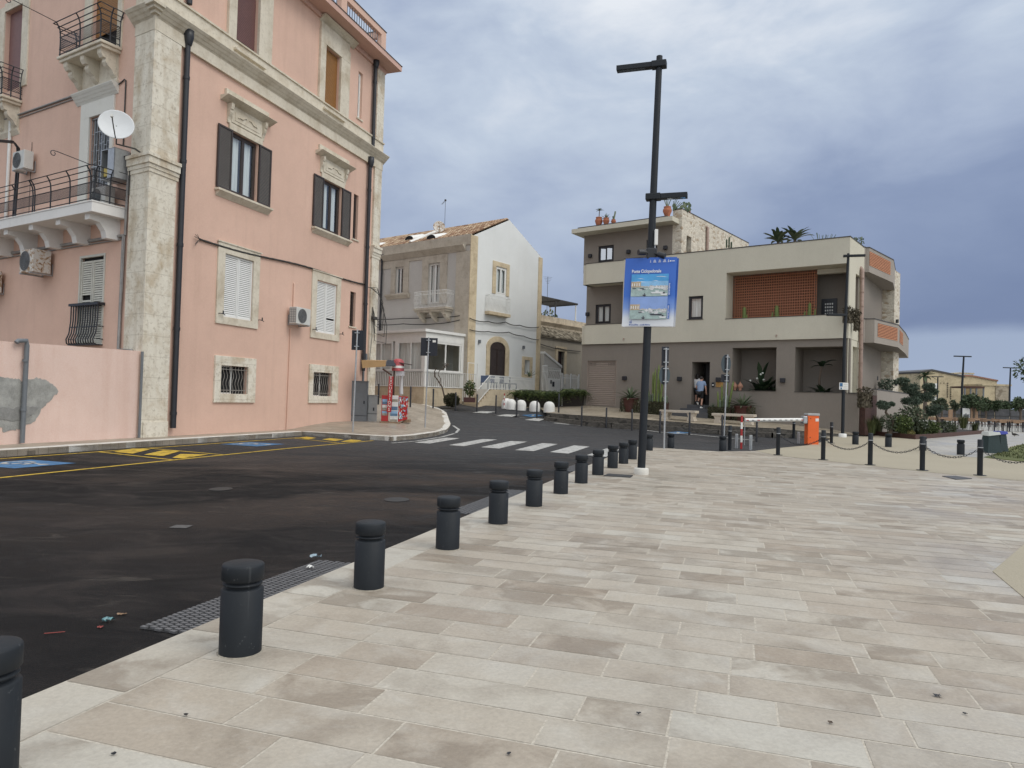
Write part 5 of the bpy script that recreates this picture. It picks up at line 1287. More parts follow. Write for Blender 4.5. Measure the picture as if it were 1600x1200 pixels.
def roof_dish():
 q = at(686, 354, 48); T = thing('satellite_dish', 'rust streaked satellite dish on the clay tile roof', 'satellite dish', q)
 ax = Vector((.15, -.97, .2)).normalized(); qx = Vector((0, 0, 1)).cross(ax).normalized(); qz = ax.cross(qx)
 Mx = Matrix(((qx.x, qz.x, ax.x, q.x), (qx.y, qz.y, ax.y, q.y), (qx.z, qz.z, ax.z, q.z), (0, 0, 0, 1)))
 m = MB(Mx); m.lathe([(1e-4, -.06), (.2, -.045), (.36, 0), (.40, .01), (.40, -.01), (.2, -.06), (.001, -.075)], 24); m.build('reflector', M['rusty'], T)
 m = MB(Mx); m.tube([(0, -.38, .02), (0, -.1, .4)], .02, 5); m.build('feed_arm', M['cable'], T)
 m = MB(); m.tube([q - ax * .06, q + Vector((0, .1, -.3)), q + Vector((0, .1, -1.2))], .03, 6); m.build('mast', M['cable'], T)
 q = at(694.5, 362, 49); top = at(696, 313, 49); T = thing('roof_aerial', 'thin television aerial above the clay tile roof', 'aerial', q)
 m = MB(); m.tube([q - Vector((0, 0, .6)), Vector((q.x, q.y, top.z))], .014, 5); m.build('mast', M['cable'], T)
 t = Vector((q.x, q.y, top.z)); m = MB(); e = at(690.8, 319, 48.6); m.tube([t, e], .012, 4)
 for k in range(6): c = t.lerp(e, k / 5); m.tube([c + Vector((-.1, .2, .05)), c + Vector((.1, -.2, -.05))], .008, 4)
 m.bbox(t.x - .06, t.x + .06, t.y - .06, t.y + .06, t.z - .05, t.z + .06, .01); m.build('antenna_head', M['cable'], T)
roof_dish()

# ------------------------------------------------------------------ low stone house in the gap, its stair wall, gate and fence
def stone_house():
 o = at(842, 500, 51.5); fr = Frame(o, hdir(1714, 645))
 T = thing('stone_house', 'low old stone house with tiled lean-to in the gap', 'house', fr.P(2, 0, 1))
 E1 = 9; U = lambda x, y, d=0: fr.uv(x, y, d)
 zp = U(877, 491.5)[1]; zco = U(877, 502)[1]; zru = U(877, 512)[1]; zrl = U(877, 530)[1]
 dr = fr.rect(870.5, 881, 549, 600)
 m = MB(fr.M); wall_holes(m, -3, E1, 0, zrl, [(*dr, .3)], 0, .3); m.build('wall', stucco('ochre grey render', (.40, .36, .29), (.26, .22, .17), .5), T)
 m = MB(fr.M); m.quad((dr[0], .3, dr[2]), (dr[1], .3, dr[2]), (dr[1], .3, dr[3]), (dr[0], .3, dr[3]))
 d_ = m.build('door', M['corten'], T, 'old brown door with bars')
 m = MB(fr.M)
 for i in range(5): x = dr[0] + (dr[1] - dr[0]) * i / 4; m.box(x - .015, x + .015, .1, .13, dr[2], dr[3])
 for i in range(6): z = dr[2] + (dr[3] - dr[2]) * i / 5; m.box(dr[0], dr[1], .09, .1, z - .015, z + .015)
 m.build('grille', M['iron'], d_)
 m = MB(fr.M)
 for q in ((dr[0] - .28, dr[0], dr[2], dr[3] + .35), (dr[1], dr[1] + .28, dr[2], dr[3] + .35), (dr[0], dr[1], dr[3], dr[3] + .35)): m.bbox(q[0], q[1], -.06, .01, q[2], q[3], .01)
 m.build('surround', M['tuff'], d_)
 rm = MB(fr.M); r = random.Random(6); rows = 9; dp = 1.4
 rm.quad((-3, -.15, zrl - .03), (E1, -.15, zrl - .03), (E1, dp, zru - .03), (-3, dp, zru - .03))
 for i in range(rows):
  for j in range(int((E1 + 3) / .2)):
   t0, t1 = i / rows, (i + 1.2) / rows; x = -3 + (j + .5) * .2 + r.uniform(-.03, .03); rm.col = (r.random(),) * 3; k = r.uniform(.0, .06)
   f = lambda t, e, hgt: (x + e, -.15 + (dp + .15) * t, zrl + (zru - zrl) * t + hgt + k)
   rm.add([f(t0, -.09, 0), f(t0, -.03, .09), f(t0, .05, .08), f(t0, .1, 0), f(t1, -.08, 0), f(t1, -.03, .06), f(t1, .05, .06), f(t1, .09, 0)], [(0, 1, 5, 4), (1, 2, 6, 5), (2, 3, 7, 6), (0, 3, 2, 1)])
 rm.build('lean_to_roof', M['scree'], T)
 m = MB(fr.M); m.box(-3, E1, dp, dp + 6, zru - .2, zco); moulding(m, -3, E1, zco - .25, zco, .2, dp, 3); m.box(-3, E1, dp + .1, dp + 6, zco, zp); m.build('upper_wall', stone('pitted old stone', (.60, .52, .40), (.34, .28, .2), amt=.8, joint=0), T)
 cable_thing([fr.P(-.5, -.1, U(846, 535)[1]), fr.P(*[U(858, 542)[0], -.1, U(858, 542)[1]]), fr.P(U(870, 544)[0], -.1, U(870, 544)[1]), fr.P(U(905, 549)[0], -.1, U(905, 549)[1])], .03, 'black cable hooked along the low stone house wall', .05)
 # roof pergola
 pz = U(868, 474, 4)[1]; a, b = U(846, 472, 4)[0] - 2, U(882, 475, 4)[0]
 T2 = thing('roof_pergola', 'dark flat pergola roof standing on top of the low stone house', 'pergola', fr.P(a, 4, zp))
 m = MB(fr.M)
 for i in range(14): m.box(a, b, 2.6 + i * .22, 2.6 + i * .22 + .12, pz, pz + .06)
 for x in (a, (a + b) / 2, b - .1): m.box(x, x + .1, 2.6, 5.6, pz - .09, pz)
 m.build('slatted_roof', M['fascia'], T2)
 for x, y in ((a + 2.2, 2.7), (b - .15, 2.7), (a + .1, 5.4), (b - .15, 5.4)): m = MB(fr.M); m.box(x, x + .08, y, y + .08, zp, pz - .09); m.build('post', M['white'] if x > a + 2.5 else M['fascia'], T2)
 m = MB(fr.M); m.col = (0, 0, 0); m.cloud((U(851, 483, 3)[0], 2.6, zp + .25), .9, .4, .35, 120, .22, random.Random(2)); o = m.build('roof_plant', M['fern'], loc=fr.P(U(851, 483, 3)[0], 2.6, zp)); tag(o, 'leafy green plant on the low stone house roof', 'plant')
 q = at(855, 470, 56); T3 = thing('roof_aerial', 'tall thin aerial mast rising behind the low stone house', 'aerial', q)
 m = MB(); zt = at(855, 432, 56).z; m.tube([q - Vector((0, 0, 1)), Vector((q.x, q.y, zt))], .018, 5); m.build('mast', M['cable'], T3)
 m = MB()
 for k in range(5): m.tube([(q.x - .35 + .06 * k, q.y - .1, zt - .05 - .12 * k), (q.x + .35 - .06 * k, q.y + .1, zt - .05 - .12 * k)], .01, 4)
 m.build('antenna_head', M['cable'], T3)
 # stair wall with white coping beside the gable
 f2 = Frame(CGR.P(CGR.uv(844, 560)[0] + .06, -.3, 0), CGR.d); u = lambda x, y, d=0: f2.uv(x, y, d)
 A, B = u(845, 549.5), u(877, 572.5); zb = .6
 T4 = thing('stair_wall', 'grey sloping stair wall with white coping beside the gable', 'wall', f2.P(0, 0, zb))
 m = MB(f2.M); m.prism([(0, 0, zb), (B[0], 0, zb), (B[0], 0, B[1] - .1), (0, 0, A[1] - .1)], (0, .3, 0)); m.build('wall', M['greywall'], T4)
 m = MB(f2.M); m.prism([(0, -.05, A[1] - .1), (B[0] + .05, -.05, B[1] - .1), (B[0] + .05, -.05, B[1] + .05), (0, -.05, A[1] + .05)], (0, .4, 0)); m.build('coping', M['white'], T4)
 d = -.5
 s0, s1 = u(847, 590, d)[0], u(876, 590, d)[0]; z0, z1 = u(860, 607, d)[1], u(860, 572, d)[1]; sm_ = u(855, 590, d)[0]
 T5 = thing('iron_gate', 'white wrought iron gate with a letter box panel', 'gate', f2.P(s0, d, z0))
 m = MB(f2.M); bars(m, (s0, d), (sm_, d), z0 - .5, z1, 6, .02, .04); frame_ring(m, sm_, s1, z0 - .5, z1 - .1, .05, d - .02, d + .02); bars(m, (sm_, d), (s1, d), (z0 + z1) / 2 - .1, z1 - .12, 9, .015, .07); m.build('gate_leaf', M['white'], T5)
 m = MB(f2.M); m.bbox(sm_ + .1, s1 - .05, d - .04, d, z0 - .4, (z0 + z1) / 2 - .12, .01); p_ = m.build('panel', M['white'], T5)
 m = MB(f2.M); m.box(sm_ + .35, sm_ + .5, d - .06, d - .04, (z0 + z1) / 2 - .45, (z0 + z1) / 2 - .2); m.box(sm_ + .6, sm_ + .85, d - .06, d - .04, (z0 + z1) / 2 - .65, (z0 + z1) / 2 - .3); m.build('letter_box', M['iron'], p_)
 s0, s1 = u(878, 595, d)[0], u(903, 598, d)[0]; zt = u(890, 585, d)[1]
 T6 = thing('picket_fence', 'white iron picket fence between two posts beside the garage', 'fence', f2.P(s0, d, z0))
 m = MB(f2.M)
 for i in range(13): x = s0 + (s1 - s0) * (i + .5) / 13; m.box(x - .02, x + .02, d - .02, d + .02, z0 - .6, zt - .12 + .14 * abs(math.sin(i * math.pi / 6.2)))
 for z in (z0 - .4, zt - .3): m.box(s0, s1, d + .02, d + .05, z, z + .05)
 m.build('pickets', M['white'], T6)
 for x in (s0 - .05, (s0 + s1) / 2, s1): m = MB(f2.M); m.box(x - .07, x + .07, d - .09, d - .021, z0 - .6, zt + .05); m.build('post', M['white'], T6)
stone_house()
# ------------------------------------------------------------------ the taupe and cream building
cb = at(1326, 500, 34.6)
BFR = Frame(cb, -hdir(-740, 578)); BSR = Frame(cb, hdir(1690, 648))
def zat(px, py, P):
 """height at which the sight line through the pixel passes over plan point P"""
 d = ray(px, py); return EYE + d.z * (P.y / d.y)
def march(P0, ang, px):
 """from plan point P0 go in direction ang (degrees right of the view axis) until it is seen at column px"""
 d = Vector((math.sin(R(ang)), math.cos(R(ang)), 0)); q = ray(px, 500); q = Vector((q.x, q.y, 0))
 t = -(P0.x * q.y - P0.y * q.x) / (d.x * q.y - d.y * q.x); return P0 + d * t
def taupe_building():
 T = thing('modern_corner_building', 'modern taupe building with cream upper band, brick lattice loggia and rubble stone tower', 'building', (cb.x, cb.y, .4))
 TOP, BB = 9.93, 4.97; LW = .14
 door = (-7.97, -6.95, 1.5, 3.86); n1 = (-5.72, -3.43, 2.31, 4.60); n2 = (-2.5, -.22, 2.29, 4.58); gar = (-14.64, -12.64, 1.26, 3.97)
 m = MB(BFR.M); wall_holes(m, -15.02, .06, -.4, BB, [(*door, 1.8), (*n1, 1.5), (*n2, 1.7), (*gar, .12)], LW, .2)
 m.quad((-15.02, LW, -.4), (-15.02, LW, BB), (-15.02, 14, BB), (-15.02, 14, -.4)); m.quad((.06, LW, -.4), (.06, 1.9, -.4), (.06, 1.9, 2.28), (.06, LW, 2.28)); m.box(-.08, .06, LW + .02, LW + .3, 2.28, BB)
 for q, D in ((n1, 1.5), (n2, 1.7)): m.quad((q[0], LW + D, q[2]), (q[1], LW + D, q[2]), (q[1], LW + D, q[3]), (q[0], LW + D, q[3]))
 m.box(-15.02, .0, 2.2, 14, -.4, 9.6)
 m.build('ground_wall', M['taupe'], T)
 # upper floors behind the cream band
 wl = (-14.64, -13.57, 6.32, 7.51); wt = (-14.55, -13.48, 10.13, 11.14); wt2 = (-11.32, -10.62, 10.3, 11.19)
 m = MB(BFR.M); wall_holes(m, -15.3, -12.2, BB, TOP, [(*wl, .2)], 1.0, .2); wall_holes(m, -15.58, -9.68, TOP - .4, 11.9, [(*wt, .2), (*wt2, .2)], 1.0, .2)
 m.quad((-15.3, 1.0, BB), (-15.3, 1, TOP), (-15.3, 13, TOP), (-15.3, 13, BB)); m.quad((-15.58, 1, TOP - .4), (-15.58, 1, 11.9), (-15.58, 12, 11.9), (-15.58, 12, TOP - .4)); m.build('upper_wall', M['taupe'], T)
 for q in (wl, wt, wt2):
  m = MB(BFR.M); frame_ring(m, q[0], q[1], q[2], q[3], .05, 1.08, 1.12); wd = m.build('window', M['iron'], T); casement(BFR, q[0] + .05, q[1] - .05, q[2] + .05, q[3] - .05, 1.1, wd, M['iron'], 2 if q is not wt2 else 1, q is wl, fw=.05, glass='glass' if q is wl else 'mirror')
 # cream volume
 wm_ = (-8.21, -7.37, 6.22, 7.5)
 m = MB(BFR.M)
 m.box(-14.8, -12.27, 0, .22, BB, 6.14); m.box(-14.8, -12.27, 0, .22, 8.62, 9.88)
 m.box(-15.05, -14.8, .12, 1.0, BB, 6.1); m.box(-15.05, -14.8, .12, 1.0, 8.62, 9.84)
 wall_holes(m, -12.27, 0, BB, TOP, [(*wm_, .2), (-6.1, -.1, 6.14, 8.65, 1.1)], 0, .2)
 m.quad((-12.27, 0, BB), (-12.27, 0, TOP), (-12.27, 1.0, TOP), (-12.27, 1.0, BB)); m.quad((-15.0, 0, BB), (-15.0, 1, BB), (0, 1, BB), (0, 0, BB))
 m.box(-1.72, -.1, 1.05, 1.35, 8.4, 8.64); m.box(-.2, -.1, 1.1, 1.3, 6.14, 8.4)
 m.quad((-12.27, .0, TOP), (0, 0, TOP), (0, .3, TOP), (-12.27, .3, TOP)); m.quad((-15.0, 0, 8.62), (-15.0, 1, 8.62), (-12.27, 1, 8.62), (-12.27, 0, 8.62))
 sx = BSR.uv(1351, 386)[0]
 so = BSR.rect(1336.6, 1346, 430, 488); s2 = BSR.rect(1332.5, 1340.5, 542, 612)
 m.M = BSR.M
 wall_holes(m, 0.001, sx, BB, TOP, [(so[0], so[1], 6.14, so[3], .24)], 0, .3); m.quad((so[0], .24, 6.14), (so[1], .24, 6.14), (so[1], .24, so[3]), (so[0], .24, so[3]))
 wall_holes(m, .001, sx - .3, 2.28, BB, [(s2[0], s2[1], 2.28, s2[3], .2)], 0.02, .3); m.quad((s2[0], .22, 2.28), (s2[1], .22, 2.28), (s2[1], .22, s2[3]), (s2[0], .22, s2[3]))
 m.quad((.0, .25, TOP), (0, 0, TOP), (sx, 0, TOP), (sx, .25, TOP))
 m.quad((sx, 0, BB), (sx, 3, BB), (sx, 3, TOP), (sx, 0, TOP)); m.quad((0, 0, BB), (sx, 0, BB), (sx, 1.5, BB), (0, 1.5, BB))
 m.build('cream_band', M['cream'], T)
 m = MB(BFR.M); m.quad((-12, 1.0, TOP - .3), (0, 1.0, TOP - .3), (.4, 12, TOP - .3), (-12, 12, TOP - .3)); m.quad((-6.1, 1.1, 8.64), (-.1, 1.1, 8.64), (-.1, 3, 8.64), (-6.1, 3, 8.64)); m.quad((-6.1, 0, 5.6), (0, 0, 5.6), (-.05, 3, 5.6), (-6.1, 3, 5.6)); m.build('roof_terrace', M['warmgrey'], T)
 m = MB(BFR.M); m.box(-12.27, .02, -.02, .27, TOP, TOP + .05); m.box(-14.83, -12.27, -.02, .24, 9.88, 9.92); m.box(-14.83, -12.27, -.02, .24, 6.14, 6.17); m.box(-6.12, -.08, -.02, .24, 6.14, 6.17)
 m.M = BSR.M; m.box(.02, sx, -.02, .27, TOP, TOP + .05); m.build('flashing', M['fascia'], T)
 m = MB(BFR.M); frame_ring(m, *wm_, .06, .08, .14); wd = m.build('window', M['iron'], T, 'single dark framed window in the cream wall'); casement(BFR, wm_[0] + .06, wm_[1] - .06, wm_[2] + .06, wm_[3] - .06, .12, wd, M['iron'], 1, True, fw=.04)
 m = MB(BFR.M); m.box(wm_[0] - .06, wm_[1] + .04, -.03, .05, wm_[2] - .04, wm_[2]); m.build('sill', M['fascia'], wd)
 # loggia back wall, door and the brick lattice
 m = MB(BFR.M); m.quad((-6.1, 2.18, 5.6), (-.05, 2.18, 5.6), (-.05, 2.18, 8.64), (-6.1, 2.18, 8.64)); m.build('loggia_wall', M['taupe'], T)
 m = MB(BFR.M); a, b = -1.72, -.97; frame_ring(m, a, b, 5.6, 7.25, .13, 2.1, 2.17); m.box(a + .13, b - .13, 2.14, 2.16, 5.6, 7.12); ld = m.build('loggia_door', M['iron'], T, 'black loggia door with small square panes')
 m = MB(BFR.M)
 for i in range(4):
  for j in range(5): x = a + .17 + i * .11; z = 6.25 + j * .17; m.box(x, x + .06, 2.125, 2.139, z, z + .09)
 m.build('pane', M['white'], ld)
 m = MB(BFR.M); nr, nc = 17, 36; a, b, z0, z1 = -6.08, -1.74, 6.18, 8.64; ph = (z1 - z0) / nr; pw = (b - a) / nc; rr = random.Random(9)
 for j in range(nr):
  z = z0 + j * ph; m.col = (rr.random(),) * 3
  m.box(a, b, 1.1, 1.14, z, z + ph * .34)
  for i in range(nc + 1): x = a + i * pw; m.box(max(a, x - pw * .18), min(b, x + pw * .18), 1.102, 1.138, z + ph * .34, z + ph)
 m.build('brick_lattice', M['brick'], T); m = MB(BFR.M); m.quad((-6.1, 1.5, 5.6), (-1.9, 1.5, 5.6), (-1.9, 1.5, 8.64), (-6.1, 1.5, 8.64)); m.quad((-1.9, 1.2, 5.6), (-1.9, 1.2, 8.64), (-1.9, 1.5, 8.64), (-1.9, 1.5, 5.6)); m.build('painted_shade_backing', M['dark'], T)  # near-black sheet added behind the lattice, painting its holes as shaded
 # top slab with overhang
 m = MB(BFR.M); m.box(-15.95, -9.3, .05, 10, 11.9, 12.16); m.build('roof_slab', M['cream'], T)
 m = MB(BFR.M); m.box(-15.6, -9.68, .2, 10, 12.16, 12.26); m.build('roof_edge', M['fascia'], T)
 # rubble tower
 BTR = Frame(BFR.P(-9.12, 1.0, 0), BSR.d)
 sl_ = BTR.rect(1072.5, 1080, 369, 397); tl = 10.5; zt = 12.74
 m = MB(BTR.M); wall_holes(m, 0, tl, 9.5, zt, [(*sl_, .3)], 0, .3); m.M = BFR.M; m.quad((-9.68, 1, 9.5), (-9.12, 1, 9.5), (-9.12, 1, zt), (-9.68, 1, zt)); m.quad((-9.68, 1, 11.9), (-9.68, 1, zt), (-9.68, 6, zt), (-9.68, 6, 11.9))
 m.build('stone_tower', M['rub'], T)
 m = MB(BTR.M); m.box(-.02, tl, -.02, .3, zt, zt + .05); m.M = BFR.M; m.box(-9.7, -9.12, .98, 1.3, zt, zt + .05); m.build('flashing', M['fascia'], T)
 m = MB(BTR.M); m.quad((sl_[0], .3, sl_[2]), (sl_[1], .3, sl_[2]), (sl_[1], .3, sl_[3]), (sl_[0], .3, sl_[3])); m.build('slit_window', M['dark'], T)
 p = BTR.uv(1103, 375); m = MB(BTR.M); m.tube([(p[0], -.1, 9.9), (p[0], -.1, 12.35), (p[0], .1, 12.45)], .09, 8); m.build('downpipe', M['copper'], T)
 p = BSR.uv(1346, 500, -.12); m = MB(BSR.M); m.tube([(p[0], -.12, 2.2), (p[0], -.12, 8.6), (p[0] + .15, .0, 8.75)], .10, 10)
 for i in range(9): m.tube([(p[0], -.12, 2.4 + i * .72), (p[0], -.12, 2.45 + i * .72)], .115, 10)
 m.build('downpipe', M['copper'], T)
 # flared side balconies with slatted brick panels
 def flared(px0, segs, py_top, py_bot, panels, lbl):
  P0 = BSR.P(BSR.uv(px0, 450)[0], 0, 0); pts = [P0]
  for ang, px in segs: pts.append(march(pts[-1], ang, px))
  zt, zb = zat(segs[0][1], py_top, pts[1]), zat(segs[0][1], py_bot, pts[1])
  back = [BSR.P(BSR.d.dot(pts[-1] - BSR.o), 1.5, 0), BSR.P(BSR.uv(px0, 450)[0], 1.5, 0)]
  m = MB(); m.prism([p + Vector((0, 0, zb)) for p in pts + back], (0, 0, .18))
  th = .16
  for a, b in zip(pts, pts[1:]):
   t = (b - a).normalized(); n = Vector((-t.y, t.x, 0)) * th
   m.prism([a + Vector((0, 0, zb + .18)), b + Vector((0, 0, zb + .18)), b + n + Vector((0, 0, zb + .18)), a + n + Vector((0, 0, zb + .18))], (0, 0, zt - zb - .18))
  B = m.build('side_balcony', M['warmgrey'], T, lbl)
  m = MB()
  for a, b in zip(pts, pts[1:]):
   t = (b - a).normalized(); n = Vector((-t.y, t.x, 0)); m.prism([a - n * .02 + Vector((0, 0, zt)), b - n * .02 + Vector((0, 0, zt)), b + n * .2 + Vector((0, 0, zt)), a + n * .2 + Vector((0, 0, zt))], (0, 0, .05))
  m.build('flashing', M['fascia'], B)
  for i, (xl, xr) in panels:
   fr = Frame(pts[i], pts[i + 1] - pts[i]); q = (fr.uv(xl, 480)[0], fr.uv(xr, 480)[0])
   z0, z1 = zb + (zt - zb) * .28, zt - (zt - zb) * .13
   m = MB(fr.M); n = 9; m.quad((q[0], -.004, z0), (q[1], -.004, z0), (q[1], -.004, z1), (q[0], -.004, z1)); m.mi = 1
   for k in range(n): z = z0 + (z1 - z0) * k / n; m.box(q[0], q[1], -.02, -.006, z, z + (z1 - z0) / n * .62)
   m.build('brick_panel', [plain('painted brick shade', (.10, .045, .03), .9), plain('slatted brick', (.52, .235, .13), .85, var=.2, scale=8)], B)  # flat backing, shade between the slats put into its dark colour
 flared(1351, [(40 + 0, 1351.5), (110, 1366.7), (47, 1403.9), (33, 1415), (31.5, 1420.5)], 499, 535.4, [(2, (1372, 1402.8)), (3, (1406.5, 1411.5))], 'lower flared balcony with orange brick slats')
 flared(1350, [(40, 1350.5), (110, 1356.4), (44, 1394.4), (30, 1398)], 387.4, 425, [(2, (1357, 1390))], 'upper flared balcony with orange brick slats')
 # recessed side wall, doors, stone pier
 sA = BSR.uv(1350, 480)[0]; sB = BSR.uv(1376, 480, .6)[0]
 wdA = BSR.rect(1352, 1364, 483, 500, .6); wdB = BSR.rect(1347, 1360.5, 574, 612, .6)
 m = MB(BSR.M); wall_holes(m, sA - .5, sB, -.2, 10, [(wdA[0], wdA[1], wdA[3] - 2.2, wdA[3], .2), (wdB[0], wdB[1], .6, wdB[3], .2)], .6, .2); m.build('side_wall', M['warmgrey'], T)
 for q in ((wdA[0], wdA[1], wdA[3] - 2.2, wdA[3]), (wdB[0], wdB[1], .6, wdB[3])):
  m = MB(BSR.M); frame_ring(m, *q, .06, .68, .74); wd = m.build('side_door', M['iron'], T); m = MB(BSR.M); m.quad((q[0] + .06, .72, q[2]), (q[1] - .06, .72, q[2]), (q[1] - .06, .72, q[3] - .06), (q[0] + .06, .72, q[3] - .06)); m.build('pane', M['glass'], wd)
  m = MB(BSR.M); m.quad((q[0], .79, q[2]), (q[1], .79, q[2]), (q[1], .79, q[3]), (q[0], .79, q[3])); m.build('room', M['room'], wd)
 Pq = BSR.P(sB, .6, 0); Pr = march(Pq, 122, 1397); Ps = march(Pr, 40, 1405.5)
 zt = zat(1397, 422, Pr); m = MB(); m.prism([p + Vector((0, 0, -.2)) for p in (Pq, Pr, Ps, Pq + (Ps - Pr) * 1.0)], (0, 0, zt + .2)); m.build('stone_pier', M['rub'], T)
 m = MB(); q = march(Pr, 40, 1400); 
 for z in (zat(1400, 502, q), zat(1400, 600, q)): m.bbox(q.x - .02, q.x + .1, q.y - .14, q.y + .02, z - .11, z + .11, .02)
 q2 = BSR.uv(1368, 591, .55); m.M = BSR.M; m.bbox(q2[0] - .12, q2[0] + .12, .42, .6, q2[1] - .12, q2[1] + .12, .02); m.build('wall_lamp', M['iron'], T)
 # low front corner wall, garden wall and gate
 m = MB(BFR.M); m.box(.06, .5, LW - .01, .4, -.4, 2.26); m.build('corner_wall', M['taupe'], T)
 m = MB(BFR.M); m.box(.04, .54, LW - .05, .44, 2.26, 2.31); m.box(n2[0], n2[1] + .26, LW - .03, LW + .18, 2.285, 2.31); m.box(n1[0], n1[1], LW - .03, LW + .18, 2.305, 2.33); m.build('wall_capping', M['fascia'], T)
 # wall fittings
 for px, py in ((922.4, 400), (982.4, 393.4), (1040, 387), (918.4, 491)):
  a = BFR.uv(px, py, .95); m = MB(BFR.M); m.bbox(a[0] - .11, a[0] + .11, .82, 1.0, a[1] - .11, a[1] + .11, .02); m.build('wall_lamp', M['iron'], T)
 for px, py in ((976, 591), (1061.8, 592), (1122.5, 593.2), (1223, 594.4)):
  a = BFR.uv(px, py, .08); m = MB(BFR.M); m.bbox(a[0] - .12, a[0] + .12, -.04, LW, a[1] - .12, a[1] + .12, .02); m.build('wall_lamp', M['iron'], T)
 a = BFR.uv(1113, 601); m = MB(BFR.M); m.bbox(a[0] - .07, a[0] + .07, LW - .05, LW, a[1] - .13, a[1] + .13, .015); ic = m.build('intercom', M['iron'], T); m = MB(BFR.M); m.lathe([(.05, 0), (.05, .012), (.03, .02), (1e-4, .02)], 12); mm = MB(BFR.M @ Matrix.Translation((a[0], LW - .05, a[1] - .02)) @ Matrix.Rotation(R(90), 4, 'X')); mm.v = []; mm.lathe([(.045, -.001), (.045, .012), (1e-4, .014)], 12); mm.build('button', M['white'], ic)
 a = BFR.uv(1123, 600.8); m = MB(BFR.M); m.bbox(a[0] - .2, a[0] + .2, LW - .03, LW, a[1] - .14, a[1] + .14, .008); m.build('name_plate', M['brass'], T)
 m = MB(BFR.M)
 for px, py in ((975.5, 529), (1213.8, 523.5)): a = BFR.uv(px, py); m.tube([(a[0], 0, a[1]), (a[0], -.12, a[1]), (a[0], -.14, a[1] - .12)], .025, 6)
 m.build('spout', M['copper'], T)
 # garage door with slats
 m = MB(BFR.M); n = 24; hh = (gar[3] - gar[2]) / n
 for i in range(n):
  z = gar[2] + i * hh; m.prism([(gar[0] + .05, y, zz) for y, zz in ((LW + .11, z), (LW + .085, z + hh * .12), (LW + .075, z + hh * .5), (LW + .085, z + hh * .88), (LW + .11, z + hh))], (gar[1] - gar[0] - .1, 0, 0))
 m.mi = 1
 for k in range(2):
  for i in range(5):
   for j in range(2): x = gar[0] + .14 + i * .1 + k * 1.28; z = gar[3] - .27 + j * .1; m.box(x, x + .045, LW + .066, LW + .074, z, z + .03)
 m.mi = 0; m.box(gar[0], gar[0] + .05, LW + .02, LW + .12, gar[2], gar[3]); m.box(gar[1] - .05, gar[1], LW + .02, LW + .12, gar[2], gar[3])
 m.build('garage_door', [M['garage'], M['dark']], T)
 # entrance: hall wall painted dim, door leaf, picture on the wall, slate steps
 m = MB(BFR.M); s0, s1, z0, z1 = door; D = LW + 1.8
 m.quad((s0, D, z0), (s1, D, z0), (s1, D, z1), (s0, D, z1)); h_ = m.build('hall_wall', M['room'], T); m = MB(BFR.M); m.box(s1 - .38, s1 - .02, LW + .45, LW + .5, z0, z1 - .02); m.build('door', M['dark'], T); m = MB(BFR.M); m.box(s0 + .15, s0 + .42, D - .04, D - .001, 2.9, 3.25); m.build('picture', M['dark'], T)
 g_ = lambda s, o: gz(*BFR.P(s, -o, 0).xy)
 m = MB(BFR.M)
 for a, b, o, zt in ((-8.5, -6.55, 1.25, 1.08), (-8.2, -6.62, .85, 1.29), (-7.97, -6.95, .45, 1.5)):
  m.box(a, b, -o, LW, .3, zt)
 m.box(-7.97, -6.95, LW, D, 1.2, 1.5); m.build('entrance_steps', M['slate'], T)
 return T, dict(n1=n1, n2=n2, door=door)
TB, TBI = taupe_building()

def garden_gate():
 P0 = BFR.P(.5, .3, 0); P1 = march(P0, 125.8 - 0, 1354.5); P2 = march(P1, 37, 1372.5); P3 = march(P2, 37, 1430)
 T = thing('garden_gate', 'dark brown boarded gate at the corner of the taupe building', 'gate', P1)
 zt = zat(1354, 616.5, P1); zb = .25
 for a, b, nm in ((P0, P1, 'gate_leaf'), (P1, P2, 'gate_leaf')):
  m = MB(); t = (b - a); n = Vector((-t.y, t.x, 0)).normalized() * .05; k = max(3, int(t.length / .16))
  for i in range(k):
   p, q = a + t * (i / k) + t.normalized() * .004, a + t * ((i + 1) / k) - t.normalized() * .004
   m.prism([p + Vector((0, 0, zb)), q + Vector((0, 0, zb)), q + n + Vector((0, 0, zb)), p + n + Vector((0, 0, zb))], (0, 0, zt - zb))
  m.build(nm, M['corten'], T)
 W2 = thing('garden_wall', 'warm grey garden wall with thin dark capping behind the flower bed', 'wall', P2)
 zt = zat(1372, 609, P2)
 m = MB(); t = (P3 - P2).normalized(); n = Vector((-t.y, t.x, 0)) * .25
 m.prism([P2 + Vector((0, 0, -.1)), P3 + Vector((0, 0, -.1)), P3 + n + Vector((0, 0, -.1)), P2 + n + Vector((0, 0, -.1))], (0, 0, zt + .1)); m.build('wall', M['warmgrey'], W2)
 m = MB(); m.prism([P2 - n * .1 + Vector((0, 0, zt)), P3 - n * .1 + Vector((0, 0, zt)), P3 + n * 1.1 + Vector((0, 0, zt)), P2 + n * 1.1 + Vector((0, 0, zt))], (0, 0, .05)); m.build('capping', M['fascia'], W2)
 return P2, P3
GP2, GP3 = garden_gate()
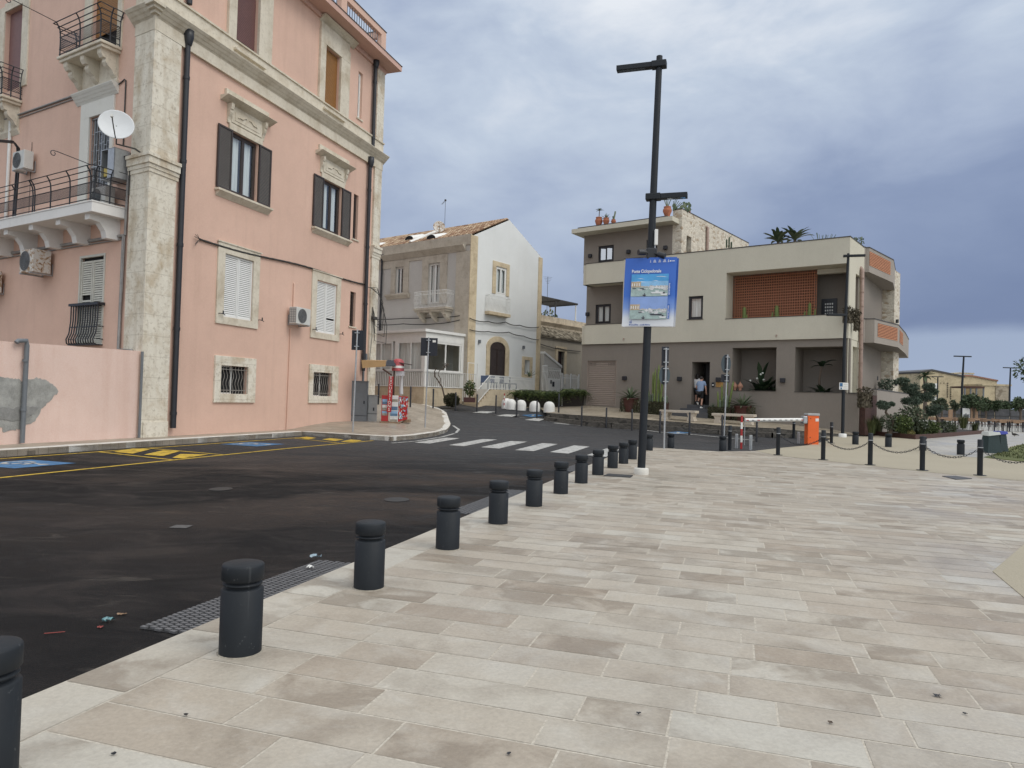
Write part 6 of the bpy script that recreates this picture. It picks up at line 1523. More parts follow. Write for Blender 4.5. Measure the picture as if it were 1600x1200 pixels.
# ------------------------------------------------------------------ street furniture
def at_ground(px, py, z=None):
 p = gp(px, py); return p
def bollard():
 T = thing('bollard', 'x', 'bollard', (0, 0, 0), 0, 'squat anthracite bollards')
 m = MB(); m.lathe([(.121, -.02), (.121, .375), (.108, .384), (.092, .388), (.092, .398), (.113, .403), (.113, .412), (.092, .417), (.092, .426), (.10, .428)], 28); m.build('body', M['bollard'], T, local=True)
 m = MB(); m.lathe([(.112, .4281), (.121, .436), (.121, .512), (.115, .522), (.10, .527), (1e-4, .529)], 28); m.build('cap', M['bollard'], T, local=True)
 m = MB(); m.lathe([(.121, -.02), (.134, -.02), (.133, .003), (.1215, .005)], 28); m.build('mortar_ring', plain('dirty mortar', (.30, .27, .22), .95, var=.4, scale=30), T, local=True)
 return T
B0 = bollard(); rb_ = random.Random(1)
row = [(375, 1027), (576, 922.5), (699, 860), (778, 820), (834, 792.5), (876, 772.5), (908, 755.8), (934, 743), (957, 732), (974, 725), (988, 718)]
LB = ['bollard in the road edge row beside the long kerb grate, nearest whole one', 'second whole bollard of the road edge row, at the far end of the long grate', 'third whole bollard of the road edge row, in front of the small kerb grate', 'fourth whole bollard of the road edge row, right after the small kerb grate', 'fifth whole bollard of the road edge row', 'sixth whole bollard of the road edge row', 'seventh whole bollard of the road edge row', 'eighth whole bollard of the road edge row, left of the plaza drain', 'ninth whole bollard of the road edge row, behind the plaza drain', 'tenth whole bollard of the road edge row, near the tall lamp pole', 'last bollard of the road edge row, half behind the lamp pole']
for i, (q, lb) in enumerate(zip(row, LB)):
 p = gp(*q); d = Vector((p.x, p.y, 0)).normalized() * .1
 p = p + d; p.z = 0
 if i == 0: B0.location = p; B0['label'] = lb
 else: dup(B0, p, lb, rb_.uniform(0, 6))
p = gp(375, 1027); q = gp(576, 922.5); w = p - (q - p) * 1.0; w.z = 0; w = at(-20, 1004, 2.81); w.z = 0
dup(B0, w, 'bollard cut by the left edge of the picture at the bottom', 1)
for q, lb in (((1014, 704), 'bollard just right of the tall lamp pole at the plaza tip'), ((1048, 700.5), 'bollard between the two bare sign posts, beside the left one'), ((1129, 705), 'bollard at the foot of the right bare sign post'),
     ((1336.5, 694.5), 'bollard behind the sagging chain below the garden gate'), ((1388, 698.5), 'bollard in front of the flower bed behind the chain'), ((1442, 704), 'bollard hidden behind a taller chain post'), ((1501, 710.5), 'bollard standing alone near the green bins')):
 p = gp(*q); p.z = gz(p.x, p.y); dup(B0, p, lb, rb_.uniform(0, 6))

def chain_post():
 T = thing('chain_post', 'x', 'post', (0, 0, 0), 0, 'slim chain posts round the plaza')
 m = MB(); m.lathe([(.062, 0), (.062, .66), (.066, .668), (.066, .70), (.062, .705), (.062, .86), (.055, .875), (1e-4, .878)], 16); m.build('post', M['anth'], T, local=True)
 m = MB(); m.lathe([(.0665, .672), (.0665, .69)], 16); m.lathe([(.09, .60), (.09, .61)], 8, (0, 0, 0)) if False else None; m.build('collar', M['galv'], T, local=True)
 m = MB(); m.lathe([(.14, -.01), (.14, .012), (.06, .014)], 16); m.build('base_plate', M['anth'], T, local=True)
 return T
CP = chain_post()
posts = [((1187, 703.5), 'chain post left of the red and white barrier support'), ((1215.5, 711), 'chain post in front of the barrier arm'), ((1286, 718.5), 'chain post in front of the orange barrier box, right of it'), ((1359.5, 726.5), 'chain post below the trailing plant of the garden gate'), ((1441, 735), 'chain post hiding a squat bollard'), ((1531, 743), 'rightmost whole chain post, left of the green bins')]
CPP = []
for i, (q, lb) in enumerate(posts):
 if i == 0: q = (1140, 703.5)
 p = gp(*q); p.z = gz(p.x, p.y); CPP.append(p)
 if i == 0: CP.location = p; CP['label'] = 'chain post at the left end of the barrier, by two grey stubs'
 else: dup(CP, p, lb, 0)
p6 = CPP[-1] + (CPP[-1] - CPP[-2]); p6.z = 0; CPP.append(p6); dup(CP, p6, 'chain post just outside the right edge carrying the last chain', 0)
pb = gp(1299, 692.3); dup(CP, pb, 'chain post behind the orange barrier box', 0)
pb2 = gp(1240, 685); pb2.z -= .0; dup(CP, pb2, 'chain post behind the white barrier arm', 0)
def chain(a, b, sag, lb):
 a = a + Vector((0, 0, .655)); b = b + Vector((0, 0, .655)); L = (b - a).length; n = int(L * 1.06 / .062); m = MB(); prev = None
 P = [a.lerp(b, i / n) - Vector((0, 0, sag * 4 * (i / n) * (1 - i / n))) for i in range(n + 1)]
 for i in range(n):
  p, q = P[i], P[i + 1]; t = (q - p).normalized(); s = t.cross(Vector((0, 0, 1))).normalized(); u = s if i % 2 else s.cross(t)
  c = (p + q) / 2; k = 8
  m.tube([c + t * .043 * math.cos(w) + u * .020 * math.sin(w) for w in [2 * math.pi * j / k for j in range(k + 1)]], .0075, 4, False)
 o = m.build('chain', M['iron'], loc=a); tag(o, lb, 'chain', 'chains between the slim posts')
for i, lb in enumerate(['', 'chain sagging left of the orange barrier box', 'chain sagging below the garden gate', 'chain sagging in front of the flower bed', 'chain sagging in front of the lone bollard and white paving', 'chain running off the right edge past the green bins']):
 if i: chain(CPP[i], CPP[i + 1], .25 + .015 * (i % 3), lb)

# thin black posts along the far kerb
def thin_post():
 m = MB(); m.lathe([(.045, -.1), (.045, 1.05), (.03, 1.07), (1e-4, 1.075)], 10); o = m.build('kerb_post', M['iron']); return tag(o, 'x', 'post', 'thin black posts along the far kerb')
tp = thin_post(); wm2 = ['left of the kiosk', 'behind the kiosk', 'in front of the veranda corner', 'before the creeper stem', 'beside the clipped bush', 'before the stair foot', 'left of the white domes', 'between the first white domes', 'overlapping the middle white dome', 'right of the last white dome', 'before the long planter end', 'before the roller garage door', 'just left of the tall lamp pole', 'before the left stone bench', 'crossing the right end of the left bench', 'before the slate steps', 'behind the white barrier arm']
for i, q in enumerate([(591, 632), (614, 633.5), (641, 636), (676.5, 638), (711.5, 642), (745, 645), (774.5, 648), (807, 651.5), (838.5, 655), (872.5, 660), (908.5, 664.5), (947, 667.5), (987, 671), (1031, 675.5), (1077, 678.5), (1128, 684), (1182, 689)]):
 p = gp(q[0], q[1] + (1.5 if i > 9 else 0)); p.z = gz(p.x, p.y); lb = 'thin black kerb post ' + wm2[i]
 if i == 0: tp.location = p; tp['label'] = lb
 else: c = tp.copy(); COL.objects.link(c); c.location = p; c['label'] = lb
# white domes
m = MB(); m.lathe([(.32, -.05), (.32, .24), (.305, .37), (.255, .48), (.17, .55), (.07, .582), (1e-4, .585)], 24); dm = m.build('dome_bollard', M['white'])
tag(dm, 'x', 'dome bollard', 'white concrete domes before the old house')
for i, (q, lb) in enumerate((((791.5, 637.5), 'white concrete dome tucked behind another, farthest left'), ((798, 638.6), 'white concrete dome at the left in front of a hidden one'), ((813.8, 640), 'white concrete dome left of the middle, before the planter end'), ((835.3, 641.8), 'white concrete dome crossed by a thin black post'), ((858, 643.3), 'rightmost white concrete dome'))):
 p = gp(*q)
 if i == 0: dm.location = p; dm['label'] = lb
 else: c = dm.copy(); COL.objects.link(c); c.location = p; c['label'] = lb
# striped marker pole by the stair
p = at(787.5, 637, 41.6); m = MB(); 
for k in range(6): m.mi = k % 2; m.tube([(p.x, p.y, p.z + k * .14), (p.x, p.y, p.z + k * .14 + .14)], .03, 8)
o = m.build('marker_pole', [M['white'], M['red']], loc=p); tag(o, 'thin striped marker pole beside the white domes', 'pole')

# ---- main lamp post with two arms, cameras and banner
lp = gp(1003, 742); lp = Vector((lp.x, lp.y + .1, 0)); LTOP = at(1030.5, 88, lp.y)
def lamp_post():
 T = thing('street_lamp', 'tall anthracite lamp post with a high left arm and a lower right arm', 'street lamp', lp)
 tip = Vector((LTOP.x, lp.y, LTOP.z)); f = lambda t: lp.lerp(tip, t)
 m = MB(); m.tube([lp, f(.45), f(.55), tip], [.085, .082, .078, .066], 20); m.build('pole', M['anth'], T)
 m = MB(); m.lathe([(.16, 0), (.16, .125), (.14, .14), (.085, .145)], 20, lp); m.build('base', plain('white lamp base', (.62, .60, .55), .8), T)
 aL, aR = -KB, KB
 z1 = zat(1025, 101, lp); z2 = zat(1018, 308, lp)
 for z, dr, L in ((z1, aL, .92), (z2, aR, .72)):
  c = f(z / tip.z); c = Vector((c.x, c.y, z)); n = Vector((-dr.y, dr.x, 0))
  Mx = Matrix(((dr.x, n.x, 0, c.x), (dr.y, n.y, 0, c.y), (0, 0, 1, c.z), (0, 0, 0, 1)))
  m = MB(Mx); m.bbox(-.16, .16, -.10, .10, -.07, .07, .015); m.bbox(.16, L, -.085, .085, -.055, .055, .008); A = m.build('lamp_arm', M['anth'], T)
  m = MB(Mx); m.box(.3, L - .04, -.065, .065, -.06, -.0555); m.build('lens', M['glass'], A)
 c = f(zat(1014, 396, lp) / tip.z)
 m = MB(); m.bbox(c.x - .11, c.x + .11, c.y - .13, c.y + .05, c.z - .14, c.z + .1, .02); m.build('camera_box', M['iron'], T)
 for dx, dy, e in ((-.30, -.10, -.02), (.26, -.16, -.1)):
  m = MB(); a = Vector((c.x, c.y - .08, c.z)); b = a + Vector((dx, dy, e)); m.tube([a, a.lerp(b, .55)], .025, 8); m.tube([a.lerp(b, .5), b], .062, 12); m.build('camera', M['iron'], T)
 m = MB(); m.bbox(c.x + .05, c.x + .12, c.y - .14, c.y - .06, c.z + .16, c.z + .5, .01); m.build('antenna_panel', M['white'], T)
lamp_post()
def banner():
 zt, zb = zat(1016, 404.5, lp), zat(1012, 511, lp); c = lp.lerp(LTOP, (zt - .7) / LTOP.z)
 o = Vector((c.x, c.y, 0)) - Vector((-KB.y, KB.x, 0)) * .0
 n = Vector((-KB.y, KB.x, 0)); fr = Frame(o - n * .13 + Vector((0, 0, 0)), KB)
 s0 = fr.uv(974.5, 455)[0]; s1 = fr.uv(1055, 455)[0]; Wd, Hh = s1 - s0, zt - zb
 T = thing('banner', 'blue and white poster banner with two harbour pictures on the lamp post', 'banner', fr.P(s0, 0, zb))
 # the sheet: slightly wavy, blue on top fading to white near the foot as printed
 m_, nt, b = newmat('printed blue fade'); sp = N(nt, 'ShaderNodeSeparateXYZ'); nt.links.new(N(nt, 'ShaderNodeTexCoord').outputs['Generated'], sp.inputs[0])
 nt.links.new(ramp(nt, sp.outputs[2], [(.04, (.74, .76, .79)), (.13, (.70, .74, .80)), (.27, (.22, .36, .74)), (.45, (.05, .17, .62)), (1, (.035, .13, .52))]), b.inputs['Base Color']); b.inputs['Roughness'].default_value = .45
 for side in (0, 1):
  m = MB(fr.M); nx_, nz_ = 10, 14; vs = []; sk = .05 * (1 if not side else .6)
  wob = lambda u, v: .012 * math.sin(u * 5 + v * 2) + .01 * math.sin(v * 7)
  for j in range(nz_ + 1):
   for i in range(nx_ + 1): u, v = i / nx_, j / nz_; vs.append((s0 + Wd * u + (v - .5) * .045 + side * .02, (.26 if side else 0) + wob(u, v) * (1 if not side else -1), zb + Hh * v + side * .02 - .0 * u))
  m.add(vs, [(j * (nx_ + 1) + i, j * (nx_ + 1) + i + 1, (j + 1) * (nx_ + 1) + i + 1, (j + 1) * (nx_ + 1) + i) for j in range(nz_) for i in range(nx_)], True)
  sh = m.build('sheet', m_, T)
  if not side: front = sh
 X = lambda u, v, d=-.03: (s0 + Wd * u + (v - .5) * .045, d, zb + Hh * v)
 def rect(mb, u0, u1, v0, v1, d=-.03): mb.quad(X(u0, v0, d), X(u1, v0, d), X(u1, v1, d), X(u0, v1, d))
 r = random.Random(4)
 mats = [plain('print sky deep', (.08, .36, .72), .5, var=.2), plain('print sky pale', (.26, .52, .80), .5, var=.2), plain('print cloud', (.70, .80, .88), .5), plain('print water', (.38, .49, .47), .5, var=.25, scale=14), plain('print ochre', (.52, .40, .26), .5, var=.3, scale=20), plain('print white', (.78, .79, .80), .5, var=.04), plain('print dark', (.05, .05, .07), .5), plain('print lilac sky', (.27, .40, .74), .5, var=.1), plain('print far town', (.55, .52, .48), .5, var=.3, scale=30)]
 def picture(v0, v1, top, day):
  m = MB(fr.M); h_ = v1 - v0; u0, u1 = .145, .865; hz_ = v0 + h_ * .42
  m.mi = 0 if day else 7; rect(m, u0, u1, hz_, v1, -.028); m.mi = 1 if day else 7; rect(m, u0, u1, hz_, hz_ + h_ * .26, -.029)
  m.mi = 3; rect(m, u0, u1, v0, hz_, -.028)
  if day:
   m.mi = 2
   for k in range(7):
    a = u0 + r.random() * .5; z = hz_ + h_ * (.22 + .3 * r.random()); L = .12 + .16 * r.random(); m.poly([X(a, z, -.0305), X(a + L * .5, z - .004, -.0305), X(min(u1, a + L), z - .012, -.0305), X(a + L * .45, z + .004, -.0305)])
  m.mi = 8; 
  for k in range(22): a = u0 + (u1 - u0) * k / 22; rect(m, a, a + (u1 - u0) / 22, hz_ - .004, hz_ + h_ * (.02 + .05 * r.random()), -.031)
  m.mi = 4; rect(m, u0, u0 + .19, hz_ - .002, hz_ + h_ * .24, -.032); m.mi = 5
  for k in range(4): rect(m, u0 + .015 + k * .045, u0 + .033 + k * .045, hz_ + h_ * .04, hz_ + h_ * .17, -.033)
  for k in range(6): a = u0 + .02 + r.random() * .38; z = hz_ - h_ * .08 - r.random() * h_ * .07; m.mi = 5 if k % 2 else 6; m.poly([X(a, z, -.032), X(a + .06, z, -.032), X(a + .075, z + .012, -.032), X(a - .01, z + .012, -.032)])
  def boat(a, z, L, hull, cab):
   m.mi = hull; m.poly([X(a + .02, z, -.034), X(a + L - .02, z - .003, -.034), X(min(u1, a + L), z + .022, -.034), X(a - .01, z + .02, -.034)]); m.mi = cab; rect(m, a + L * .35, a + L * .62, z + .02, z + .042, -.0345); m.mi = 6; rect(m, a + L * .48, a + L * .49, z + .03, z + .085, -.035)
  for k in range(12): boat(u0 + .28 + r.random() * .38, hz_ - h_ * (.06 + .1 * r.random()), .05 + .05 * r.random(), 5, 5)
  boat(.54, v0 + h_ * (.13 if day else .17), .24, 5 if day else 6, 5); boat(.72, v0 + h_ * .05, .14, 5, 6); boat(.38, v0 + .002, .07, 6, 6)
  m.build('picture', mats, T)
 picture(.435, .758, 0, True); picture(.105, .43, 0, False)
 o3 = fr.M
 def txt(body, u, v, size, mat, nm='lettering', rot=False, align='LEFT', sx=1, bold=.0012):
  p = X(u, v, -.036); Mx = fr.M @ Matrix.Translation(p) @ Matrix.Rotation(R(90), 4, 'X')
  if rot: Mx = Mx @ Matrix.Rotation(R(90), 4, 'Z')
  return text_mesh(body, size, Mx @ Matrix.Diagonal((sx, 1, 1, 1)), mat, nm, T, .0005, align, bold)
 txt('Ponte Ciclopedonale', .145, .778, .10, mats[5], sx=.735, bold=.0028)
 m = MB(fr.M); m.mi = 0
 for k, (u, w) in enumerate(((.49, .02), (.55, .06), (.65, .05), (.74, .06), (.83, .03))):
  for j in range(3): rect(m, u + w * .1 * j, u + w * (1 - .12 * j), .925 + j * .014, .932 + j * .014, -.036)
 m.lathe([(1e-4, 0)], 3) if False else None
 p = X(.885, .939, -.036); m.poly([(p[0] + .016 * math.cos(t), p[1], p[2] + .016 * math.sin(t)) for t in [i * math.pi / 5 for i in range(10)]])
 rect(m, .91, .965, .934, .944, -.036); m.build('logo_row', mats[5], T)
 bl = plain('print blue ink', (.04, .10, .34), .5); m = MB(fr.M)
 for k, (a, v1) in enumerate(((.155, .075), (.165, .085), (.178, .06), (.188, .09))): rect(m, a, a + .008, .042, v1, -.036)
 m.build('emblem', bl, T); m = MB(fr.M)      # caption too small to read: word-like strokes
 u = .145
 for w_ in (.17, .20):
  e = u + w_
  while u < e: L_ = r.uniform(.010, .024); rect(m, u, u + L_ * .7, .012, .012 + r.choice((.014, .018, .022)), -.036); u += L_
  u += .02
 m.build('caption', bl, T)
 for v0, n_ in ((.455, 12), (.12, 13)):
  m = MB(fr.M); rect(m, .868, .915, v0 - .01, v0 + .20, -.035); tb_ = m.build('caption_tab', plain('caption blue', (.05, .16, .55), .5), T); m = MB(fr.M)
  for k in range(n_): rect(m, .878, .878 + r.choice((.016, .022)), v0 + k * .014, v0 + k * .014 + .008, -.0365)
  m.build('caption', mats[5], tb_)
 m = MB(fr.M)
 for v in (1.0, 0.0): m.tube([(s0 + .02 + (v - .5) * .045, .13, zb + Hh * v + .005), (s1 - .02 + (v - .5) * .045, .13, zb + Hh * v + .005)], .014, 8); 
 m.build('crossbar', M['white'], T)
banner()

# second lamp before the taupe building with a small sign, and the distant T lamps
def slim_lamp(px, py, top, arms, lb, Y=None, armdir=None, low=None, r0=.075):
 p = gp(px, py) if Y is None else at(px, py, Y); z1 = zat(top[0], top[1], p)
 T = thing('street_lamp', lb, 'street lamp', p)
 m = MB(); m.tube([p, Vector((p.x, p.y, (p.z + z1) / 2)), Vector((p.x + (at(top[0], top[1], p.y).x - p.x), p.y, z1))], [r0, r0 * .95, r0 * .7], 12); m.build('pole', M['anth'], T)
 d = armdir or KB
 for z, a, b in arms:
  t = Vector((p.x, p.y, z1 + z)); n = Vector((-d.y, d.x, 0)); Mx = Matrix(((d.x, n.x, 0, t.x), (d.y, n.y, 0, t.y), (0, 0, 1, t.z), (0, 0, 0, 1)))
  m = MB(Mx); m.bbox(a, b, -.08, .08, -.05, .05, .01); m.build('lamp_arm', M['anth'], T)
 return T, p, z1
SLT, slp, slz = slim_lamp(1316.5, 683, (1325.5, 396), [(-.12, -.12, .8)], 'slim lamp post with white parking notice before the taupe building')
m = MB(); m.bbox(slp.x - .82, slp.x + .08, slp.y - .09, slp.y + .09, zat(1310, 492, slp) - .05, zat(1310, 492, slp) + .05, .01); m.build('lamp_arm', M['anth'], SLT)
m = MB(); m.lathe([(.17, -.02), (.17, .14), (.15, .16), (.07, .165)], 16, slp); m.build('base', M['white'], SLT)
def lampsign():
 z0, z1 = zat(1318, 609, slp), zat(1318, 598, slp); x0, x1 = at(1311.5, 603, slp.y - .12).x, at(1325.5, 603, slp.y - .12).x; y = slp.y - .12
 T = thing('parking_sign', 'small white notice with blue corner square on the slim lamp post', 'sign', (x0, y, z0))
 m = MB(); m.box(x0, x1, y, y + .02, z0, z1); m.build('plate', M['white'], T)
 m = MB(); m.box(x0 + .02, x0 + .15, y - .004, y - .001, z0 + .14, z1 - .02); m.box(x0 + .05, x0 + .12, y - .004, y - .001, z0 + .02, z0 + .10); m.build('blue_square', M['blue'], T)
 m = MB()
 for k in range(3): m.box(x0 + .19, x1 - .04, y - .004, y - .001, z0 + .07 + k * .08, z0 + .085 + k * .08)
 m.build('text_lines', plain('grey print', (.45, .46, .48), .6), T)
lampsign()
slim_lamp(1502.5, 652, (1506, 556), [(-.05, -.75, .75)], 'farther T shaped lamp post before the ochre buildings', 62, Vector((1, 0, 0)), r0=.1)
slim_lamp(1577, 650, (1579, 574), [(-.05, -.75, .75)], 'farthest T shaped lamp post beside the far trees', 78, Vector((1, 0, 0)), r0=.1)
slim_lamp(1464, 650, (1465.5, 588), [(-.05, -.75, .75)], 'brown T shaped lamp post beside the far palm', 92, Vector((1, 0, 0)), r0=.1)

# bare backs of road signs on galvanised poles
def sign_pole(px, py, top, panels, lb):
 p = gp(px, py); z1 = zat(*top, p); tx = at(top[0], top[1], p.y).x; T = thing('road_sign', lb, 'road sign', p)
 X = lambda z: p.x + (tx - p.x) * (z - p.z) / (z1 - p.z)
 m = MB(); m.tube([p - Vector((0, 0, .05)), Vector((tx, p.y, z1))], .032, 12); m.build('pole', M['galv'], T)
 for kind, x0, x1, y0, y1, mat in panels:
  xm, ym = (x0 + x1) / 2, (y0 + y1) / 2; Y = p.y + .05; a, b = at(x0, ym, Y).x, at(x1, ym, Y).x; zt, zb = at(xm, y0, Y).z, at(xm, y1, Y).z
  m = MB()
  if kind == 'box': m.bbox(a, b, Y, Y + .035, zb, zt, .008)
  else:
   k = 32; m.prism([((a + b) / 2 + (b - a) / 2 * math.cos(t), Y, (zt + zb) / 2 + (zt - zb) / 2 * math.sin(t)) for t in [2 * math.pi * i / k for i in range(k)]], (0, .03, 0))
  pn = m.build('sign_panel', mat, T)
  m = MB()
  for z in (zb + (zt - zb) * .18, zt - (zt - zb) * .14): m.bbox(X(z) - .09, X(z) + .09, p.y - .045, Y - .001, z - .015, z + .015, .004)
  m.build('clamp', M['galv'], pn)
  if kind == 'box' and x0 < 700 and x0 > 600: m = MB(); m.box(at(676, 533, Y).x, at(681, 533, Y).x, Y - .003, Y - .001, at(678, 535, Y).z, at(678, 531.5, Y).z); m.build('sticker', M['white'], pn)
  if kind != 'box': m = MB(); m.box(X((zt + zb) / 2) - .1, X((zt + zb) / 2) + .06, Y - .012, Y - .001, zb + .03, zt - .03); m.build('rib', M['signback'], pn)
 return T
sign_pole(551, 675, (558.5, 515), [('box', 549.5, 568, 516, 547, M['signback'])], 'bare back of a rectangular road sign before the grey cabinets')
sign_pole(664, 668, (670, 527), [('box', 657.3, 683.5, 528, 556, M['signback'])], 'bare back of a square road sign at the rounded pavement corner')
sign_pole(1037.5, 701, (1041, 543.5), [('box', 1034, 1045, 541.5, 571.5, M['signback']), ('disc', 1030, 1047, 572, 601.5, M['signgrey'])], 'bare back of a round and a rectangular sign, nearest the lamp post')
sign_pole(1131, 688, (1137, 554), [('disc', 1127, 1142, 554, 583, M['signgrey']), ('box', 1127, 1140, 585, 597.5, M['signback'])], 'bare back of a round sign over a small plate near the barrier')

# electrical cabinets by the pink corner
def cabinet(px0, px1, pyt, pyb, Y, dep, lb, split, mat):
 P = at((px0 + px1) / 2, pyb, Y); z0 = .08 + h(P.x, P.y); zt = at((px0 + px1) / 2, pyt, Y).z; w = (px1 - px0) / FPX * Y
 T = thing('utility_cabinet', lb, 'cabinet', (P.x, P.y, z0)); d = PFR.d; fr = Frame((P.x - w / 2, P.y), (1, .12))
 m = MB(fr.M); m.bbox(0, w, 0, dep, z0, zt - .03, .015); m.build('body', mat, T)
 m = MB(fr.M); m.bbox(-.03, w + .03, -.03, dep + .03, zt - .03, zt, .01); m.build('lid', mat, T)
 m = MB(fr.M); m.bbox(.04, w - .04, -.012, -.001, z0 + split, zt - .08, .004); dr = m.build('door', mat, T); m = MB(fr.M); m.box(w - .16, w - .1, -.03, -.0121, (z0 + zt) / 2, (z0 + zt) / 2 + .14); m.build('handle', M['iron'], dr)
 if split > .3: m = MB(fr.M); m.box(-.004, w + .004, -.004, dep, z0 + split - .04, z0 + split - .02); m.build('seam', M['iron'], T)
 return T
cabinet(543.5, 572, 595, 661, 31.6, .5, 'large grey steel cabinet against the far pink corner', .52, M['steelgrey'])
cabinet(573.5, 587.5, 617, 660, 31.9, .4, 'smaller lighter grey cabinet right of the large one', .6, plain('light grey cabinet', (.30, .31, .31), .5))
m = MB(); p = at(568.5, 560, 32.4); m.bbox(p.x - .14, p.x + .14, p.y - .1, p.y + .1, p.z - .22, p.z + .22, .01); m.tube([(p.x, p.y, p.z - .2), (p.x, p.y, .2)], .05, 8); o = m.build('junction_box', M['steelgrey'], loc=p); tag(o, 'small grey junction box above the cabinets at the pink corner', 'junction box')

# excursion kiosk
def kiosk():
 P = gp(617, 661.5); Y = P.y; z0 = P.z; k = Y / FPX
 T = thing('excursion_kiosk', 'small red and white excursion stand with tan awning and solar panel', 'kiosk', P)
 A = lambda px, py, dy=0: at(px, py, Y + dy)
 def bx(name, px0, px1, py0, py1, d0, d1, mat, par=T, b=.01):
  xm, ym = (px0 + px1) / 2, (py0 + py1) / 2
  m = MB(); m.bbox(at(px0, ym, Y).x, at(px1, ym, Y).x, Y + d0, Y + d1, at(xm, py1, Y).z, at(xm, py0, Y).z, b); return m.build(name, mat, par)
 bx('pallet', 593, 625, 659, 664.5, -.05, .75, M['pallet']); bx('pallet', 626, 637, 656, 661, .5, 1.0, M['pallet'])
 bl = bx('display_board', 596, 607, 617.5, 658, -.02, .03, M['red']); br_ = bx('display_board', 609.5, 622, 618, 659.5, -.02, .03, M['white'])
 m = MB(); a = A(622.3, 640); b = at(637, 638, Y + .55); zt, zb_ = A(622, 619).z, A(622, 659).z; m.prism([(a.x, a.y + .02, zb_), (b.x, b.y, zb_ + .1), (b.x, b.y, zt), (a.x, a.y + .02, zt)], (-.02, .03, 0))
 sd = m.build('side_board', M['red'], T)
 ps = [plain('print sky', (.25, .42, .62), .5, var=.2), plain('print sea', (.10, .18, .28), .5, var=.3, scale=9), plain('print cliffs', (.30, .27, .22), .5, var=.5, scale=9), plain('print pale', (.62, .63, .62), .5, var=.2)]
 def photos(px0, px1, rows, par, off=-.026):
  for (y0, y1, ka, kb) in rows:
   m = MB(); x0, x1 = A(px0, 640).x, A(px1, 640).x; zt, zb__ = A(px0, y0).z, A(px0, y1).z; zm = (zt + zb__) / 2
   m.mi = ka; m.quad((x0, Y + off, zm), (x1, Y + off, zm), (x1, Y + off, zt), (x0, Y + off, zt)); m.mi = kb; m.quad((x0, Y + off, zb__), (x1, Y + off, zb__), (x1, Y + off, zm), (x0, Y + off, zm)); m.build('photo', ps, par)
 photos(597.2, 605.5, [(623.5, 631.5, 0, 1), (632.5, 641, 3, 2), (642, 649, 0, 2)], bl); photos(610, 621.5, [(619, 628, 3, 2), (629, 641, 3, 1), (642, 650, 0, 1), (651, 659, 3, 2)], br_)
 m = MB(); r = random.Random(3)
 for i in range(70):
  u, v = r.random(), r.random(); w, hh = .03 + .07 * r.random(), .03 + .08 * r.random(); m.mi = r.choice((0, 1, 2, 2, 3, 4))
  f = lambda uu, vv: Vector((a.x + (b.x - a.x) * uu + .012, a.y + (b.y - a.y) * uu - .012 - .0003 * i, zb_ + .1 + (zt - zb_ - .12) * vv))
  m.poly([f(min(.98, max(.02, u + w * math.cos(t))), min(.98, max(.02, v + hh * math.sin(t) * .6))) for t in [j * math.pi / 5 for j in range(10)]])
 m.build('print', ps + [M['red']], sd)
 # leaning red board with vertical lettering
 b0, b1 = at(607.5, 644, Y - .12), at(611.5, 588, Y - .12); w = .095
 m = MB(); m.prism([(b0.x - w, b0.y, b0.z), (b0.x + w, b0.y, b0.z), (b1.x + w, b1.y, b1.z), (b1.x - w, b1.y, b1.z)], (0, .03, 0)); vb = m.build('letter_board', M['red'], T)
 for i, ch in enumerate('EXCURSIONS'):
  q = b1.lerp(b0, (i + .72) / 10.1); Mx = Matrix.Translation((q.x, q.y - .012, q.z)) @ Matrix.Rotation(R(90), 4, 'X'); text_mesh(ch, .175, Mx, M['white'], 'letter', vb, .001, 'CENTER')
 # posts, drum, awning, solar panel, closed parasol
 m = MB(); m.tube([A(615, 660, .4), A(616, 567, .4)], .03, 8); m.tube([A(598, 576.5, .0), A(612, 586, .1)], .035, 6); m.build('post', M['corten'], T)
 m = MB(); c = A(622, 571, .45); zt = A(622, 562).z; zb2 = A(622, 579).z; m.lathe([(.27, zb2 - c.z), (.27, zt - c.z - .12), (.22, zt - c.z), (.1, zt - c.z + .06), (1e-4, zt - c.z + .07)], 18, (c.x, c.y, c.z)); dr = m.build('drum', plain('red printed drum', (.42, .08, .09), .6, var=.5, scale=9), T)
 m = MB(); m.lathe([(.275, 0), (.275, .1)], 18, (c.x, c.y, zb2 + .12)); m.build('band', M['white'], dr)
 m = MB(); m.bbox(A(617, 585).x, A(630, 585).x, Y + .3, Y + .34, A(623, 587).z, A(623, 579.5).z, .01); m.build('sign_plate', plain('grey lettered plate', (.5, .5, .52), .5, var=.3, scale=14), T)
 m = MB(); P_ = [A(564.5, 565, -.35), A(603, 566, -.3), A(606, 565, .9), A(570, 564.5, .9)]; m.poly([p + Vector((0, 0, .06)) for p in P_]); m.poly([p - Vector((0, 0, .04)) for p in P_][::-1])
 q0, q1 = P_[0], P_[1]; m.poly([q0 + Vector((0, 0, .06)), q0 + Vector((.06, 0, -.28)), q1 + Vector((0, 0, -.18)), q1 + Vector((0, 0, .06))]); m.build('awning', M['awning'], T)
 m = MB(); m.poly([A(602.5, 571, -.1), A(618, 572, .1), A(619.5, 563, .35), A(605, 562.5, .15)]); m.poly([A(602.5, 571.6, -.1), A(605, 563, .15), A(619.5, 563.6, .35), A(618, 572.6, .1)]); m.build('solar_panel', M['panelblue'], T)
 m = MB(); m.prism([A(618, 566.5, .2), A(644, 571, .2), A(644, 571, .7), A(618, 566.5, .7)], (0, 0, .04)); m.build('roof_board', M['brownwood'], T)
